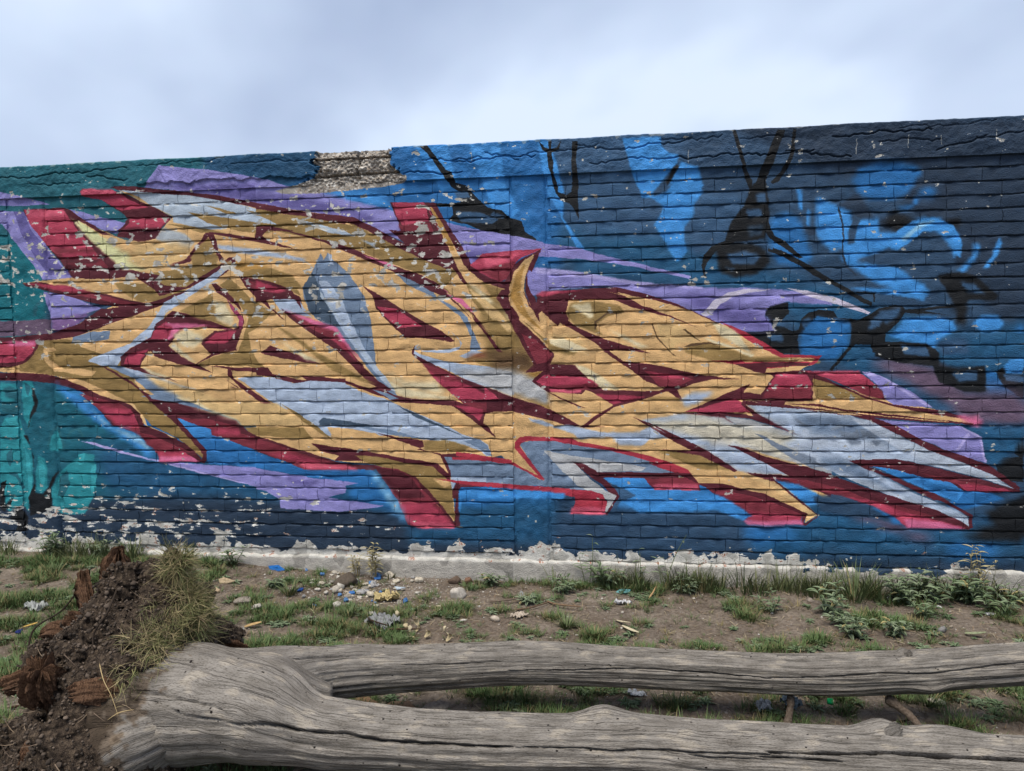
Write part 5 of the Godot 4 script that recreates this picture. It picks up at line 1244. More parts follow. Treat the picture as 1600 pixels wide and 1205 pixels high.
func build_wall() -> void:
	var wall := thing("brick_wall", "long painted brick wall covered by a graffiti mural, with a cracked coping", "wall")
	var shown := []
	var rest := [[], []]
	var panels := [[-6.4, -3.30, 0.155, 0.0787], [-3.02, 0.020, 0.155, 0.0787], [0.246, 6.2, 0.117, 0.0752]]
	var mortar := SurfaceTool.new()
	for pn in panels:
		var y: float = pn[2]
		var row := 0
		while y < 2.415:
			var y1: float = y + pn[3]
			var top := minf(y1 - 0.0052, 2.437)
			if y1 > 2.40:
				top = 2.437
			var x: float = pn[0] + (0.0 if row % 2 == 0 else -0.145) + rng.randf_range(-0.03, 0.03)
			while x < pn[1]:
				var ln := 0.135 if rng.randf() < 0.16 else rng.randf_range(0.265, 0.295)
				var x0 := maxf(x, pn[0])
				var x1 := minf(x + ln, pn[1])
				if pn[1] - x1 < 0.05:
					x1 = pn[1]
				if x1 - x0 > 0.05:
					var s := side_of((x0 + x1) * 0.5)
					var jig := rng.randf_range(-0.001, 0.001)
					var m := brick_mesh(x0, x1, y + jig, top + jig, rng.randf_range(-0.0008, 0.0009), rng.randf_range(-0.0058, -0.0008), s)
					var mid := Vector3((x0 + x1) * 0.5, (y + top) * 0.5, 0)
					var size := (x1 - x0) / pow(eye.distance_to(mid), 2)
					if mid.x > -3.3 and mid.x < 2.75:
						shown.append([size, m, s])
					else:
						rest[s].append(m)
				x += ln + (rng.randf_range(0.0002, 0.0014) if pn[0] > 0.0 else 0.0002)
			y = y1
			row += 1
	shown.sort_custom(func(a, b): return a[0] > b[0])
	for k in shown.size():
		if k < 300:
			part("brick", shown[k][1], wall_mats[shown[k][2]], wall)
		else:
			rest[shown[k][2]].append(shown[k][1])
	for s in 2:
		var o := part("brickwork", merge(rest[s]), wall_mats[s], wall)
		o.set_meta("kind", "stuff")
	# the bedding mortar behind the bricks, laid in two wide sheets
	for s in 2:
		var p := PackedVector3Array()
		var uv := PackedVector2Array()
		var xa := -6.4 if s == 0 else SPLIT
		var xb := SPLIT if s == 0 else 6.2
		var nx := int((xb - xa) / 0.025) + 1
		var ny := 190
		for j in ny:
			for i in nx:
				var q := Vector2(lerpf(xa, xb, float(i) / (nx - 1)), lerpf(0.0, 2.45, float(j) / (ny - 1)))
				p.append(Vector3(q.x, q.y, -0.0072 + rough.get_noise_2d(q.x * 220, q.y * 220) * 0.008))
				uv.append(wall_uv(q.x, q.y, s))
		part("mortar", sheet(p, uv, nx, ny), wall_mats[s], wall)
	# concrete columns cast between the brick panels
	for c in [[-3.302, -3.018], [0.018, 0.248]]:
		var p := PackedVector3Array()
		var uv := PackedVector2Array()
		var nx := 22
		var ny := 160
		var s := 0 if c[0] < -1.0 else 1
		for j in ny:
			for i in nx:
				var e := float(i) / (nx - 1)
				var q := Vector2(lerpf(c[0], c[1], e), lerpf(0.10, 2.44, float(j) / (ny - 1)))
				var d := 0.001 + rough.get_noise_2d(q.x * 60, q.y * 60) * 0.007 + rough.get_noise_2d(q.x * 260, q.y * 260) * 0.003
				if i == 0 or i == nx - 1:
					d = -0.03
				elif i == 1 or i == nx - 2:
					d -= 0.006 + absf(rough.get_noise_2d(3.0, q.y * 150)) * 0.012
				p.append(Vector3(q.x, q.y, d))
				uv.append(wall_uv(q.x, q.y, s))
		part("concrete_column", sheet(p, uv, nx, ny), wall_mats[s], wall)
	build_coping(wall)
	# footing that steps out at the base
	for s in 2:
		var p := PackedVector3Array()
		var uv := PackedVector2Array()
		var xa := -6.4 if s == 0 else SPLIT
		var xb := SPLIT if s == 0 else 6.2
		var nx := int((xb - xa) / 0.02) + 1
		var prof := [[0.118, -0.01], [0.114, 0.012], [0.108, 0.019], [0.098, 0.0225], [0.07, 0.024], [0.04, 0.0245], [0.01, 0.025], [-0.03, 0.026], [-0.2, 0.03]]
		for j in prof.size():
			for i in nx:
				var x := lerpf(xa, xb, float(i) / (nx - 1))
				var n := rough.get_noise_2d(x * 110, prof[j][0] * 300)
				var hy: float = prof[j][0] + n * 0.006 + rough.get_noise_1d(x * 30) * 0.008
				p.append(Vector3(x, hy, prof[j][1] + n * 0.004 + (0.018 * maxf(0.0, rough.get_noise_1d(x * 55 + 20) - 0.35) if j < 3 else 0.0)))
				uv.append(wall_uv(x, maxf(hy, -0.03) - 0.012, s))
		part("footing", sheet(p, uv, nx, prof.size(), PackedColorArray(), true), wall_mats[s], wall)
	# the back and the ends, plain render
	var st := SurfaceTool.new()
	st.begin(Mesh.PRIMITIVE_TRIANGLES)
	box_faces(st, Vector3(-6.4, -0.2, -0.22), Vector3(6.2, 2.42, -0.032))
	st.generate_normals()
	part("wall_core", st.commit(), stone_mat([Color8(120, 112, 104), Color8(150, 142, 132), Color8(168, 160, 150)], 0.8, 0.4, 71), wall)

func build_coping(wall: Node3D) -> void:
	gap = PackedVector2Array([Vector2(-1.155, 2.70), Vector2(-1.16, 2.605), Vector2(-1.19, 2.565), Vector2(-1.15, 2.545), Vector2(-1.16, 2.515), Vector2(-1.19, 2.475), Vector2(-1.30, 2.44), Vector2(-1.30, 2.40), Vector2(-0.62, 2.40), Vector2(-0.61, 2.455), Vector2(-0.645, 2.49), Vector2(-0.66, 2.51), Vector2(-0.70, 2.535), Vector2(-0.705, 2.61), Vector2(-0.70, 2.70)])
	# cracks seen in the photograph: start, run, fall, depth
	for c in [[-3.32, 2.56, 0.9, 0.03, 0.014], [-3.1, 2.525, 0.35, -0.02, 0.01], [-2.7, 2.55, 0.28, -0.03, 0.012], [-2.35, 2.60, 0.6, 0.02, 0.006], [-2.2, 2.57, 0.05, -0.10, 0.006], [-1.75, 2.57, 0.05, -0.10, 0.006], [-1.72, 2.585, 0.5, 0.0, 0.006], [-0.62, 2.475, 0.36, -0.005, 0.016], [-0.5, 2.55, 0.36, 0.0, 0.01], [-0.32, 2.53, 0.5, 0.02, 0.012], [-0.12, 2.58, 0.2, -0.06, 0.01], [0.13, 2.555, 0.42, 0.03, 0.008], [0.42, 2.6, 0.28, -0.05, 0.01], [0.68, 2.55, 0.4, 0.05, 0.012], [0.5, 2.49, 0.5, 0.01, 0.01], [0.9, 2.60, 0.35, 0.0, 0.007], [0.95, 2.495, 0.8, 0.0, 0.017], [1.6, 2.505, 0.35, -0.05, 0.016], [1.85, 2.57, 0.52, 0.02, 0.016], [2.1, 2.53, 0.32, 0.0, 0.009], [2.4, 2.47, 0.25, 0.07, 0.014], [2.6, 2.53, 0.3, 0.02, 0.01], [1.35, 2.585, 0.3, 0.0, 0.006], [2.2, 2.60, 0.5, 0.01, 0.006]]:
		crack(c[0], c[1], c[2], c[3], c[4])
	var xs := PackedFloat32Array()
	var x := -6.4
	while x < 6.2:
		xs.append(x)
		x += 0.005 if x > -3.5 and x < 2.95 else 0.05
	var ys := []
	ys.append_array([2.425, 2.434])
	for k in 53:
		ys.append(2.436 + k * 0.0038)
	var n := ys.size()
	for s in 2:
		var p := PackedVector3Array()
		var uv := PackedVector2Array()
		var use := PackedFloat32Array()
		for q in xs:
			if (q <= SPLIT + 0.007) if s == 0 else (q >= SPLIT - 0.001):
				use.append(q)
		for j in n + 4:
			for i in use.size():
				var q := Vector2(use[i], ys[mini(j, n - 1)])
				var bulk := rough.get_noise_2d(q.x * 26, q.y * 40) * 0.008 + rough.get_noise_2d(q.x * 200, q.y * 200) * 0.0025
				var lift := rough.get_noise_1d(q.x * 14) * 0.003 + rough.get_noise_1d(q.x * 140) * 0.0016
				var d := 0.020 + bulk
				var hole := in_gap(q)
				if j < n:
					d -= crack_depth(q)
					if q.x > -2.35 and q.x < -1.15 and q.y < 2.49 + 0.02 * rough.get_noise_1d(q.x * 70):
						d -= 0.013
				if hole > 0.0:
					var joint := 0.0
					if absf(q.x + 0.905 + 0.01 * rough.get_noise_1d(q.y * 90)) < 0.006 or absf(q.y - 2.487 - (q.x + 0.9) * 0.02) < 0.0055 or absf(q.y - 2.585) < 0.005:
						joint = 0.03
					d = 0.0 + rough.get_noise_2d(q.x * 70, q.y * 90) * 0.016 + rough.get_noise_2d(q.x * 420 + 40, q.y * 420) * 0.011 - joint
					if q.y > 2.59:
						d -= (q.y - 2.59) * 0.5
				if j == 0:
					d = -0.02
				elif j == n:
					d -= 0.006
					q.y += 0.004 + lift
				elif j == n + 1:
					d = -0.03 + bulk
					q.y += 0.008 + lift + bulk * 0.5
				elif j == n + 2:
					d = -0.20
					q.y += 0.006 + lift
				elif j == n + 3:
					d = -0.225
					q.y = 2.42
				else:
					q.y += lift * (j / float(n))
				p.append(Vector3(q.x, q.y - (0.03 * hole if j >= n and j < n + 2 else 0.0), d))
				uv.append(wall_uv(q.x, minf(q.y, 2.652), s))
		part("coping", sheet(p, uv, use.size(), n + 4), wall_mats[s], wall)

# ------------------------------------------------------------------ the ground
func gh(x: float, z: float) -> float:
	var rise := 0.085 * smoothstep(-0.2, -2.6, x) * smoothstep(2.4, 0.4, z)
	var bank := 0.02 * smoothstep(0.5, 0.0, z) * smoothstep(-1.2, -2.4, x)
	return -0.012 + rise + bank + noise.get_noise_2d(x * 12, z * 12) * 0.016 + noise.get_noise_2d(x * 60 + 40, z * 60) * 0.006

func on_ground(x: float, z: float, lift := 0.0) -> Vector3:
	return Vector3(x, gh(x, z) + lift, z)

func grassy(x: float, z: float) -> float:
	# how likely grass is at a place: patches, more of them on the left and in the hollow behind the log
	var patch := noise.get_noise_2d(x * 26 + 500, z * 34) * 1.25 + noise.get_noise_2d(x * 75, z * 75 + 200) * 0.5
	var w := -0.06
	if x < -1.75:
		w = 0.34
	elif x < -0.35 and z > 0.55:
		w = 0.26
	if z > 1.0 and z < 1.45 and x > -1.0:
		w = maxf(w, 0.22)
	if z > 1.5 and z < 2.0 and x > 0.0:
		w = maxf(w, 0.16)
	if z < 0.16 and x > 0.2:
		w = maxf(w, 0.12)
	if z > 2.0 and x < -1.2:
		w = -0.8
	if x > -1.0 and x < -0.3 and z < 0.5:
		w -= 0.35
	return patch + w

func build_ground() -> void:
	var xs := PackedFloat32Array()
	var zs := PackedFloat32Array()
	for k in 13:
		xs.append(-60.0 + 4.2 * k)
	var x := -5.6
	while x < 5.2:
		xs.append(x)
		x += 0.022 if x > -4.0 and x < 3.4 else 0.12
	for k in 13:
		xs.append(5.6 + 4.5 * k)
	for k in 11:
		zs.append(60.0 - 5.2 * k)
	var z := 4.5
	while z > -0.06:
		zs.append(z)
		z -= 0.02 if z < 2.6 else 0.1
	for k in 13:
		zs.append(-0.6 - 4.6 * k)
	var p := PackedVector3Array()
	var uv := PackedVector2Array()
	var col := PackedColorArray()
	var soil := Color(0.305, 0.262, 0.222)
	var pale := Color(0.42, 0.375, 0.33)
	var dark := Color(0.070, 0.058, 0.050)
	var thatch := Color(0.185, 0.165, 0.105)
	for j in zs.size():
		for i in xs.size():
			var q := Vector2(xs[i], zs[j])
			p.append(Vector3(q.x, gh(q.x, q.y) + rough.get_noise_2d(q.x * 400, q.y * 400) * 0.004, q.y))
			uv.append(q)
			var a := noise.get_noise_2d(q.x * 22, q.y * 22 + 90)
			var c := soil.lerp(pale, clampf(0.35 + a * 1.3, 0, 1))
			c = c.lerp(thatch, clampf(grassy(q.x, q.y) * 1.4 + 0.05, 0, 0.75))
			c = c.lerp(dark, clampf(noise.get_noise_2d(q.x * 44 + 9, q.y * 44) * 0.9 - 0.12, 0, 0.5))
			col.append(c)
	var m := stone_mat([Color8(150, 140, 130), Color8(205, 198, 190), Color8(232, 226, 220), Color8(255, 250, 245)], 0.6, 2.6, 81, 0.02, 0.14, 1.0, 1024)
	m.vertex_color_use_as_albedo = true
	var o := MeshInstance3D.new()
	o.name = "ground"
	o.mesh = sheet(p, uv, xs.size(), zs.size(), col)
	o.material_override = m
	add_child(o)
	o.set_meta("kind", "structure")

func blade(st: SurfaceTool, at: Vector3, dir: Vector3, ln: float, wide: float, bend: float, n := 3) -> void:
	var out := Vector3(dir.x, 0, dir.z).normalized()
	var side := out.cross(Vector3.UP) * wide * 0.5
	var prev := at
	var pw := side
	var d := dir.normalized()
	for k in n:
		var q := prev + d * (ln / n)
		d = (d + out * bend / n + Vector3.DOWN * bend * 0.6 / n).normalized()
		var w := side * (1.0 - float(k + 1) / n) * (1.0 if k < n - 1 else 0.0) + side * (0.25 if k < n - 1 else 0.0)
		st.add_vertex(prev - pw)
		st.add_vertex(prev + pw)
		st.add_vertex(q + w)
		if k < n - 1:
			st.add_vertex(prev - pw)
			st.add_vertex(q + w)
			st.add_vertex(q - w)
		prev = q
		pw = w

func clump(n: int, lo: float, hi: float, wide: float, spread: float) -> ArrayMesh:
	var st := SurfaceTool.new()
	st.begin(Mesh.PRIMITIVE_TRIANGLES)
	for k in n:
		var th := rng.randf() * TAU
		var r := sqrt(rng.randf()) * spread
		var lean := rng.randf_range(0.15, 0.95)
		var d := Vector3(cos(th) * lean, 1.0, sin(th) * lean)
		blade(st, Vector3(cos(th) * r, -0.004, sin(th) * r), d, rng.randf_range(lo, hi), wide * rng.randf_range(0.7, 1.2), rng.randf_range(0.2, 1.1))
	st.generate_normals()
	return st.commit()

func leaf_mat(back := 0.25) -> StandardMaterial3D:
	var m := StandardMaterial3D.new()
	m.vertex_color_use_as_albedo = true
	m.roughness = 0.65
	m.metallic_specular = 0.3
	m.backlight_enabled = true
	m.backlight = Color(back, back, back)
	return m

func build_grass() -> void:
	var mat := leaf_mat()
	var holder: Array = [[], [], []]
	var tints: Array = [[], [], []]
	for k in 60000:
		var x := rng.randf_range(-4.6, 3.6)
		var z := rng.randf_range(0.03, 2.5)
		var g := grassy(x, z)
		if rng.randf() > clampf((g - 0.08) * 1.9, 0.035, 0.8):
			continue
		var s := rng.randf_range(0.4, 1.2) * clampf(0.6 + g * 0.6, 0.5, 1.25)
		var v := rng.randi_range(0, 2)
		holder[v].append(Transform3D(Basis(Vector3.UP, rng.randf() * TAU).scaled(Vector3(s, s * rng.randf_range(0.7, 1.2), s)), on_ground(x, z)))
		var c := Color(0.058, 0.102, 0.034).lerp(Color(0.100, 0.145, 0.055), rng.randf())
		if rng.randf() < 0.22:
			c = Color(0.21, 0.17, 0.085).lerp(Color(0.12, 0.12, 0.05), rng.randf())
		tints[v].append(c)
	var root := thing("grass", "short patchy green grass growing over the dirt in front of the wall", "grass")
	root.set_meta("kind", "stuff")
	for v in 3:
		scatter("grass_blades", clump(13 + v * 3, 0.026, 0.062 + v * 0.010, 0.0040, 0.022 + v * 0.006), mat, holder[v], tints[v], root)
	var foot := []
	var foot_tint := []
	for k in 1100:
		var x := rng.randf_range(-4.4, 3.4)
		var z := 0.04 + absf(rng.randfn()) * 0.05
		if noise.get_noise_2d(x * 30, 77.0) + (0.22 if x > 1.5 else (0.0 if x > 0.25 else (0.1 if x < -2.4 else -0.3))) < 0.1:
			continue
		var s := rng.randf_range(0.8, 2.2)
		foot.append(Transform3D(Basis(Vector3.UP, rng.randf() * TAU).scaled(Vector3(s * 0.8, s * 1.2, s * 0.8)), on_ground(x, z)))
		foot_tint.append(Color(0.075, 0.11, 0.045).lerp(Color(0.17, 0.17, 0.085), rng.randf()))
	scatter("foot_grass", clump(9, 0.04, 0.10, 0.0038, 0.03), mat, foot, foot_tint, root)
	var rosette := SurfaceTool.new()
	rosette.begin(Mesh.PRIMITIVE_TRIANGLES)
	for k in 7:
		var th := TAU * k / 7.0 + rng.randf_range(-0.3, 0.3)
		add_leaf(rosette, Vector3.ZERO, Vector3(cos(th), rng.randf_range(0.3, 0.9), sin(th)), rng.randf_range(0.022, 0.04), 0.012, 0.9, Color.WHITE)
	rosette.generate_normals()
	var low := []
	var low_tint := []
	for k in 9000:
		var x := rng.randf_range(-4.3, 3.4)
		var z := rng.randf_range(0.05, 2.3)
		if noise.get_noise_2d(x * 48 + 900, z * 48) + 0.4 * grassy(x, z) < 0.26 or (x < -0.9 and z > 1.8):
			continue
		var s := rng.randf_range(0.5, 1.3)
		low.append(Transform3D(Basis(Vector3.UP, rng.randf() * TAU).scaled(Vector3.ONE * s), on_ground(x, z)))
		low_tint.append(Color(0.085, 0.13, 0.06).lerp(Color(0.19, 0.24, 0.15), rng.randf()))
	scatter("low_weeds", rosette.commit(), mat, low, low_tint, root)
	# dry stalks, bits of leaf and small gravel lying about
	var bits := []
	var bt := []
	for k in 16000:
		var x := rng.randf_range(-4.2, 3.4)
		var z := rng.randf_range(0.03, 2.6)
		var s := rng.randf_range(0.4, 1.3)
		var b := Basis(Vector3.UP, rng.randf() * TAU) * Basis(Vector3.RIGHT, rng.randf_range(-0.35, 0.35)) * Basis(Vector3.BACK, rng.randf_range(-0.3, 0.3))
		bits.append(Transform3D(b.scaled(Vector3(s, s, s * rng.randf_range(0.7, 1.6))), on_ground(x, z, 0.005)))
		bt.append([Color(0.27, 0.21, 0.13), Color(0.20, 0.14, 0.085), Color(0.33, 0.28, 0.19), Color(0.12, 0.085, 0.06)][rng.randi_range(0, 3)])
	var st := SurfaceTool.new()
	st.begin(Mesh.PRIMITIVE_TRIANGLES)
	blade(st, Vector3(-0.02, 0, 0), Vector3(1, 0.1, 0.1), 0.040, 0.0026, 0.3)
	st.generate_normals()
	var lit := thing("dry_litter", "dry stalks and brown leaf scraps strewn over the dirt", "litter")
	lit.set_meta("kind", "stuff")
	scatter("dry_stalks", st.commit(), mat, bits, bt, lit)
	var grit := []
	var gt := []
	for k in 9000:
		var x := rng.randf_range(-4.0, 3.3)
		var z := rng.randf_range(0.03, 2.6)
		if k < 1500:
			x = -0.75 + rng.randfn() * 0.33
			z = absf(0.3 + rng.randfn() * 0.2)
		elif k < 2600:
			x = -1.75 + rng.randfn() * 0.35
			z = 2.0 + rng.randfn() * 0.25
		var s := rng.randf_range(0.35, 1.0) * (1.5 if rng.randf() < 0.07 else 0.8)
		grit.append(Transform3D(Basis(Vector3.UP, rng.randf() * TAU).scaled(Vector3(s, s * 0.7, s * rng.randf_range(0.7, 1.2))), on_ground(x, z, 0.001)))
		gt.append(Color(0.40, 0.38, 0.35) if rng.randf() < (0.5 if k < 1500 else 0.12) else Color(0.17, 0.145, 0.125).lerp(Color(0.28, 0.25, 0.22), rng.randf()))
	var gm := plain(Color.WHITE, 0.95)
	gm.vertex_color_use_as_albedo = true
	var gr := thing("gravel", "fine grit and crumbs of plaster scattered over the dirt", "gravel")
	gr.set_meta("kind", "stuff")
	scatter("grit", lump(Vector3(0.013, 0.011, 0.015), 3.0, 6, 7, 5), gm, grit, gt, gr)

# ------------------------------------------------------------------ weeds
func add_leaf(st: SurfaceTool, at: Vector3, dir: Vector3, ln: float, wide: float, droop: float, c: Color) -> void:
	var out := Vector3(dir.x, 0, dir.z)
	out = out.normalized() if out.length() > 0.05 else Vector3(1, 0, 0)
	var side := out.cross(Vector3.UP).normalized()
	var d := dir.normalized()
	var mid := at
	var n := 5
	var prof := [0.12, 0.75, 1.0, 0.85, 0.5, 0.0]
	for k in n:
		var q := mid + d * (ln / n)
		d = (d + (out * 0.25 + Vector3.DOWN) * droop / n).normalized()
		var lift := Vector3.UP * wide * 0.22
		var w0: float = prof[k] * wide * 0.5
		var w1: float = prof[k + 1] * wide * 0.5
		for sgn in [-1.0, 1.0]:
			st.set_color(c * (1.0 if sgn > 0 else 0.93))
			st.add_vertex(mid)
			st.add_vertex(mid + side * w0 * sgn + lift * prof[k])
			st.add_vertex(q + side * w1 * sgn + lift * prof[k + 1])
			st.add_vertex(mid)
			st.add_vertex(q + side * w1 * sgn + lift * prof[k + 1])
			st.add_vertex(q)
		mid = q

var weed_mat: StandardMaterial3D
var stem_mat: StandardMaterial3D
# A weed: stems that fan out from the base, each with pairs of leaves. style: broad, tall, dry
func weed(called: String, label: String, style: String, x: float, z: float, h: float, sd: int, group := "") -> void:
	var r := RandomNumberGenerator.new()
	r.seed = sd
	var t := thing(called, label, "weed", on_ground(x, z), group)
	var leaves := SurfaceTool.new()
	leaves.begin(Mesh.PRIMITIVE_TRIANGLES)
	var stems := SurfaceTool.new()
	stems.begin(Mesh.PRIMITIVE_TRIANGLES)
	var slim := r.randf_range(0.22, 0.42)
	var green := r.randf_range(-0.25, 0.3)
	var n := r.randi_range(4, 6) if style == "broad" else (2 if style == "tall" else 5)
	for k in n:
		var th := TAU * (k + r.randf_range(-0.3, 0.3)) / n
		var lean := r.randf_range(0.25, 0.9) if style == "broad" else r.randf_range(0.03, 0.3)
		var d := Vector3(cos(th) * lean, 1, absf(sin(th)) * lean if z < 0.12 else sin(th) * lean).normalized()
		var ln := h * r.randf_range(0.75, 1.1) * (1.0 if k == 0 or style != "tall" else 0.6)
		var q := Vector3(cos(th), 0, sin(th)) * 0.012
		var pts := [q + Vector3.DOWN * 0.01]
		var steps := 6
		for m in steps:
			d = (d + Vector3(r.randf_range(-0.12, 0.12), 0.1 if style == "tall" else -0.03, r.randf_range(-0.1, 0.12))).normalized()
			q += d * ln / steps
			pts.append(q)
			if z + q.z < 0.035:
				q.z = 0.035 - z
			var f := float(m + 1) / steps
			if m < 1 and style != "broad":
				continue
			for sgn in 2:
				if style == "tall" and r.randf() < 0.55:
					continue
				var a := th + PI * sgn + m * 1.9 + r.randf_range(-0.5, 0.5)
				var ld := Vector3(cos(a), r.randf_range(0.15, 0.7), sin(a))
				if z + q.z + sin(a) * 0.05 < 0.03:
					ld.z = absf(ld.z)
				var size := (0.070 if style == "broad" else 0.046) * r.randf_range(0.7, 1.25) * (1.15 - 0.5 * absf(f - 0.45)) * clampf(h / 0.16, 0.65, 1.25)
				var c := Color(0.115, 0.165, 0.080).lerp(Color(0.205, 0.250, 0.160), clampf(r.randf() + green, 0, 1))
				if r.randf() < 0.05:
					c = Color(0.30, 0.26, 0.12)
				if style == "dry":
					c = Color(0.46, 0.40, 0.23).lerp(Color(0.34, 0.30, 0.16), r.randf())
				add_leaf(leaves, q, ld, size, size * (slim if style == "broad" else 0.26), r.randf_range(0.4, 1.3), c)
		var tm := tube(pts, [0.0022, 0.0012] if pts.size() == 2 else PackedFloat32Array([0.0028, 0.0026, 0.0024, 0.0021, 0.0018, 0.0015, 0.001]), 5, 0.02, flat)
		stems.append_from(tm, 0, Transform3D())
	leaves.generate_normals()
	var lv := part("leaves", leaves.commit(), weed_mat, t)
	lv.set_meta("kind", "stuff")
	part("stems", stems.commit(), stem_mat if style != "dry" else plain(Color8(150, 136, 96)), t)

func tuft(label: String, x: float, z: float, h: float, n: int, sd: int, group := "") -> void:
	var st := SurfaceTool.new()
	st.begin(Mesh.PRIMITIVE_TRIANGLES)
	var r := RandomNumberGenerator.new()
	r.seed = sd
	for k in n:
		var th := r.randf() * TAU
		var lean := r.randf_range(0.1, 0.8)
		var rad := sqrt(r.randf()) * h * 0.35
		var c := Color(0.072, 0.108, 0.042).lerp(Color(0.135, 0.165, 0.080), r.randf())
		if r.randf() < 0.12:
			c = Color(0.24, 0.2, 0.1)
		st.set_color(c)
		var zz := sin(th) * rad
		if z + zz < 0.035:
			zz = 0.035 - z
		blade(st, Vector3(cos(th) * rad, -0.01, zz), Vector3(cos(th) * lean, 1, absf(sin(th)) * lean if z < 0.15 else sin(th) * lean), h * r.randf_range(0.5, 1.1), 0.0055, r.randf_range(0.2, 1.0), 4)
	st.generate_normals()
	solo("grass_tuft", st.commit(), weed_mat, on_ground(x, z), label, "grass tuft", group)

# ------------------------------------------------------------------ small things on the ground
var stone_tex: StandardMaterial3D
var cache := {}
func tinted(c: Color, r := 0.9) -> StandardMaterial3D:
	if not cache.has(c):
		var m: StandardMaterial3D = stone_tex.duplicate()
		m.albedo_color = c
		m.roughness = r
		cache[c] = m
	return cache[c]

func plate(rx: float, rz: float, th: float, sd: int) -> ArrayMesh:
	var r := RandomNumberGenerator.new()
	r.seed = sd
	var n := r.randi_range(5, 7)
	var ring := []
	for k in n:
		var a := TAU * (k + r.randf_range(-0.3, 0.3)) / n
		var q := r.randf_range(0.6, 1.15)
		ring.append(Vector3(cos(a) * rx * q, 0, -sin(a) * rz * q))
	var p := PackedVector3Array()
	var uv := PackedVector2Array()
	var prof := [[0.0, th], [0.55, th * 1.03], [0.96, th * 0.96], [1.0, th * 0.5], [0.98, 0.0], [0.0, 0.0]]
	for j in prof.size():
		for i in n + 1:
			var q: Vector3 = ring[i % n]
			p.append(q * prof[j][0] + Vector3.UP * (prof[j][1] + (rough.get_noise_2d(q.x * 3000 * prof[j][0], q.z * 3000 + sd) * th * 0.35 if prof[j][1] > 0.0 else 0.0)))
			uv.append(Vector2(i, j))
	return facets(sheet(p, uv, n + 1, prof.size(), PackedColorArray(), true))

func crumple(w: float, d: float, amp: float, sd: int, n := 14) -> ArrayMesh:
	var p := PackedVector3Array()
	var uv := PackedVector2Array()
	for side in 2:
		for j in n:
			for i in n:
				var u := float(i) / (n - 1) - 0.5
				var v := float(j) / (n - 1) - 0.5
				var edge := 1.0 + 0.22 * rough.get_noise_2d(atan2(v, u) * 40 + sd, sd * 7.0)
				var fold := absf(rough.get_noise_2d(u * w * 260 + sd * 11, v * d * 260)) * 1.7 + noise.get_noise_2d(u * 60 + sd, v * 60) * 0.6
				p.append(Vector3(u * w * edge + rough.get_noise_2d(v * 90, sd) * amp * 0.6, fold * amp + amp * 0.25 - side * 0.0012, -v * d * edge))
				uv.append(Vector2(u, v))
	var st := SurfaceTool.new()
	st.begin(Mesh.PRIMITIVE_TRIANGLES)
	st.append_from(sheet(p.slice(0, n * n), uv.slice(0, n * n), n, n), 0, Transform3D())
	st.append_from(sheet(p.slice(n * n), uv.slice(n * n), n, n, PackedColorArray(), true), 0, Transform3D())
	return st.commit()

func strip(ln: float, wide: float, curl: float, sd: int) -> ArrayMesh:
	var p := PackedVector3Array()
	var uv := PackedVector2Array()
	var n := 14
	var q := Vector3(-ln * 0.5, 0.004, 0)
	var a := 0.0
	for j in n:
		var f := float(j) / (n - 1)
		var w := wide * (0.35 + 0.65 * sin(PI * clampf(f * 0.9 + 0.08, 0, 1)))
		for i in 3:
			p.append(q + Vector3(0, 0.25 * w * absf(i - 1), (i - 1) * w * 0.5))
			uv.append(Vector2(i, j))
		a += curl / n * (1.0 + rough.get_noise_1d(sd * 30 + j * 9.0))
		q += Vector3(cos(a), absf(sin(a)) * 0.75, 0.25 * sin(a * 1.7 + sd)) * ln / n
	return sheet(p, uv, 3, n)

func item(kind: String, called: String, label: String, category: String, x: float, z: float, w: float, d: float, h: float, turn: float, c: Color, sd: int, group := "") -> void:
	var m: ArrayMesh
	var lift := 0.0
	if kind == "stone":
		m = lump(Vector3(w, h, d), sd, 6, 18, 12) if w > 0.06 else facets(lump(Vector3(w, h, d), sd, 7, 8, 6))
		lift = h * 0.28
	elif kind == "plate":
		m = plate(w * 0.5, d * 0.5, h, sd)
		lift = 0.004
	elif kind == "crumple":
		m = crumple(w, d, h, sd)
		lift = 0.002
	elif kind == "strip":
		m = strip(w, d, h, sd)
		lift = 0.006
	elif kind == "stick":
		m = tube([Vector3(-w * 0.5, 0, 0), Vector3(-w * 0.1, h * 0.6, d), Vector3(w * 0.5, h, -d * 0.4)], [0.006, 0.005, 0.003], 7, 0.02, func(s, th, q): return 0.0012 * rough.get_noise_3dv(q * 400.0))
		lift = 0.008
	var o := solo(called, m, tinted(c, 0.55 if kind == "crumple" else 0.9), on_ground(x, z, lift), label, category, group)
	o.rotation = Vector3(0.0 if kind == "stick" else (0.35 + 0.3 * sin(sd * 3.1) if kind == "plate" and w < 0.16 else 0.06 * sin(sd * 3.1)), turn, 0.0 if kind == "stick" else 0.08 * sin(sd * 1.7))

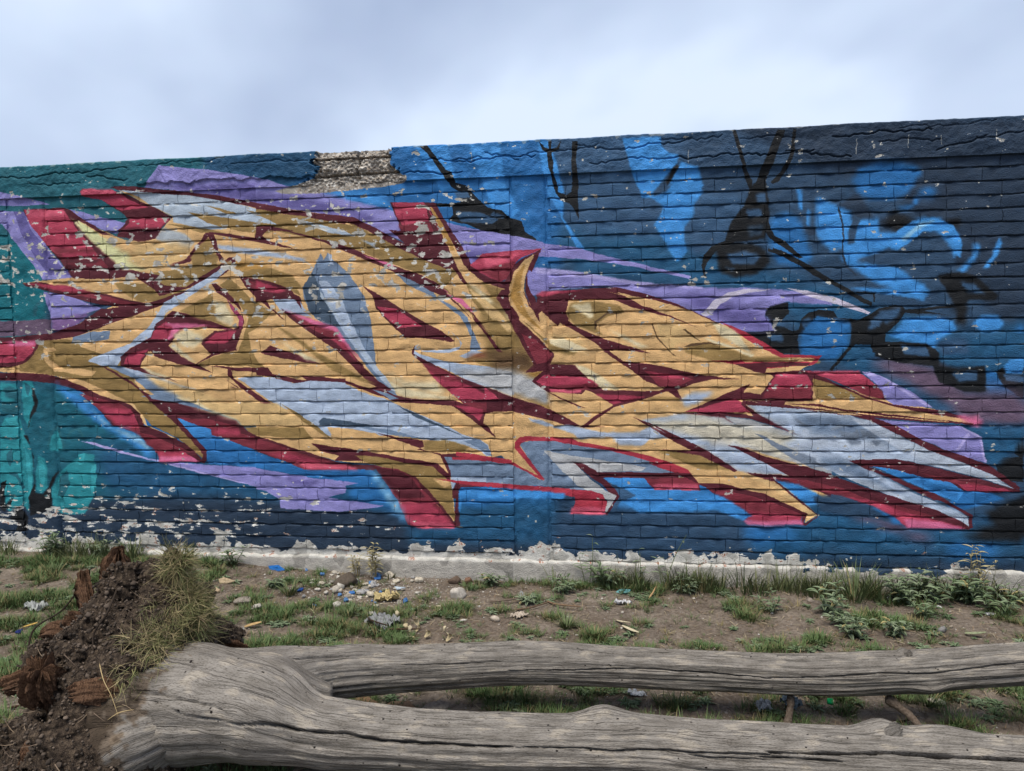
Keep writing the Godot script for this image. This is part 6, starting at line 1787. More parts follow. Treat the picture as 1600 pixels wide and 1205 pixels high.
# ------------------------------------------------------------------ the fallen tree
var splits: Array = []
func split_depth(which: int, x: float, th: float) -> float:
	var d := 0.0
	for c in splits[which]:
		var pts: Array = c[0]
		if x < pts[0].x or x > pts[-1].x:
			continue
		for k in pts.size() - 1:
			if x <= pts[k + 1].x:
				var f: float = (x - pts[k].x) / (pts[k + 1].x - pts[k].x)
				var t: float = lerpf(pts[k].y, pts[k + 1].y, f) + 0.02 * rough.get_noise_1d(x * 120 + c[1] * 900)
				var run: float = (x - pts[0].x) / (pts[-1].x - pts[0].x)
				var wide: float = c[2] * (0.35 + 0.65 * sin(PI * run)) * (1.0 + 0.8 * rough.get_noise_1d(x * 90 + 7))
				var g := 1.0 - absf(th - t) / maxf(wide, 0.008)
				if g > 0.0:
					d = maxf(d, minf(1.0, g * 1.6) * c[1])
				break
	return d

func wood_material() -> StandardMaterial3D:
	var w := 1024
	var h := 1024
	var f := noise_image(150, h, 0.13, 4, 301, FastNoiseLite.TYPE_SIMPLEX_SMOOTH, true)
	f.resize(w, h, Image.INTERPOLATE_CUBIC)
	var g := noise_image(320, h, 0.34, 2, 302, FastNoiseLite.TYPE_SIMPLEX_SMOOTH, true)
	g.resize(w, h, Image.INTERPOLATE_CUBIC)
	var F := f.get_data()
	var G := g.get_data()
	var B := noise_image(w, h, 0.007, 3, 303, FastNoiseLite.TYPE_SIMPLEX_SMOOTH, true).get_data()
	var S := noise_image(w, h, 0.35, 2, 304, FastNoiseLite.TYPE_SIMPLEX_SMOOTH, true).get_data()
	var col := PackedByteArray()
	col.resize(w * h * 3)
	var hg := PackedByteArray()
	hg.resize(w * h)
	for y in h:
		for x in w:
			var i := y * w + x
			var j := ((y + ((B[i] - 128) >> 3) + h) % h) * w + x
			var v := (F[j] * 5 + G[j] * 5 + S[i] * 2) / 12
			var lum := 83 + (v * 60) / 255 + (B[i] - 128) / 6
			if G[j] < 84 and F[j] < 128:
				lum -= 26
			var warm := clampi(B[i] - 170, 0, 26)
			col[i * 3] = clampi(lum + 5 + warm / 3, 0, 255)
			col[i * 3 + 1] = clampi(lum + warm / 4, 0, 255)
			col[i * 3 + 2] = clampi(lum - 6 + warm / 9, 0, 255)
			hg[i] = clampi(v, 0, 255)
	var im := Image.create_from_data(w, h, false, Image.FORMAT_RGB8, col)
	var hi := Image.create_from_data(w, h, false, Image.FORMAT_L8, hg)
	for k in 420:
		# fine drying checks that run with the grain
		var q := Vector2(rng.randf_range(0, w), rng.randf_range(0, h))
		var run := rng.randi_range(20, 200)
		var deep := rng.randi_range(36, 74)
		var wide := 2 if rng.randf() < 0.25 else 1
		for t in run:
			var off := ((B[int(q.y) * w + (int(q.x) + t) % w] - 128) >> 3)
			var px := Rect2i((int(q.x) + t) % w, (int(q.y) - off + h) % h, 1, wide)
			im.fill_rect(px, Color8(deep + 6, deep + 2, deep - 2))
			hi.fill_rect(px, Color8(20, 20, 20))
	for k in 46:
		# worm holes
		var q := Vector2i(rng.randi_range(5, w - 20), rng.randi_range(5, h - 16))
		var a := rng.randi_range(3, 6)
		im.fill_rect(Rect2i(q.x, q.y + 2, a, a + 2), Color8(28, 24, 22))
		im.fill_rect(Rect2i(q.x + 1, q.y, maxi(1, a - 2), a + 6), Color8(28, 24, 22))
		hi.fill_rect(Rect2i(q.x, q.y, a, a + 5), Color8(0, 0, 0))
	var m := StandardMaterial3D.new()
	m.vertex_color_use_as_albedo = true
	m.albedo_texture = ImageTexture.create_from_image(im)
	m.heightmap_enabled = true
	m.heightmap_texture = ImageTexture.create_from_image(hi)
	m.heightmap_scale = 0.38
	m.roughness = 0.85
	m.metallic_specular = 0.3
	m.uv1_scale = Vector3(0.42, 1, 1)
	return m

func smin(a: float, b: float, k: float) -> float:
	var h := clampf(0.5 + 0.5 * (b - a) / k, 0, 1)
	return lerpf(b, a, h) - k * h * (1 - h)

func capsule(q: Vector3, a: Vector3, b: Vector3, ra: float, rb: float) -> float:
	var ab := b - a
	var t := clampf((q - a).dot(ab) / maxf(ab.length_squared(), 1e-6), 0, 1)
	return q.distance_to(a + ab * t) - lerpf(ra, rb, t)

func build_tree() -> void:
	var wood := wood_material()
	var tree := thing("fallen_tree", "uprooted grey barkless tree lying forked on the ground, roots and soil still attached", "fallen tree")
	splits = [
		[[[Vector2(-0.589, 4.628), Vector2(-0.495, 4.430), Vector2(-0.260, 4.258), Vector2(-0.138, 4.401), Vector2(0.030, 4.389), Vector2(0.263, 4.411)], 0.030, 0.050], [[Vector2(0.263, 4.411), Vector2(0.484, 4.406), Vector2(0.573, 4.477), Vector2(0.690, 4.394), Vector2(0.876, 4.349), Vector2(1.041, 4.266)], 0.020, 0.035], [[Vector2(1.023, 4.228), Vector2(1.238, 4.140), Vector2(1.378, 4.018), Vector2(1.494, 4.061), Vector2(1.754, 4.034), Vector2(1.922, 4.092)], 0.030, 0.050], [[Vector2(-0.972, 4.198), Vector2(-0.811, 4.300), Vector2(-0.621, 4.422)], 0.014, 0.020], [[Vector2(-0.881, 4.356), Vector2(-0.746, 4.570), Vector2(-0.589, 4.628)], 0.014, 0.020], [[Vector2(-0.237, 3.842), Vector2(-0.067, 3.821), Vector2(0.100, 3.722)], 0.006, 0.014], [[Vector2(0.465, 3.528), Vector2(0.680, 3.827), Vector2(0.853, 3.625)], 0.006, 0.014], [[Vector2(0.680, 4.405), Vector2(0.853, 4.474), Vector2(1.023, 4.443)], 0.012, 0.025], [[Vector2(1.096, 3.469), Vector2(1.279, 3.653), Vector2(1.439, 3.387)], 0.007, 0.016], [[Vector2(1.004, 4.365), Vector2(1.225, 4.358)], 0.020, 0.030]],
		[[[Vector2(-1.124, 3.867), Vector2(-1.011, 3.893), Vector2(-0.873, 4.048), Vector2(-0.735, 4.548)], 0.010, 0.018], [[Vector2(-0.595, 3.890), Vector2(-0.513, 3.800), Vector2(-0.293, 3.821)], 0.012, 0.030], [[Vector2(-0.220, 4.324), Vector2(-0.011, 4.409), Vector2(0.169, 4.381)], 0.009, 0.030], [[Vector2(0.194, 4.820), Vector2(0.433, 4.765), Vector2(0.594, 4.599), Vector2(0.709, 4.537), Vector2(0.956, 4.618), Vector2(1.167, 4.736)], 0.017, 0.040], [[Vector2(1.167, 4.704), Vector2(1.374, 4.577), Vector2(1.566, 4.497), Vector2(1.732, 4.656), Vector2(1.949, 4.453), Vector2(2.161, 4.336)], 0.015, 0.040], [[Vector2(1.730, 3.556), Vector2(1.904, 3.582), Vector2(2.096, 3.523)], 0.008, 0.030], [[Vector2(-0.430, 3.247), Vector2(-0.165, 3.310), Vector2(0.043, 3.566)], 0.005, 0.030], [[Vector2(0.397, 3.874), Vector2(0.594, 3.821), Vector2(0.837, 3.640)], 0.005, 0.025]]
	, []]
	var knots := [
		[0, 0.548, 2.936, 0.070, 0.50, 0.026],
		[0, 0.632, 3.633, 0.050, 0.50, 0.008],
		[0, 1.371, 2.936, 0.055, 0.38, 0.032],
		[0, 1.544, 2.936, 0.090, 0.50, 0.020],
		[1, 1.664, 3.326, 0.020, 0.20, 0.016],
		[1, 1.733, 5.442, 0.050, 0.40, 0.018],
		[1, 0.422, 3.347, 0.150, 0.60, 0.006],
	]
	var skin := func(which: int) -> Callable:
		return func(s, th, q):
			var ridge := rough.get_noise_3d(q.x * 26, cos(th) * 62, sin(th) * 62) * 0.0024 + rough.get_noise_3d(q.x * 14, cos(th) * 160, sin(th) * 160) * 0.0014
			var bulge := noise.get_noise_3d(q.x * 16, cos(th) * 9 + which * 50, sin(th) * 9) * 0.007 + noise.get_noise_3d(q.x * 5, cos(th) * 19 + which * 30, sin(th) * 19) * 0.011
			if which == 0 and q.x < -0.8:
				bulge += 0.045 * smoothstep(-0.8, -1.2, q.x) * sin(th * 5.0 + 1.2 + 0.8 * sin(q.x * 9.0))
			var k := 0.0
			for kn in knots:
				if kn[0] == which:
					var dx: float = (q.x - kn[1]) / kn[3]
					var dt: float = (th - kn[2]) / kn[4]
					k += kn[5] * exp(-dx * dx - dt * dt)
			return ridge + bulge + k - split_depth(which, q.x, th)
	var low := [Vector3(-1.14, 0.20, 2.05), Vector3(-1.044, 0.214, 2.05), Vector3(-0.842, 0.236, 2.05), Vector3(-0.602, 0.228, 2.06), Vector3(-0.376, 0.178, 2.08), Vector3(-0.068, 0.178, 2.10), Vector3(0.263, 0.182, 2.10), Vector3(0.661, 0.197, 2.10), Vector3(0.853, 0.192, 2.10), Vector3(1.225, 0.190, 2.10), Vector3(1.754, 0.186, 2.10), Vector3(2.35, 0.18, 2.12), Vector3(2.9, 0.17, 2.2)]
	var high := [Vector3(-0.95, 0.245, 2.05), Vector3(-0.842, 0.250, 2.02), Vector3(-0.655, 0.242, 1.93), Vector3(-0.460, 0.216, 1.75), Vector3(-0.174, 0.184, 1.62), Vector3(0.195, 0.186, 1.55), Vector3(0.570, 0.168, 1.50), Vector3(0.939, 0.168, 1.50), Vector3(1.413, 0.172, 1.50), Vector3(2.084, 0.242, 1.50), Vector3(2.7, 0.28, 1.42), Vector3(3.3, 0.30, 1.3)]
	part("trunk", tube(low, [0.17, 0.215, 0.190, 0.160, 0.106, 0.092, 0.090, 0.092, 0.094, 0.094, 0.094, 0.085, 0.06], 230, 0.011, skin.call(0), 0.5, true, 0.0, func(q): return Color(0.17, 0.13, 0.10) if noise.get_noise_3dv(q * 38.0) * 0.13 + rough.get_noise_3dv(q * 170.0) * 0.10 > q.x + 1.02 + 0.10 * (q.z - 2.05) else (Color(0.62, 0.53, 0.45) if noise.get_noise_3dv(q * 38.0) * 0.13 + rough.get_noise_3dv(q * 170.0) * 0.12 > q.x + 0.93 else Color.WHITE)), wood, tree)
	part("branch", tube(high, [0.10, 0.150, 0.130, 0.096, 0.085, 0.079, 0.075, 0.075, 0.076, 0.070, 0.06, 0.045], 210, 0.011, skin.call(1)), wood, tree)
	part("fork_web", tube([Vector3(-0.86, 0.245, 2.04), Vector3(-0.62, 0.238, 1.985), Vector3(-0.40, 0.192, 1.905)], [0.165, 0.142, 0.05], 150, 0.011, skin.call(2)), wood, tree)
	for t in [[Vector3(1.37, 0.215, 2.09), Vector3(1.385, 0.262, 2.085), Vector3(1.425, 0.292, 2.085), 0.048, 0.034, 0.021], [Vector3(1.67, 0.235, 1.50), Vector3(1.675, 0.262, 1.512), Vector3(1.675, 0.282, 1.525), 0.026, 0.02, 0.012]]:
		part("broken_stub", tube([t[0], t[1], t[2]], [t[3], t[4], t[5]], 36, 0.004, func(s, th, q): return 0.004 * rough.get_noise_3d(cos(th) * 70, sin(th) * 70, s * 60), 0.5, true, 0.8), wood, tree)
	var dirt := func(q): return Color(0.30, 0.24, 0.19) if rough.get_noise_3dv(q * 170.0) * 0.10 + noise.get_noise_3dv(q * 38.0) * 0.13 > q.x + 1.0 else (Color(0.62, 0.53, 0.45) if noise.get_noise_3dv(q * 38.0) * 0.13 + rough.get_noise_3dv(q * 170.0) * 0.12 > q.x + 0.93 else Color.WHITE)
	for t in [[Vector3(-0.70, 0.23, 2.08), Vector3(-0.98, 0.18, 2.17), Vector3(-1.16, 0.04, 2.28), 0.05, 0.14, 0.10], [Vector3(-0.70, 0.25, 2.04), Vector3(-0.99, 0.32, 2.03), Vector3(-1.13, 0.46, 2.01), 0.05, 0.13, 0.07], [Vector3(-0.70, 0.24, 2.06), Vector3(-1.03, 0.25, 2.14), Vector3(-1.28, 0.27, 2.17), 0.05, 0.14, 0.07], [Vector3(-0.70, 0.24, 2.02), Vector3(-0.96, 0.29, 1.93), Vector3(-1.08, 0.33, 1.86), 0.05, 0.12, 0.08]]:
		part("root_flare", tube([t[0], t[1], t[2]], [t[3], t[4], t[5]], 90, 0.008, func(s, th, q): return 0.010 * rough.get_noise_3d(cos(th) * 40, sin(th) * 40, s * 22) + 0.006 * rough.get_noise_3d(cos(th) * 110, sin(th) * 110, s * 30), 0.5, true, 0.6, dirt), wood, tree)
	# broken twigs that prop the far branch, and a snag on the near one
	var bark := stone_mat([Color8(56, 46, 40), Color8(98, 86, 76), Color8(132, 120, 108)], 0.12, 0.5, 91)
	for t in [[Vector3(1.60, 0.10, 1.51), Vector3(1.67, 0.055, 1.56), Vector3(1.73, -0.02, 1.62), 0.019, 0.011], [Vector3(1.26, 0.10, 1.52), Vector3(1.25, 0.05, 1.54), Vector3(1.23, -0.03, 1.56), 0.016, 0.02]]:
		part("broken_twig", tube([t[0], t[1], t[2]], [t[3], t[3] * 0.7, t[4]], 18, 0.01, func(s, th, q): return 0.004 * rough.get_noise_3dv(q * 260.0)), bark, tree)
	var earth := stone_mat([Color8(24, 21, 19), Color8(48, 41, 36), Color8(78, 67, 58), Color8(110, 95, 80), Color8(136, 121, 103)], 0.2, 3.0, 95, 0.02, 0.13)
	var caps := [
		[Vector3(-1.03, 0.60, 1.88), Vector3(-1.067, 0.42, 1.95), 0.075, 0.15], [Vector3(-1.15, 0.56, 1.92), Vector3(-1.16, 0.45, 1.95), 0.07, 0.12],
		[Vector3(-1.233, 0.36, 2.0), Vector3(-1.067, 0.26, 2.05), 0.125, 0.20], [Vector3(-1.38, 0.33, 2.0), Vector3(-1.25, 0.30, 2.02), 0.07, 0.12],
		[Vector3(-1.33, 0.14, 2.1), Vector3(-1.12, 0.10, 2.12), 0.10, 0.16], [Vector3(-0.985, 0.47, 1.82), Vector3(-0.98, 0.36, 1.86), 0.08, 0.10],
		[Vector3(-0.915, 0.36, 1.80), Vector3(-0.88, 0.30, 1.76), 0.045, 0.05], [Vector3(-1.14, 0.20, 2.08), Vector3(-1.10, 0.14, 2.12), 0.20, 0.22], [Vector3(-1.07, 0.12, 2.12), Vector3(-0.99, 0.08, 2.14), 0.15, 0.12], [Vector3(-1.42, 0.05, 2.12), Vector3(-1.2, 0.0, 2.2), 0.09, 0.12]]
	var field := func(q: Vector3) -> float:
		var d := 1e3
		for c in caps:
			d = smin(d, capsule(q, c[0], c[1], c[2], c[3]), 0.07)
		if d < 0.12:
			d += rough.get_noise_3dv(q * 42.0) * 0.056 + absf(rough.get_noise_3dv(q * 110.0)) * -0.046 + 0.004 + absf(rough.get_noise_3dv(q * 24.0 + Vector3.ONE * 70)) * 0.022 - 0.008
		return d
	var soil := part("soil_clump", nets(Vector3(-1.62, -0.12, 1.60), Vector3i(74, 74, 74), 0.012, field), earth, tree)
	soil.set_meta("label", "dark crumbly soil packed around the torn roots")
	var arrays: Array = soil.mesh.surface_get_arrays(0)
	var sp: PackedVector3Array = arrays[Mesh.ARRAY_VERTEX]
	var sn: PackedVector3Array = arrays[Mesh.ARRAY_NORMAL]
	var cw := []
	var ct := []
	for k in 5200:
		var v := rng.randi_range(0, sp.size() - 1)
		var s := rng.randf_range(0.35, 1.0) * (1.9 if rng.randf() < 0.12 else 1.0)
		cw.append(Transform3D(Basis.from_euler(Vector3(rng.randf() * 6, rng.randf() * 6, rng.randf() * 6)).scaled(Vector3.ONE * s), sp[v] + sn[v] * 0.003))
		ct.append(Color(0.035, 0.028, 0.023).lerp(Color(0.13, 0.10, 0.078), pow(rng.randf(), 1.3)))
	# soil that crumbled off onto the ground
	for k in 4200:
		var q := Vector3(-1.45 + rng.randfn() * 0.22, 0, 2.2 + rng.randfn() * 0.2)
		var s := rng.randf_range(0.3, 0.9) * (1.8 if rng.randf() < 0.08 else 1.0)
		cw.append(Transform3D(Basis.from_euler(Vector3(rng.randf() * 6, rng.randf() * 6, rng.randf() * 6)).scaled(Vector3.ONE * s), Vector3(q.x, gh(q.x, q.z) + 0.003, q.z)))
		ct.append(Color(0.04, 0.033, 0.028).lerp(Color(0.13, 0.108, 0.09), rng.randf()))
	var clod := plain(Color.WHITE, 1.0)
	clod.vertex_color_use_as_albedo = true
	scatter("soil_crumbs", facets(lump(Vector3(0.015, 0.011, 0.013), 5.0, 9, 6, 5)), clod, cw, ct, tree)
	var fw := []
	var ft := []
	for k in 380:
		var v := rng.randi_range(0, sp.size() - 1)
		fw.append(Transform3D(Basis(Quaternion(Vector3.UP, (sn[v] * 0.5 + Vector3(rng.randf_range(-1, 1), rng.randf_range(-1, 0.6), rng.randf_range(-1, 1))).normalized())), sp[v]))
		ft.append(Color(0.07, 0.05, 0.04).lerp(Color(0.22, 0.165, 0.115), rng.randf()))
	var fib := SurfaceTool.new()
	fib.begin(Mesh.PRIMITIVE_TRIANGLES)
	blade(fib, Vector3.ZERO, Vector3(0.4, 1, 0.1), 0.085, 0.0024, 1.2, 5)
	fib.generate_normals()
	scatter("root_fibres", fib.commit(), clod, fw, ft, tree)
	# torn root ends, reddish and splintered
	var rot := stone_mat([Color8(40, 29, 24), Color8(82, 60, 47), Color8(118, 90, 70), Color8(150, 122, 98)], 0.09, 1.2, 97, 0.03, 0.14, 0.3)
	var roots := [
		[Vector3(-1.245, 0.22, 2.12), Vector3(-1.255, 0.34, 2.20), Vector3(-1.225, 0.445, 2.25), 0.055, 0.062, 0.050], [Vector3(-1.38, 0.29, 2.0), Vector3(-1.46, 0.29, 2.03), Vector3(-1.54, 0.265, 2.06), 0.045, 0.042, 0.034],
		[Vector3(-1.30, 0.41, 1.97), Vector3(-1.40, 0.435, 1.96), Vector3(-1.48, 0.41, 1.95), 0.03, 0.035, 0.020], [Vector3(-1.235, 0.56, 1.87), Vector3(-1.24, 0.64, 1.86), Vector3(-1.225, 0.715, 1.86), 0.06, 0.045, 0.014],
		[Vector3(-1.27, 0.47, 1.95), Vector3(-1.31, 0.56, 1.93), Vector3(-1.33, 0.64, 1.91), 0.035, 0.026, 0.015], [Vector3(-0.97, 0.33, 2.18), Vector3(-1.05, 0.355, 2.22), Vector3(-1.12, 0.35, 2.24), 0.03, 0.05, 0.035],
		[Vector3(-1.25, 0.47, 2.0), Vector3(-1.27, 0.51, 2.04), Vector3(-1.28, 0.535, 2.06), 0.035, 0.032, 0.02], [Vector3(-1.20, 0.20, 2.2), Vector3(-1.25, 0.17, 2.25), Vector3(-1.27, 0.12, 2.27), 0.045, 0.045, 0.03],
		[Vector3(-1.02, 0.26, 2.22), Vector3(-1.08, 0.22, 2.26), Vector3(-1.10, 0.16, 2.27), 0.035, 0.03, 0.022], [Vector3(-0.90, 0.34, 1.80), Vector3(-0.84, 0.32, 1.78), Vector3(-0.79, 0.30, 1.76), 0.03, 0.022, 0.012]]
	for t in roots:
		var r0: float = t[3]
		part("root", tube([t[0], t[1], t[2]], [t[3], t[4], t[5]], 64, 0.004, func(s, th, q): return  r0 * (0.42 * rough.get_noise_3d(cos(th) * 45 + r0 * 3000, sin(th) * 45, s * 26) + 0.34 * rough.get_noise_3d(cos(th) * 150, sin(th) * 150 + r0 * 900, s * 40) + 0.14 * rough.get_noise_3dv(q * 300.0) - 0.12), 0.5, true, 0.9), rot, tree)
	var wire := plain(Color8(44, 36, 30))
	for t in [[Vector3(-1.50, 0.33, 2.0), Vector3(-1.514, 0.427, 1.95), Vector3(-1.442, 0.481, 1.9), Vector3(-1.376, 0.556, 1.88), Vector3(-1.27, 0.60, 1.90)], [Vector3(-1.20, 0.45, 2.08), Vector3(-1.16, 0.40, 2.15), Vector3(-1.1, 0.43, 2.14), Vector3(-1.05, 0.38, 2.18), Vector3(-1.03, 0.3, 2.25)], [Vector3(-1.16, 0.62, 1.95), Vector3(-1.13, 0.55, 2.06), Vector3(-1.17, 0.48, 2.08), Vector3(-1.15, 0.42, 2.12), Vector3(-1.2, 0.36, 2.15)]]:
		part("thin_root", tube(t, [0.004, 0.0035, 0.003, 0.003, 0.002], 7, 0.01, flat), wire, tree)
	# dry turf still growing on the soil
	var st := SurfaceTool.new()
	st.begin(Mesh.PRIMITIVE_TRIANGLES)
	for k in 5:
		var th := rng.randf() * TAU
		var off := Vector3(rng.randf_range(-0.012, 0.012), 0, rng.randf_range(-0.012, 0.012))
		blade(st, off, Vector3(cos(th) * 0.35 + 0.2, 1, sin(th) * 0.35), rng.randf_range(0.05, 0.13), 0.0026, rng.randf_range(0.3, 1.9), 5)
	st.generate_normals()
	var where := []
	var tint := []
	for k in 900:
		var c = [[Vector3(-0.98, 0.66, 1.88), 0.045], [Vector3(-0.95, 0.55, 1.88), 0.08], [Vector3(-0.93, 0.46, 1.90), 0.08], [Vector3(-0.99, 0.43, 2.04), 0.04]][k % 4]
		var d := Vector3(rng.randf_range(-0.1, 1), rng.randf_range(-0.6, 0.8), rng.randf_range(-0.3, 1)).normalized()
		var q: Vector3 = c[0] + Vector3(rng.randfn(), rng.randfn(), rng.randfn()) * c[1] * 0.33
		for m in 12:
			if field.call(q) > -0.002:
				break
			q += d * 0.02
		if field.call(q) > 0.03:
			continue
		var grow := (d * 0.6 + Vector3(rng.randf_range(-0.7, 0.7), rng.randf_range(-0.8, 0.7), rng.randf_range(-0.5, 0.6))).normalized()
		var s := rng.randf_range(0.4, 0.95)
		where.append(Transform3D(Basis(Quaternion(Vector3.UP, grow)) * Basis(Vector3.UP, rng.randf() * TAU).scaled(Vector3(s, s, s)), q))
		tint.append(Color(0.36, 0.30, 0.16).lerp(Color(0.20, 0.16, 0.09), rng.randf()) if rng.randf() < 0.5 else Color(0.10, 0.12, 0.045).lerp(Color(0.19, 0.18, 0.08), rng.randf()))
	scatter("dry_turf", st.commit(), leaf_mat(0.2), where, tint, tree)
	var straw := SurfaceTool.new()
	straw.begin(Mesh.PRIMITIVE_TRIANGLES)
	straw.append_from(tube([Vector3(-1.06, 0.44, 2.20), Vector3(-1.02, 0.40, 2.235), Vector3(-0.985, 0.36, 2.25), Vector3(-0.955, 0.30, 2.262)], [0.0016, 0.0014, 0.0012, 0.0008], 6, 0.012, flat), 0, Transform3D())
	straw.append_from(tube([Vector3(-0.99, 0.29, 2.27), Vector3(-0.95, 0.315, 2.265), Vector3(-0.90, 0.325, 2.258)], [0.0006, 0.0016, 0.0006], 6, 0.012, flat), 0, Transform3D())
	part("straw", straw.commit(), plain(Color8(166, 146, 108)), tree)

# ------------------------------------------------------------------
func _ready() -> void:
	rng.seed = 20240611
	noise.noise_type = FastNoiseLite.TYPE_SIMPLEX_SMOOTH
	noise.frequency = 0.1
	noise.seed = 4
	rough.noise_type = FastNoiseLite.TYPE_SIMPLEX
	rough.frequency = 0.1
	rough.seed = 9
	rough.fractal_type = FastNoiseLite.FRACTAL_FBM
	rough.fractal_octaves = 3

	# camera
	var cam := Camera3D.new()
	cam.name = "camera"
	cam.fov = 57.42
	cam.near = 0.05
	cam.far = 300.0
	cam.position = eye
	cam.basis = Basis(Vector3.UP, 0.12435) * Basis(Vector3.RIGHT, -0.06132) * Basis(Vector3.BACK, -0.0155)
	add_child(cam)
	cam.current = true
	# overcast sky
	var env := Environment.new()
	env.background_mode = Environment.BG_SKY
	var sky := Sky.new()
	sky.sky_material = sky_material()
	env.sky = sky
	env.sky_rotation = Vector3(0, 0.6, 0)
	env.tonemap_mode = Environment.TONE_MAPPER_LINEAR
	env.tonemap_exposure = 3.1
	env.background_energy_multiplier = 0.385
	env.sdfgi_enabled = true
	env.ssao_enabled = true
	env.ssil_enabled = true
	var we := WorldEnvironment.new()
	we.name = "environment"
	we.environment = env
	add_child(we)
	# the sun behind the clouds, high and over the photographer's left shoulder
	var sun := DirectionalLight3D.new()
	sun.name = "sun"
	sun.light_energy = 0.5
	sun.light_angular_distance = 40.0
	sun.light_color = Color(1.0, 0.965, 0.91)
	sun.shadow_enabled = true
	sun.basis = Basis(Vector3.UP, -0.35) * Basis(Vector3.RIGHT, -1.17)
	add_child(sun)

	make_wall_materials()
	build_wall()
	build_ground()
	build_tree()
	build_grass()
	weed_mat = leaf_mat(0.3)
	stem_mat = plain(Color8(92, 104, 66))
	stone_tex = stone_mat([Color8(170, 166, 160), Color8(215, 212, 208), Color8(245, 243, 240)], 0.12, 0.3, 61, 0.03, 0.15, 1.0, 256)
	item("stone", "stone", "dark grey rounded stone beside the dry cream weed", "stone", -0.978, 0.238, 0.150, 0.110, 0.100, 0.30, Color8(96, 88, 80), 242, "")
	item("stone", "stone", "large white lump of plaster lying alone right of the rubble", "stone", -0.276, 0.321, 0.115, 0.085, 0.075, 0.50, Color8(200, 196, 190), 311, "")
	item("stone", "stone", "brown stone tucked against the wall footing", "stone", -0.336, 0.085, 0.090, 0.070, 0.060, 0.20, Color8(104, 90, 80), 106, "")
	item("stone", "stone", "reddish stone against the wall beside the paint drips", "stone", -0.258, 0.079, 0.070, 0.060, 0.060, 0.90, Color8(128, 100, 84), 739, "")
	item("plate", "plaster_slab", "flat tan plaster flake just right of the turf on the roots", "plaster flake", -1.675, 0.516, 0.110, 0.090, 0.018, 0.40, Color8(196, 176, 150), 406, "")
	item("plate", "plaster_slab", "long tan plaster flake behind the other near the roots", "plaster flake", -1.677, 0.360, 0.110, 0.060, 0.016, 0.20, Color8(180, 164, 138), 491, "")
	item("stone", "stone", "flat grey stone in the grass behind the trunk", "stone", -1.416, 0.631, 0.115, 0.075, 0.050, 0.10, Color8(150, 144, 136), 159, "")
	item("stone", "stone", "pale stone touching the flat grey stone behind the trunk", "stone", -1.318, 0.669, 0.075, 0.050, 0.035, 0.60, Color8(180, 178, 172), 93, "")
	item("stone", "stone", "small white plaster crumb between the wrapper and the far branch", "stone", -0.175, 0.652, 0.050, 0.030, 0.011, 0.60, Color8(206, 204, 200), 69, "")
	item("stone", "stone", "white chunk in the grass just behind the far branch", "stone", -0.007, 0.655, 0.060, 0.055, 0.040, 0.20, Color8(200, 190, 178), 21, "")
	item("plate", "painted_slab", "bright blue painted slab of plaster leaning at the foot of the wall", "painted plaster", -1.496, 0.050, 0.135, 0.060, 0.014, -0.20, Color8(40, 110, 190), 412, "")
	item("plate", "painted_chip", "blue and white chip of paint beside the dry cream weed", "paint chip", -0.824, 0.100, 0.075, 0.050, 0.011, 0.30, Color8(66, 118, 190), 563, "")
	item("plate", "painted_chip", "white chip with a blue edge right of the rubble pile", "paint chip", -0.641, 0.255, 0.085, 0.045, 0.011, -0.30, Color8(190, 208, 226), 940, "")
	item("plate", "painted_chip", "broad blue chip in the front of the rubble pile", "paint chip", -0.665, 0.393, 0.075, 0.055, 0.011, 0.10, Color8(54, 96, 160), 297, "")
	item("plate", "painted_chip", "small blue chip on the left of the rubble pile", "paint chip", -0.886, 0.380, 0.050, 0.040, 0.011, 0.70, Color8(70, 120, 190), 820, "")
	item("plate", "painted_chip", "blue chip lying beside a grass tuft left of the rubble", "paint chip", -1.186, 0.405, 0.040, 0.040, 0.011, 0.10, Color8(48, 90, 170), 784, "")
	item("plate", "painted_chip", "blue chip right of the cream crumpled paint", "paint chip", -0.553, 0.444, 0.045, 0.035, 0.015, 1.10, Color8(70, 116, 176), 61, "")
	item("plate", "painted_chip", "dark blue chip far left in front of the grass", "paint chip", -2.327, 1.138, 0.040, 0.035, 0.012, 0.40, Color8(40, 52, 110), 228, "")
	item("plate", "painted_chip", "teal three cornered shard near the wall right of centre", "shard", 0.676, 0.191, 0.100, 0.050, 0.008, -0.20, Color8(110, 170, 175), 533, "")
	item("plate", "plaster_chip", "pale crumb of plaster in the rubble by the wall", "plaster chip", -1.065, 0.270, 0.022, 0.020, 0.008, 0.58, Color8(200, 198, 192), 318, "pale crumbs in the rubble")
	item("plate", "plaster_chip", "pale crumb of plaster in the rubble by the wall", "plaster chip", -0.897, 0.580, 0.064, 0.047, 0.018, 0.75, Color8(200, 198, 192), 254, "pale crumbs in the rubble")
	item("plate", "plaster_chip", "pale crumb of plaster in the rubble by the wall", "plaster chip", -0.992, 0.305, 0.065, 0.054, 0.024, 2.54, Color8(200, 198, 192), 521, "pale crumbs in the rubble")
	item("stone", "plaster_chip", "pale crumb of plaster in the rubble by the wall", "plaster chip", -0.818, 0.434, 0.024, 0.022, 0.005, 1.39, Color8(206, 200, 186), 288, "pale crumbs in the rubble")
	item("plate", "plaster_chip", "pale crumb of plaster in the rubble by the wall", "plaster chip", -1.170, 0.280, 0.033, 0.023, 0.011, 0.83, Color8(200, 198, 192), 365, "pale crumbs in the rubble")
	item("plate", "plaster_chip", "pale crumb of plaster in the rubble by the wall", "plaster chip", -1.091, 0.385, 0.038, 0.034, 0.010, 1.75, Color8(200, 198, 192), 883, "pale crumbs in the rubble")
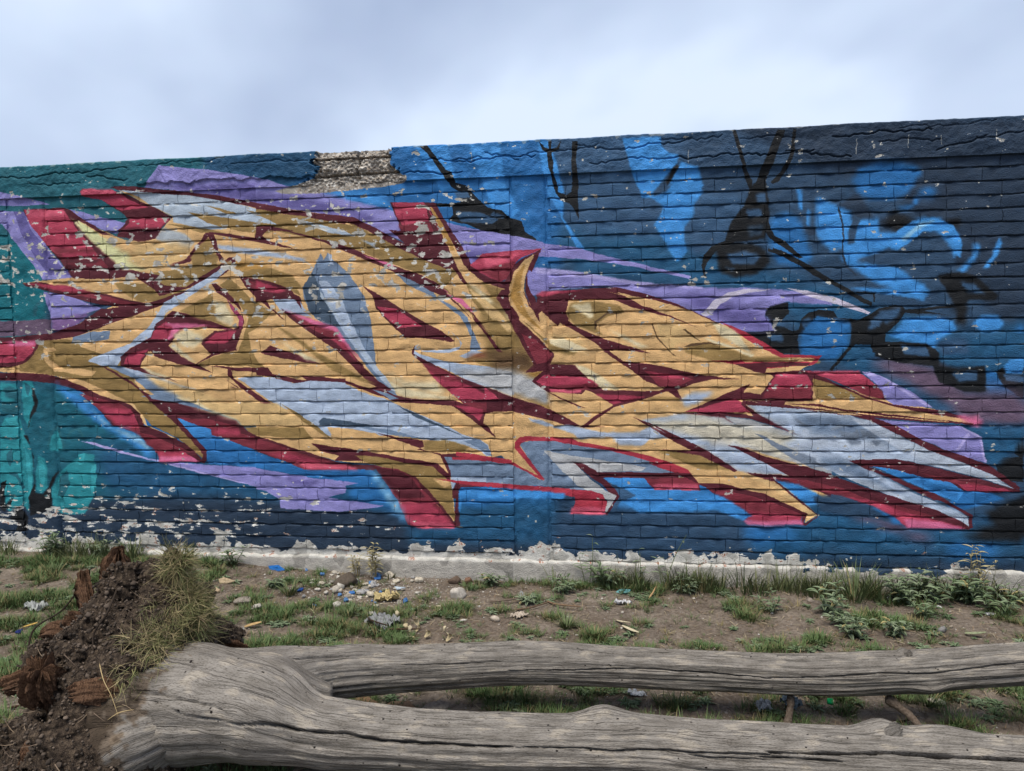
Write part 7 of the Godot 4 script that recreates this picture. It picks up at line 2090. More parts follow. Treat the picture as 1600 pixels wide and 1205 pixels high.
	item("plate", "plaster_chip", "pale crumb of plaster in the rubble by the wall", "plaster chip", -0.867, 0.424, 0.022, 0.021, 0.009, 2.20, Color8(206, 200, 186), 983, "pale crumbs in the rubble")
	item("plate", "plaster_chip", "blue painted crumb of plaster in the rubble by the wall", "plaster chip", -0.948, 0.413, 0.036, 0.023, 0.012, 2.68, Color8(96, 140, 196), 300, "blue crumbs in the rubble")
	item("stone", "plaster_chip", "pale crumb of plaster in the rubble by the wall", "plaster chip", -0.786, 0.394, 0.039, 0.026, 0.014, 1.09, Color8(206, 200, 186), 298, "pale crumbs in the rubble")
	item("stone", "plaster_chip", "pale crumb of plaster in the rubble by the wall", "plaster chip", -1.113, 0.226, 0.023, 0.020, 0.007, 2.91, Color8(200, 198, 192), 622, "pale crumbs in the rubble")
	item("plate", "plaster_chip", "blue painted crumb of plaster in the rubble by the wall", "plaster chip", -0.733, 0.320, 0.023, 0.023, 0.008, 0.60, Color8(96, 140, 196), 207, "blue crumbs in the rubble")
	item("plate", "plaster_chip", "pale crumb of plaster in the rubble by the wall", "plaster chip", -0.863, 0.444, 0.019, 0.018, 0.006, 0.09, Color8(150, 146, 140), 261, "pale crumbs in the rubble")
	item("stone", "plaster_chip", "pale crumb of plaster in the rubble by the wall", "plaster chip", -0.864, 0.473, 0.047, 0.045, 0.012, 0.35, Color8(184, 180, 172), 584, "pale crumbs in the rubble")
	item("plate", "plaster_chip", "pale crumb of plaster in the rubble by the wall", "plaster chip", -1.131, 0.496, 0.032, 0.025, 0.013, 1.72, Color8(170, 172, 176), 967, "pale crumbs in the rubble")
	item("plate", "plaster_chip", "pale crumb of plaster in the rubble by the wall", "plaster chip", -0.820, 0.212, 0.062, 0.053, 0.021, 0.80, Color8(170, 172, 176), 945, "pale crumbs in the rubble")
	item("plate", "plaster_chip", "pale crumb of plaster in the rubble by the wall", "plaster chip", -1.029, 0.413, 0.037, 0.031, 0.013, 0.81, Color8(200, 198, 192), 877, "pale crumbs in the rubble")
	item("stone", "plaster_chip", "pale crumb of plaster in the rubble by the wall", "plaster chip", -0.825, 0.317, 0.053, 0.032, 0.020, 0.04, Color8(170, 172, 176), 898, "pale crumbs in the rubble")
	item("plate", "plaster_chip", "blue painted crumb of plaster in the rubble by the wall", "plaster chip", -0.879, 0.441, 0.035, 0.034, 0.008, 1.82, Color8(96, 140, 196), 839, "blue crumbs in the rubble")
	item("stone", "plaster_chip", "pale crumb of plaster in the rubble by the wall", "plaster chip", -0.768, 0.092, 0.028, 0.024, 0.008, 2.59, Color8(200, 198, 192), 623, "pale crumbs in the rubble")
	item("plate", "plaster_chip", "pale crumb of plaster in the rubble by the wall", "plaster chip", -0.937, 0.242, 0.020, 0.018, 0.004, 1.63, Color8(206, 200, 186), 391, "pale crumbs in the rubble")
	item("stone", "plaster_chip", "pale crumb of plaster in the rubble by the wall", "plaster chip", -0.680, 0.656, 0.060, 0.058, 0.022, 1.10, Color8(200, 198, 192), 445, "pale crumbs in the rubble")
	item("stone", "plaster_chip", "pale crumb of plaster in the rubble by the wall", "plaster chip", -1.095, 0.428, 0.028, 0.026, 0.008, 2.40, Color8(150, 146, 140), 172, "pale crumbs in the rubble")
	item("plate", "plaster_chip", "pale crumb of plaster in the rubble by the wall", "plaster chip", -0.968, 0.361, 0.043, 0.041, 0.015, 0.02, Color8(206, 200, 186), 320, "pale crumbs in the rubble")
	item("plate", "plaster_chip", "blue painted crumb of plaster in the rubble by the wall", "plaster chip", -0.853, 0.336, 0.035, 0.033, 0.010, 2.30, Color8(96, 140, 196), 885, "blue crumbs in the rubble")
	item("plate", "plaster_chip", "blue painted crumb of plaster in the rubble by the wall", "plaster chip", -1.168, 0.126, 0.043, 0.040, 0.015, 1.84, Color8(96, 140, 196), 453, "blue crumbs in the rubble")
	item("plate", "plaster_chip", "pale crumb of plaster in the rubble by the wall", "plaster chip", -0.994, 0.370, 0.069, 0.058, 0.023, 1.87, Color8(184, 180, 172), 293, "pale crumbs in the rubble")
	item("plate", "plaster_chip", "pale crumb of plaster in the rubble by the wall", "plaster chip", -0.831, 0.188, 0.031, 0.030, 0.007, 1.96, Color8(200, 198, 192), 335, "pale crumbs in the rubble")
	item("plate", "plaster_chip", "pale crumb of plaster in the rubble by the wall", "plaster chip", -0.688, 0.548, 0.031, 0.031, 0.007, 1.75, Color8(206, 200, 186), 508, "pale crumbs in the rubble")
	item("plate", "plaster_chip", "pale crumb of plaster in the rubble by the wall", "plaster chip", -1.310, 0.050, 0.020, 0.017, 0.007, 1.85, Color8(184, 180, 172), 852, "pale crumbs in the rubble")
	item("plate", "plaster_chip", "pale crumb of plaster in the rubble by the wall", "plaster chip", -1.205, 0.050, 0.033, 0.024, 0.008, 0.98, Color8(170, 172, 176), 642, "pale crumbs in the rubble")
	item("plate", "plaster_chip", "pale crumb of plaster in the rubble by the wall", "plaster chip", -1.114, 0.270, 0.050, 0.042, 0.013, 2.69, Color8(206, 200, 186), 470, "pale crumbs in the rubble")
	item("plate", "plaster_chip", "pale crumb of plaster in the rubble by the wall", "plaster chip", -1.087, 0.080, 0.026, 0.020, 0.010, 1.89, Color8(184, 180, 172), 356, "pale crumbs in the rubble")
	item("plate", "plaster_chip", "pale crumb of plaster in the rubble by the wall", "plaster chip", -1.071, 0.213, 0.020, 0.019, 0.007, 0.45, Color8(150, 146, 140), 245, "pale crumbs in the rubble")
	item("plate", "plaster_chip", "pale crumb of plaster in the rubble by the wall", "plaster chip", -0.838, 0.317, 0.046, 0.030, 0.010, 0.10, Color8(200, 198, 192), 325, "pale crumbs in the rubble")
	item("stone", "plaster_chip", "pale crumb of plaster in the rubble by the wall", "plaster chip", -0.796, 0.341, 0.037, 0.029, 0.008, 2.13, Color8(150, 146, 140), 84, "pale crumbs in the rubble")
	item("stone", "plaster_chip", "pale crumb of plaster in the rubble by the wall", "plaster chip", -1.196, 0.216, 0.052, 0.037, 0.016, 1.13, Color8(184, 180, 172), 168, "pale crumbs in the rubble")
	item("stone", "plaster_chip", "pale crumb of plaster in the rubble by the wall", "plaster chip", -0.870, 0.194, 0.057, 0.036, 0.023, 0.84, Color8(206, 200, 186), 693, "pale crumbs in the rubble")
	item("stone", "plaster_chip", "pale crumb of plaster in the rubble by the wall", "plaster chip", -0.512, 0.304, 0.021, 0.013, 0.008, 1.60, Color8(184, 180, 172), 907, "pale crumbs in the rubble")
	item("plate", "plaster_chip", "pale crumb of plaster in the rubble by the wall", "plaster chip", -0.763, 0.050, 0.067, 0.062, 0.021, 0.32, Color8(206, 200, 186), 635, "pale crumbs in the rubble")
	item("plate", "plaster_chip", "blue painted crumb of plaster in the rubble by the wall", "plaster chip", -0.832, 0.192, 0.063, 0.059, 0.015, 1.74, Color8(96, 140, 196), 822, "blue crumbs in the rubble")
	item("plate", "plaster_chip", "pale crumb of plaster in the rubble by the wall", "plaster chip", -1.045, 0.176, 0.055, 0.053, 0.021, 1.98, Color8(200, 198, 192), 716, "pale crumbs in the rubble")
	item("plate", "plaster_chip", "pale crumb of plaster in the rubble by the wall", "plaster chip", -0.779, 0.310, 0.028, 0.023, 0.009, 1.79, Color8(184, 180, 172), 256, "pale crumbs in the rubble")
	item("stone", "plaster_chip", "pale crumb of plaster in the rubble by the wall", "plaster chip", -0.677, 0.327, 0.025, 0.020, 0.010, 2.47, Color8(150, 146, 140), 860, "pale crumbs in the rubble")
	item("plate", "plaster_chip", "pale crumb of plaster in the rubble by the wall", "plaster chip", -0.618, 0.266, 0.032, 0.019, 0.011, 0.64, Color8(150, 146, 140), 256, "pale crumbs in the rubble")
	item("plate", "plaster_chip", "pale crumb of plaster in the rubble by the wall", "plaster chip", -0.776, 0.098, 0.042, 0.026, 0.012, 2.92, Color8(150, 146, 140), 773, "pale crumbs in the rubble")
	item("plate", "plaster_chip", "pale crumb of plaster in the rubble by the wall", "plaster chip", -1.124, 0.291, 0.030, 0.022, 0.007, 1.44, Color8(150, 146, 140), 448, "pale crumbs in the rubble")
	item("plate", "plaster_chip", "pale crumb of plaster in the rubble by the wall", "plaster chip", -0.828, 0.226, 0.046, 0.032, 0.012, 0.26, Color8(206, 200, 186), 413, "pale crumbs in the rubble")
	item("plate", "plaster_chip", "pale crumb of plaster in the rubble by the wall", "plaster chip", -0.893, 0.415, 0.035, 0.032, 0.011, 2.10, Color8(200, 198, 192), 957, "pale crumbs in the rubble")
	item("stone", "plaster_chip", "pale crumb of plaster in the rubble by the wall", "plaster chip", -0.740, 0.173, 0.038, 0.029, 0.015, 0.50, Color8(150, 146, 140), 251, "pale crumbs in the rubble")
	item("stone", "plaster_chip", "pale crumb of plaster in the rubble by the wall", "plaster chip", -1.002, 0.286, 0.036, 0.033, 0.008, 2.15, Color8(150, 146, 140), 28, "pale crumbs in the rubble")
	item("stone", "plaster_chip", "pale crumb of plaster in the rubble by the wall", "plaster chip", -1.014, 0.050, 0.041, 0.040, 0.013, 1.09, Color8(150, 146, 140), 167, "pale crumbs in the rubble")
	item("plate", "plaster_chip", "pale crumb of plaster in the rubble by the wall", "plaster chip", -0.842, 0.379, 0.039, 0.034, 0.013, 2.53, Color8(150, 146, 140), 107, "pale crumbs in the rubble")
	item("plate", "plaster_chip", "blue painted crumb of plaster in the rubble by the wall", "plaster chip", -0.842, 0.050, 0.054, 0.042, 0.015, 0.11, Color8(96, 140, 196), 941, "blue crumbs in the rubble")
	item("plate", "plaster_chip", "blue painted crumb of plaster in the rubble by the wall", "plaster chip", -0.830, 0.303, 0.023, 0.017, 0.007, 0.34, Color8(96, 140, 196), 230, "blue crumbs in the rubble")
	item("stone", "plaster_chip", "pale crumb of plaster in the rubble by the wall", "plaster chip", -0.827, 0.416, 0.040, 0.037, 0.014, 2.82, Color8(200, 198, 192), 510, "pale crumbs in the rubble")
	item("plate", "plaster_chip", "pale crumb of plaster in the rubble by the wall", "plaster chip", -0.601, 0.114, 0.036, 0.030, 0.010, 0.02, Color8(184, 180, 172), 715, "pale crumbs in the rubble")
	item("stone", "plaster_chip", "pale crumb of plaster in the rubble by the wall", "plaster chip", -0.891, 0.316, 0.059, 0.043, 0.018, 2.68, Color8(184, 180, 172), 494, "pale crumbs in the rubble")
	item("plate", "plaster_chip", "blue painted crumb of plaster in the rubble by the wall", "plaster chip", -0.737, 0.470, 0.019, 0.012, 0.006, 1.15, Color8(96, 140, 196), 237, "blue crumbs in the rubble")
	item("plate", "plaster_chip", "pale crumb of plaster in the rubble by the wall", "plaster chip", -0.930, 0.203, 0.037, 0.027, 0.012, 0.51, Color8(184, 180, 172), 354, "pale crumbs in the rubble")
	item("plate", "plaster_chip", "pale crumb of plaster in the rubble by the wall", "plaster chip", -0.693, 0.131, 0.053, 0.052, 0.011, 0.46, Color8(206, 200, 186), 585, "pale crumbs in the rubble")
	item("stone", "plaster_chip", "pale crumb of plaster in the rubble by the wall", "plaster chip", -0.886, 0.202, 0.028, 0.025, 0.009, 0.15, Color8(184, 180, 172), 840, "pale crumbs in the rubble")
	item("plate", "plaster_chip", "blue painted crumb of plaster in the rubble by the wall", "plaster chip", -1.024, 0.590, 0.034, 0.029, 0.009, 2.65, Color8(96, 140, 196), 288, "blue crumbs in the rubble")
	item("stone", "plaster_chip", "pale crumb of plaster in the rubble by the wall", "plaster chip", -0.823, 0.450, 0.024, 0.019, 0.005, 1.59, Color8(184, 180, 172), 875, "pale crumbs in the rubble")
	item("stone", "plaster_chip", "pale crumb of plaster in the rubble by the wall", "plaster chip", -0.821, 0.203, 0.057, 0.054, 0.022, 2.46, Color8(200, 198, 192), 207, "pale crumbs in the rubble")
	item("plate", "plaster_chip", "pale crumb of plaster in the rubble by the wall", "plaster chip", -1.087, 0.050, 0.020, 0.016, 0.004, 1.57, Color8(206, 200, 186), 347, "pale crumbs in the rubble")
	item("stone", "plaster_chip", "pale crumb of plaster in the rubble by the wall", "plaster chip", -1.119, 0.095, 0.029, 0.029, 0.011, 2.89, Color8(200, 198, 192), 530, "pale crumbs in the rubble")
	item("plate", "plaster_chip", "blue painted crumb of plaster in the rubble by the wall", "plaster chip", -0.946, 0.418, 0.024, 0.015, 0.009, 0.47, Color8(96, 140, 196), 787, "blue crumbs in the rubble")
	item("plate", "plaster_chip", "blue painted crumb of plaster in the rubble by the wall", "plaster chip", -0.881, 0.504, 0.035, 0.027, 0.014, 1.36, Color8(96, 140, 196), 495, "blue crumbs in the rubble")
	item("plate", "plaster_chip", "pale crumb of plaster in the rubble by the wall", "plaster chip", -0.717, 0.269, 0.019, 0.016, 0.006, 2.87, Color8(206, 200, 186), 463, "pale crumbs in the rubble")
	item("stone", "plaster_chip", "pale crumb of plaster in the rubble by the wall", "plaster chip", -0.849, 0.249, 0.068, 0.054, 0.018, 1.11, Color8(150, 146, 140), 680, "pale crumbs in the rubble")
	item("plate", "plaster_chip", "pale crumb of plaster in the rubble by the wall", "plaster chip", -0.869, 0.346, 0.023, 0.023, 0.006, 1.56, Color8(184, 180, 172), 48, "pale crumbs in the rubble")
	item("plate", "plaster_chip", "pale crumb of plaster in the rubble by the wall", "plaster chip", -0.923, 0.280, 0.032, 0.028, 0.009, 1.90, Color8(184, 180, 172), 972, "pale crumbs in the rubble")
	item("stone", "plaster_chip", "pale crumb of plaster in the rubble by the wall", "plaster chip", -0.991, 0.156, 0.020, 0.012, 0.008, 1.30, Color8(184, 180, 172), 755, "pale crumbs in the rubble")
	item("stone", "plaster_chip", "pale crumb of plaster in the rubble by the wall", "plaster chip", -0.808, 0.310, 0.026, 0.017, 0.007, 0.64, Color8(200, 198, 192), 361, "pale crumbs in the rubble")
	item("plate", "plaster_chip", "pale crumb of plaster in the rubble by the wall", "plaster chip", -0.791, 0.210, 0.034, 0.023, 0.007, 0.86, Color8(170, 172, 176), 130, "pale crumbs in the rubble")
	item("plate", "plaster_chip", "pale crumb of plaster in the rubble by the wall", "plaster chip", -0.768, 0.397, 0.066, 0.048, 0.024, 2.69, Color8(206, 200, 186), 746, "pale crumbs in the rubble")
	item("plate", "plaster_chip", "pale crumb of plaster in the rubble by the wall", "plaster chip", -0.580, 0.469, 0.037, 0.037, 0.010, 0.68, Color8(150, 146, 140), 876, "pale crumbs in the rubble")
	item("plate", "plaster_chip", "blue painted crumb of plaster in the rubble by the wall", "plaster chip", -1.305, 0.050, 0.024, 0.021, 0.008, 0.71, Color8(96, 140, 196), 189, "blue crumbs in the rubble")
	item("plate", "plaster_chip", "pale crumb of plaster in the rubble by the wall", "plaster chip", -0.950, 0.171, 0.067, 0.058, 0.020, 2.83, Color8(170, 172, 176), 860, "pale crumbs in the rubble")
	item("stone", "plaster_chip", "pale crumb of plaster in the rubble by the wall", "plaster chip", -1.117, 0.050, 0.060, 0.044, 0.015, 2.15, Color8(184, 180, 172), 578, "pale crumbs in the rubble")
	item("plate", "plaster_chip", "pale crumb of plaster in the rubble by the wall", "plaster chip", -0.614, 0.050, 0.029, 0.026, 0.008, 1.52, Color8(170, 172, 176), 774, "pale crumbs in the rubble")
	item("plate", "plaster_chip", "pale crumb of plaster in the rubble by the wall", "plaster chip", -0.558, 0.108, 0.062, 0.054, 0.023, 1.61, Color8(206, 200, 186), 867, "pale crumbs in the rubble")
	item("plate", "plaster_chip", "pale crumb of plaster in the rubble by the wall", "plaster chip", -0.520, 0.300, 0.037, 0.034, 0.009, 2.45, Color8(200, 198, 192), 859, "pale crumbs in the rubble")
	item("stone", "plaster_chip", "pale crumb of plaster in the rubble by the wall", "plaster chip", -1.024, 0.333, 0.035, 0.032, 0.009, 1.42, Color8(170, 172, 176), 549, "pale crumbs in the rubble")
	item("plate", "plaster_chip", "blue painted crumb of plaster in the rubble by the wall", "plaster chip", -0.698, 0.355, 0.022, 0.015, 0.004, 1.45, Color8(96, 140, 196), 358, "blue crumbs in the rubble")
	item("plate", "plaster_chip", "pale crumb of plaster in the rubble by the wall", "plaster chip", -0.886, 0.444, 0.060, 0.039, 0.015, 0.29, Color8(150, 146, 140), 883, "pale crumbs in the rubble")
	item("plate", "plaster_chip", "pale crumb of plaster in the rubble by the wall", "plaster chip", -0.599, 0.215, 0.019, 0.012, 0.007, 1.10, Color8(184, 180, 172), 965, "pale crumbs in the rubble")
	item("plate", "plaster_chip", "pale crumb of plaster in the rubble by the wall", "plaster chip", -0.855, 0.087, 0.064, 0.051, 0.018, 2.09, Color8(150, 146, 140), 175, "pale crumbs in the rubble")
	item("plate", "plaster_chip", "pale crumb of plaster in the rubble by the wall", "plaster chip", -0.841, 0.358, 0.065, 0.053, 0.016, 1.92, Color8(170, 172, 176), 277, "pale crumbs in the rubble")
	item("plate", "plaster_chip", "pale crumb of plaster in the rubble by the wall", "plaster chip", -1.063, 0.244, 0.043, 0.029, 0.015, 2.81, Color8(150, 146, 140), 986, "pale crumbs in the rubble")
	item("plate", "plaster_chip", "blue painted crumb of plaster in the rubble by the wall", "plaster chip", -0.710, 0.497, 0.033, 0.027, 0.007, 2.23, Color8(96, 140, 196), 831, "blue crumbs in the rubble")
	item("stone", "plaster_chip", "pale crumb of plaster in the rubble by the wall", "plaster chip", -0.928, 0.350, 0.028, 0.019, 0.010, 0.35, Color8(206, 200, 186), 262, "pale crumbs in the rubble")
	item("plate", "plaster_chip", "pale crumb of plaster in the rubble by the wall", "plaster chip", -1.063, 0.235, 0.030, 0.020, 0.009, 2.65, Color8(206, 200, 186), 352, "pale crumbs in the rubble")
	item("plate", "plaster_chip", "pale crumb of plaster in the rubble by the wall", "plaster chip", -0.698, 0.187, 0.037, 0.024, 0.013, 2.80, Color8(184, 180, 172), 194, "pale crumbs in the rubble")
	item("plate", "plaster_chip", "pale crumb of plaster in the rubble by the wall", "plaster chip", -1.019, 0.108, 0.030, 0.023, 0.010, 1.09, Color8(206, 200, 186), 936, "pale crumbs in the rubble")
	item("stone", "plaster_chip", "pale crumb of plaster in the rubble by the wall", "plaster chip", -0.663, 0.247, 0.048, 0.043, 0.012, 1.32, Color8(206, 200, 186), 993, "pale crumbs in the rubble")
	item("stone", "pebble", "small pale pebble scattered on the dirt", "pebble", 2.378, 0.321, 0.019, 0.019, 0.011, 2.89, Color8(190, 186, 180), 276, "pale pebbles on the dirt")
	item("stone", "pebble", "small pale pebble scattered on the dirt", "pebble", 0.657, 0.493, 0.020, 0.020, 0.012, 1.83, Color8(190, 186, 180), 393, "pale pebbles on the dirt")
	item("stone", "pebble", "small pale pebble scattered on the dirt", "pebble", 1.119, 0.189, 0.017, 0.017, 0.010, 0.54, Color8(160, 150, 140), 226, "pale pebbles on the dirt")
	item("stone", "pebble", "small pale pebble scattered on the dirt", "pebble", 1.480, 0.323, 0.014, 0.014, 0.009, 1.41, Color8(206, 204, 198), 470, "pale pebbles on the dirt")
	item("stone", "pebble", "small pale pebble scattered on the dirt", "pebble", 0.415, 0.319, 0.018, 0.018, 0.011, 2.09, Color8(190, 186, 180), 755, "pale pebbles on the dirt")
	item("stone", "pebble", "small pale pebble scattered on the dirt", "pebble", 1.700, 0.050, 0.024, 0.024, 0.015, 0.57, Color8(190, 186, 180), 544, "pale pebbles on the dirt")
	item("stone", "pebble", "small pale pebble scattered on the dirt", "pebble", 1.061, 0.255, 0.023, 0.023, 0.014, 2.31, Color8(190, 186, 180), 384, "pale pebbles on the dirt")
	item("stone", "pebble", "small pale pebble scattered on the dirt", "pebble", -0.358, 0.701, 0.018, 0.018, 0.011, 1.12, Color8(160, 150, 140), 449, "pale pebbles on the dirt")
	item("stone", "pebble", "small pale pebble scattered on the dirt", "pebble", 0.631, 0.516, 0.017, 0.017, 0.010, 0.39, Color8(160, 150, 140), 417, "pale pebbles on the dirt")
	item("stone", "pebble", "small pale pebble scattered on the dirt", "pebble", 2.502, 0.479, 0.022, 0.022, 0.013, 2.78, Color8(160, 150, 140), 543, "pale pebbles on the dirt")
	item("stone", "pebble", "small pale pebble scattered on the dirt", "pebble", 0.613, 0.657, 0.013, 0.013, 0.008, 2.30, Color8(190, 186, 180), 312, "pale pebbles on the dirt")
	item("stone", "pebble", "small pale pebble scattered on the dirt", "pebble", 1.449, 0.405, 0.023, 0.023, 0.014, 0.19, Color8(206, 204, 198), 725, "pale pebbles on the dirt")
	item("stone", "pebble", "small pale pebble scattered on the dirt", "pebble", 2.229, 0.050, 0.022, 0.022, 0.013, 0.84, Color8(206, 204, 198), 206, "pale pebbles on the dirt")
	item("stone", "pebble", "small pale pebble scattered on the dirt", "pebble", 2.756, 0.050, 0.018, 0.018, 0.011, 1.50, Color8(190, 186, 180), 112, "pale pebbles on the dirt")
	item("stone", "pebble", "small pale pebble scattered on the dirt", "pebble", -0.127, 0.463, 0.023, 0.023, 0.014, 2.37, Color8(206, 204, 198), 463, "pale pebbles on the dirt")
	item("stone", "pebble", "small pale pebble scattered on the dirt", "pebble", 2.287, 0.530, 0.024, 0.024, 0.015, 1.90, Color8(160, 150, 140), 555, "pale pebbles on the dirt")
	item("stone", "pebble", "small pale pebble scattered on the dirt", "pebble", 1.755, 0.512, 0.025, 0.025, 0.015, 0.51, Color8(190, 186, 180), 896, "pale pebbles on the dirt")
	item("stone", "pebble", "small pale pebble scattered on the dirt", "pebble", 0.550, 0.296, 0.017, 0.017, 0.010, 0.18, Color8(206, 204, 198), 182, "pale pebbles on the dirt")
	item("stone", "pebble", "small pale pebble scattered on the dirt", "pebble", 0.839, 0.279, 0.013, 0.013, 0.008, 1.72, Color8(190, 186, 180), 508, "pale pebbles on the dirt")
	item("stone", "pebble", "small pale pebble scattered on the dirt", "pebble", 2.264, 0.171, 0.025, 0.025, 0.015, 0.37, Color8(160, 150, 140), 448, "pale pebbles on the dirt")
	item("stone", "pebble", "small pale pebble scattered on the dirt", "pebble", 1.934, 0.370, 0.018, 0.018, 0.011, 2.64, Color8(190, 186, 180), 690, "pale pebbles on the dirt")
	item("stone", "pebble", "small pale pebble scattered on the dirt", "pebble", 2.163, 0.346, 0.016, 0.016, 0.010, 1.05, Color8(160, 150, 140), 695, "pale pebbles on the dirt")
	item("stone", "pebble", "small pale pebble scattered on the dirt", "pebble", 1.491, 0.352, 0.019, 0.019, 0.012, 1.95, Color8(206, 204, 198), 716, "pale pebbles on the dirt")
	item("stone", "pebble", "small pale pebble scattered on the dirt", "pebble", 0.102, 0.824, 0.022, 0.022, 0.013, 1.60, Color8(160, 150, 140), 268, "pale pebbles on the dirt")
	item("stone", "pebble", "small pale pebble scattered on the dirt", "pebble", 1.135, 0.590, 0.017, 0.017, 0.010, 0.98, Color8(206, 204, 198), 473, "pale pebbles on the dirt")
	item("stone", "pebble", "small pale pebble scattered on the dirt", "pebble", 0.647, 0.687, 0.017, 0.017, 0.010, 0.66, Color8(206, 204, 198), 377, "pale pebbles on the dirt")
	item("crumple", "wrapper", "crumpled grey plastic sheet under the dark twig", "plastic sheet", -0.582, 0.764, 0.150, 0.110, 0.028, -0.50, Color8(142, 146, 152), 613, "")
	item("crumple", "paint_skin", "crumpled cream and blue skin of dried paint in the rubble", "dried paint", -0.664, 0.433, 0.120, 0.070, 0.035, 0.20, Color8(206, 190, 142), 78, "")
	item("crumple", "paper", "white torn paper lying by the teal shard", "paper", 0.666, 0.372, 0.085, 0.040, 0.018, 0.20, Color8(214, 218, 226), 265, "")
	item("plate", "plastic_strip", "pale grey plastic strip near the wall left of a leafy weed", "plastic strip", 0.093, 0.270, 0.035, 0.100, 0.005, 0.50, Color8(150, 156, 164), 966, "")
	item("crumple", "paper", "dirty white scrap of paper in the dirt behind the far branch", "paper", 0.115, 0.593, 0.080, 0.050, 0.015, 0.70, Color8(190, 180, 168), 922, "")
	item("crumple", "paper", "white scrap poking out under the far branch", "paper", 0.688, 1.365, 0.070, 0.030, 0.012, 0.10, Color8(200, 208, 220), 432, "")
	item("crumple", "paper", "crumpled white tissue between the branches right of centre", "tissue", 1.176, 1.432, 0.050, 0.055, 0.025, 0.10, Color8(220, 224, 232), 871, "")
	item("crumple", "wrapper", "crushed clear plastic between the branches beside the green scrap", "plastic wrapper", 1.290, 1.411, 0.050, 0.060, 0.030, 0.30, Color8(150, 168, 186), 460, "")
	item("plate", "plastic_scrap", "bright green scrap of plastic hanging below the far branch", "plastic scrap", 1.449, 1.366, 0.030, 0.040, 0.012, 0.30, Color8(20, 150, 90), 296, "")
	item("plate", "stone_flake", "pale flat stone beside the broken twig under the branch", "stone", 1.859, 1.332, 0.070, 0.040, 0.011, -0.30, Color8(190, 184, 172), 668, "")
	item("crumple", "wrapper", "crushed clear plastic in the grass left of the roots", "plastic wrapper", -2.463, 0.882, 0.090, 0.070, 0.030, 0.20, Color8(170, 176, 178), 427, "")
	item("stone", "pebble", "round white pebble in front of the torn left root", "pebble", -1.849, 1.666, 0.028, 0.024, 0.018, 0.20, Color8(216, 216, 212), 517, "")
	item("plate", "plastic_scrap", "white plastic scrap under the weeds on the right", "plastic scrap", 2.141, 0.154, 0.060, 0.030, 0.010, 0.30, Color8(186, 186, 188), 175, "")
	item("plate", "plastic_scrap", "white plastic scrap below the rightmost leafy weeds", "plastic scrap", 2.346, 0.271, 0.035, 0.025, 0.008, -0.40, Color8(210, 214, 220), 602, "")
	item("plate", "plastic_scrap", "flat white scrap far right on the bare dirt", "plastic scrap", 2.560, 0.352, 0.050, 0.030, 0.008, -0.30, Color8(190, 194, 200), 730, "")
	item("stone", "stone", "small grey stone on the bare dirt at the right", "stone", 2.216, 0.588, 0.060, 0.045, 0.035, 0.30, Color8(140, 140, 142), 411, "")
	item("stone", "stone", "pinkish stone left of the silvery weeds", "stone", 1.699, 0.229, 0.050, 0.035, 0.030, 0.30, Color8(168, 158, 150), 228, "")
	item("stone", "stone", "dry grey clump of mortar between the branches near the fork", "mortar lump", -0.110, 1.563, 0.120, 0.080, 0.050, 0.40, Color8(160, 152, 144), 881, "")
	item("plate", "cardboard", "flat brown piece of board lying in the fork of the tree", "board", -0.434, 1.559, 0.200, 0.100, 0.012, 0.10, Color8(150, 122, 96), 400, "")
	item("plate", "cardboard", "second brown board overlapping the first near the fork", "board", -0.266, 1.568, 0.220, 0.110, 0.015, -0.25, Color8(158, 132, 108), 914, "")
	item("plate", "cardboard", "brown board sticking out under the near branch", "board", -0.286, 1.980, 0.260, 0.120, 0.012, 0.10, Color8(150, 122, 98), 290, "")
	item("strip", "dry_husk", "long strip of dry cream husk lying behind the far branch", "husk", 0.657, 0.658, 0.150, 0.022, 0.500, -1.05, Color8(208, 200, 176), 810, "")
	item("strip", "dry_husk", "forked strip of dry cream husk lying behind the far branch", "husk", 0.705, 0.734, 0.160, 0.022, 0.500, -0.80, Color8(208, 200, 176), 321, "")
	item("strip", "dry_leaf", "curled cream dry leaf in the heap behind the far branch", "dry leaf", -0.446, 0.834, 0.070, 0.028, 3.000, 4.50, Color8(192, 180, 148), 451, "curled dry leaves behind the branch")
	item("strip", "dry_leaf", "curled cream dry leaf in the heap behind the far branch", "dry leaf", -0.394, 0.869, 0.070, 0.028, 3.000, 5.65, Color8(206, 196, 168), 491, "curled dry leaves behind the branch")
	item("strip", "dry_leaf", "curled cream dry leaf in the heap behind the far branch", "dry leaf", -0.361, 0.802, 0.070, 0.028, 3.000, 0.61, Color8(192, 180, 148), 607, "curled dry leaves behind the branch")
	item("strip", "dry_leaf", "curled cream dry leaf in the heap behind the far branch", "dry leaf", -0.303, 0.876, 0.070, 0.028, 3.000, 0.95, Color8(192, 180, 148), 986, "curled dry leaves behind the branch")
	item("strip", "dry_leaf", "curled cream dry leaf in the heap behind the far branch", "dry leaf", -0.249, 0.856, 0.070, 0.028, 3.000, 3.63, Color8(206, 196, 168), 326, "curled dry leaves behind the branch")
	item("strip", "dry_leaf", "curled cream dry leaf in the heap behind the far branch", "dry leaf", -0.416, 0.750, 0.070, 0.028, 3.000, 2.39, Color8(192, 180, 148), 768, "curled dry leaves behind the branch")
	item("strip", "dry_leaf", "curled cream dry leaf in the heap behind the far branch", "dry leaf", -0.509, 0.698, 0.070, 0.028, 3.000, 5.66, Color8(206, 196, 168), 610, "curled dry leaves behind the branch")
	item("strip", "dry_leaf", "curled cream dry leaf in the heap behind the far branch", "dry leaf", -0.410, 0.916, 0.070, 0.028, 3.000, 3.06, Color8(192, 180, 148), 380, "curled dry leaves behind the branch")
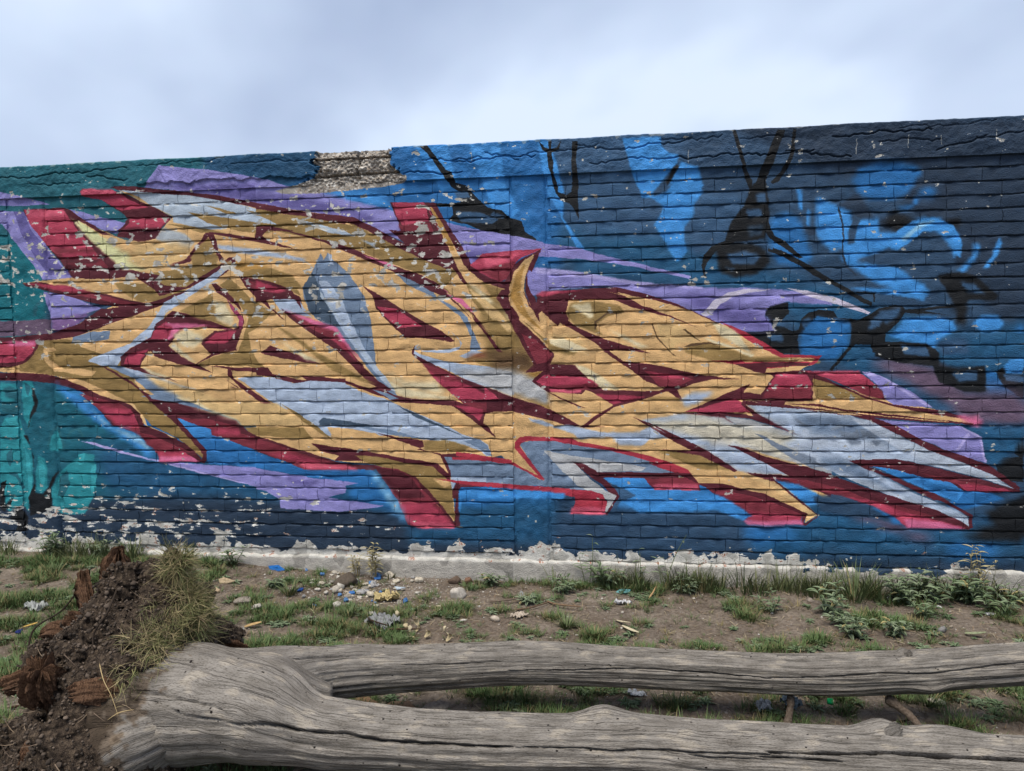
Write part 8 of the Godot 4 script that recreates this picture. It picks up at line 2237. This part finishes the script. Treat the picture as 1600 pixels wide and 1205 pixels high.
	item("strip", "dry_leaf", "curled cream dry leaf in the heap behind the far branch", "dry leaf", -0.188, 0.897, 0.070, 0.028, 3.000, 0.97, Color8(192, 180, 148), 766, "curled dry leaves behind the branch")
	item("strip", "dry_leaf", "pale curl of husk on the dirt right of the rubble", "dry leaf", -0.297, 0.565, 0.080, 0.014, 4.200, 0.30, Color8(206, 200, 176), 373, "")
	item("strip", "dry_leaf", "tan dry leaf on the grass right of the feather", "dry leaf", -1.226, 0.885, 0.090, 0.035, 0.500, 0.60, Color8(186, 160, 116), 89, "")
	item("strip", "dry_leaf", "grey green dry leaf far right behind the branch", "dry leaf", 2.353, 0.645, 0.100, 0.030, 0.600, -0.50, Color8(150, 160, 130), 367, "")
	item("strip", "dry_leaf", "yellow dry leaf left of the root stubs", "dry leaf", -2.309, 1.083, 0.070, 0.024, 0.600, 0.50, Color8(196, 166, 96), 521, "")
	item("strip", "feather", "white feather lying in the grass behind the trunk", "feather", -1.299, 1.047, 0.110, 0.022, 0.600, 0.60, Color8(196, 204, 210), 571, "")
	item("crumple", "paper", "small white crumpled scrap at the tip of the feather", "paper", -1.251, 1.013, 0.055, 0.040, 0.025, 0.20, Color8(206, 208, 208), 112, "")
	item("stick", "twig", "dark twig lying across the grey plastic sheet", "twig", -0.596, 0.806, 0.280, 0.030, 0.050, -0.95, Color8(66, 52, 42), 570, "")
	item("stick", "twig", "second dark twig crossing the plastic sheet", "twig", -0.469, 0.836, 0.260, 0.020, 0.030, -0.25, Color8(74, 58, 46), 943, "")
	item("stick", "twig", "bent brown stick on the dirt left of the leafy weed", "twig", 0.337, 0.419, 0.240, 0.030, 0.020, -0.60, Color8(134, 112, 92), 478, "")
	item("stick", "twig", "thin brown stick beside the small silvery weed", "twig", 0.170, 0.461, 0.220, 0.020, 0.010, 0.50, Color8(110, 92, 78), 687, "")
	item("stick", "twig", "short straw coloured stick standing by the wall weeds", "twig", 0.835, 0.250, 0.100, 0.008, 0.050, 1.00, Color8(180, 150, 112), 451, "")
	item("stick", "twig", "grey stick lying at the right of the white lump", "twig", 0.013, 0.397, 0.200, 0.015, 0.015, 0.15, Color8(120, 108, 98), 513, "")
	item("stick", "twig", "short dark stick in front of the root stubs", "twig", -1.768, 1.730, 0.130, 0.010, 0.010, 0.50, Color8(70, 50, 42), 624, "")
	item("stick", "twig", "thin dark twig between the branches near the snag", "twig", 1.668, 1.498, 0.120, 0.020, 0.020, 0.10, Color8(60, 48, 40), 712, "")
	weed("weed", "tall leafy weed at the far left against the wall", "broad", -3.034, 0.060, 0.160, 7943, "")
	weed("weed", "low leafy weed left of the tall one behind the roots", "broad", -3.039, 0.060, 0.096, 3043, "")
	weed("weed", "leafy weed just above the splintered root", "broad", -2.683, 0.060, 0.120, 2056, "")
	weed("weed", "dusty leafy weed left of the blue slab", "broad", -1.783, 0.060, 0.128, 5228, "")
	weed("weed", "grey green weed sprouting from the rubble", "broad", -1.365, 0.356, 0.048, 6701, "")
	weed("weed", "dry cream curled weed standing in the rubble", "dry", -0.847, 0.090, 0.200, 2166, "")
	weed("weed", "dry cream twisted weed beside the first dry one", "dry", -0.968, 0.060, 0.140, 8944, "")
	weed("weed", "small leafy weed by the double paint drips", "broad", -0.122, 0.091, 0.096, 4910, "")
	weed("weed", "leafy weed right of the plastic strip", "broad", 0.334, 0.219, 0.096, 7606, "")
	weed("weed", "tall thin weed left of the row along the wall", "tall", 0.464, 0.067, 0.360, 9368, "")
	weed("weed", "bushy weed at the foot of the tall thin weed", "broad", 0.567, 0.081, 0.160, 2726, "")
	weed("weed", "thin weed under the dark blue drips", "tall", 0.764, 0.060, 0.270, 2844, "")
	weed("weed", "tall thin weed right of the first pair", "tall", 0.915, 0.076, 0.350, 3706, "")
	weed("weed", "broad leaved weed in the grass under the blue drips", "broad", 1.023, 0.163, 0.096, 7191, "")
	weed("weed", "silvery weed on the dirt left of centre", "broad", 0.128, 0.388, 0.040, 3115, "")
	weed("weed", "leafy weed at the left of the right hand clump", "broad", 1.454, 0.373, 0.104, 6678, "")
	weed("weed", "silvery weed with lance leaves before the right hand clump", "broad", 1.747, 0.393, 0.152, 2127, "")
	weed("weed", "small silvery weed below the lance leaved one", "broad", 1.764, 0.538, 0.080, 8960, "")
	weed("weed", "silvery weed sprawling on the dirt behind the far branch", "broad", 1.775, 0.680, 0.104, 494, "")
	weed("weed", "low grey green weed right of the sprawling one", "broad", 1.962, 0.679, 0.080, 5073, "")
	weed("weed", "broad weed in the dense clump by the footing", "broad", 2.183, 0.199, 0.144, 2608, "")
	weed("weed", "broad weed leaning forward from the dense clump", "broad", 2.220, 0.398, 0.120, 8901, "")
	weed("weed", "large pale weed at the right of the dense clump", "broad", 2.357, 0.156, 0.160, 3937, "")
	weed("weed", "large pale weed under the dry yellow stalk", "broad", 2.549, 0.169, 0.168, 9821, "")
	weed("weed", "pale weed near the right edge by the footing", "broad", 2.615, 0.294, 0.136, 5497, "")
	weed("weed", "weed at the right edge beside the white paint spot", "broad", 2.793, 0.168, 0.120, 2538, "")
	weed("weed", "dry yellow stalk rising above the right hand weeds", "dry", 2.632, 0.060, 0.300, 8263, "")
	tuft("grass tuft below the peeling wall left of the blue slab", -2.098, 0.060, 0.160, 40, 3726, "")
	tuft("grass tuft between the first leafy weeds of the row", 0.623, 0.088, 0.170, 60, 5161, "")
	tuft("grass tuft left of the tall middle weeds", 0.772, 0.109, 0.140, 50, 7019, "")
	tuft("thick grass tuft under the tall middle weeds", 1.011, 0.111, 0.200, 90, 1645, "")
	tuft("grass tuft under the pale blue drip", 1.143, 0.079, 0.220, 60, 653, "")
	tuft("long bladed tuft right of the drips", 1.374, 0.104, 0.240, 50, 5641, "")
	tuft("tuft of coarse blades right of the long bladed one", 1.440, 0.130, 0.180, 50, 8364, "")
	tuft("dark grass tuft at the left of the right hand clump", 1.743, 0.136, 0.180, 60, 4901, "")
	tuft("thick dark grass tuft in the right hand clump", 1.952, 0.159, 0.240, 110, 2785, "")
	tuft("thick grass tuft right of the darkest one", 2.092, 0.148, 0.220, 100, 7188, "")
	tuft("grass tuft behind the leaning broad weed", 2.266, 0.094, 0.200, 80, 1600, "")
	tuft("grass tuft between the two large pale weeds", 2.484, 0.096, 0.200, 70, 4725, "")
	tuft("grass tuft at the right edge of the wall foot", 2.786, 0.121, 0.200, 60, 3345, "")
	tuft("round green tuft in the grass left of the rubble", -1.235, 0.450, 0.100, 90, 2801, "")
	tuft("small green tuft behind the far branch under the rubble", -0.790, 0.696, 0.080, 80, 9987, "")
	tuft("bright green tuft behind the branch left of the husk", 0.367, 0.682, 0.090, 110, 1147, "")
	tuft("green tuft beside the dry husk", 0.514, 0.790, 0.080, 80, 8703, "")
	tuft("green tuft between the branches right of centre", 0.835, 1.444, 0.080, 90, 5153, "")
	tuft("green tuft under the broken twig", 1.822, 1.351, 0.080, 90, 1509, "")
	tuft("grass tuft behind the roots at far left", -2.793, 0.360, 0.100, 80, 493, "")

func sky_material() -> PanoramaSkyMaterial:
	var w := 1024
	var h := 512
	var f := FastNoiseLite.new()
	f.noise_type = FastNoiseLite.TYPE_SIMPLEX_SMOOTH
	f.frequency = 1.0
	f.fractal_type = FastNoiseLite.FRACTAL_FBM
	f.fractal_octaves = 5
	f.seed = 77
	var data := PackedByteArray()
	data.resize(w * h * 3)
	for y in h:
		var el := PI * (0.5 - (y + 0.5) / h)
		for x in w:
			var az := TAU * (x + 0.5) / w
			var up := maxf(sin(el), 0.0)
			# clouds as a flat layer overhead
			var q := Vector2(cos(az), sin(az)) * cos(el) / (up + 0.32)
			var n := f.get_noise_2d(q.x * 0.5, q.y * 0.7 + 3.0) * 0.6 + f.get_noise_2d(q.x * 2.0 + 50, q.y * 2.4) * 0.12
			var t := clampf(1.02 + n * 1.5 - minf(up, 0.55) * 0.85, 0, 1)
			var c := Color8(150, 166, 196).lerp(Color8(206, 221, 243), t)
			if t > 0.8:
				c = c.lerp(Color8(216, 228, 246), (t - 0.8) * 2.0)
			if el < 0.0:
				c = Color8(128, 122, 112)
			var i := (y * w + x) * 3
			data[i] = int(c.r * 255)
			data[i + 1] = int(c.g * 255)
			data[i + 2] = int(c.b * 255)
	var m := PanoramaSkyMaterial.new()
	m.panorama = ImageTexture.create_from_image(Image.create_from_data(w, h, false, Image.FORMAT_RGB8, data))
	return m
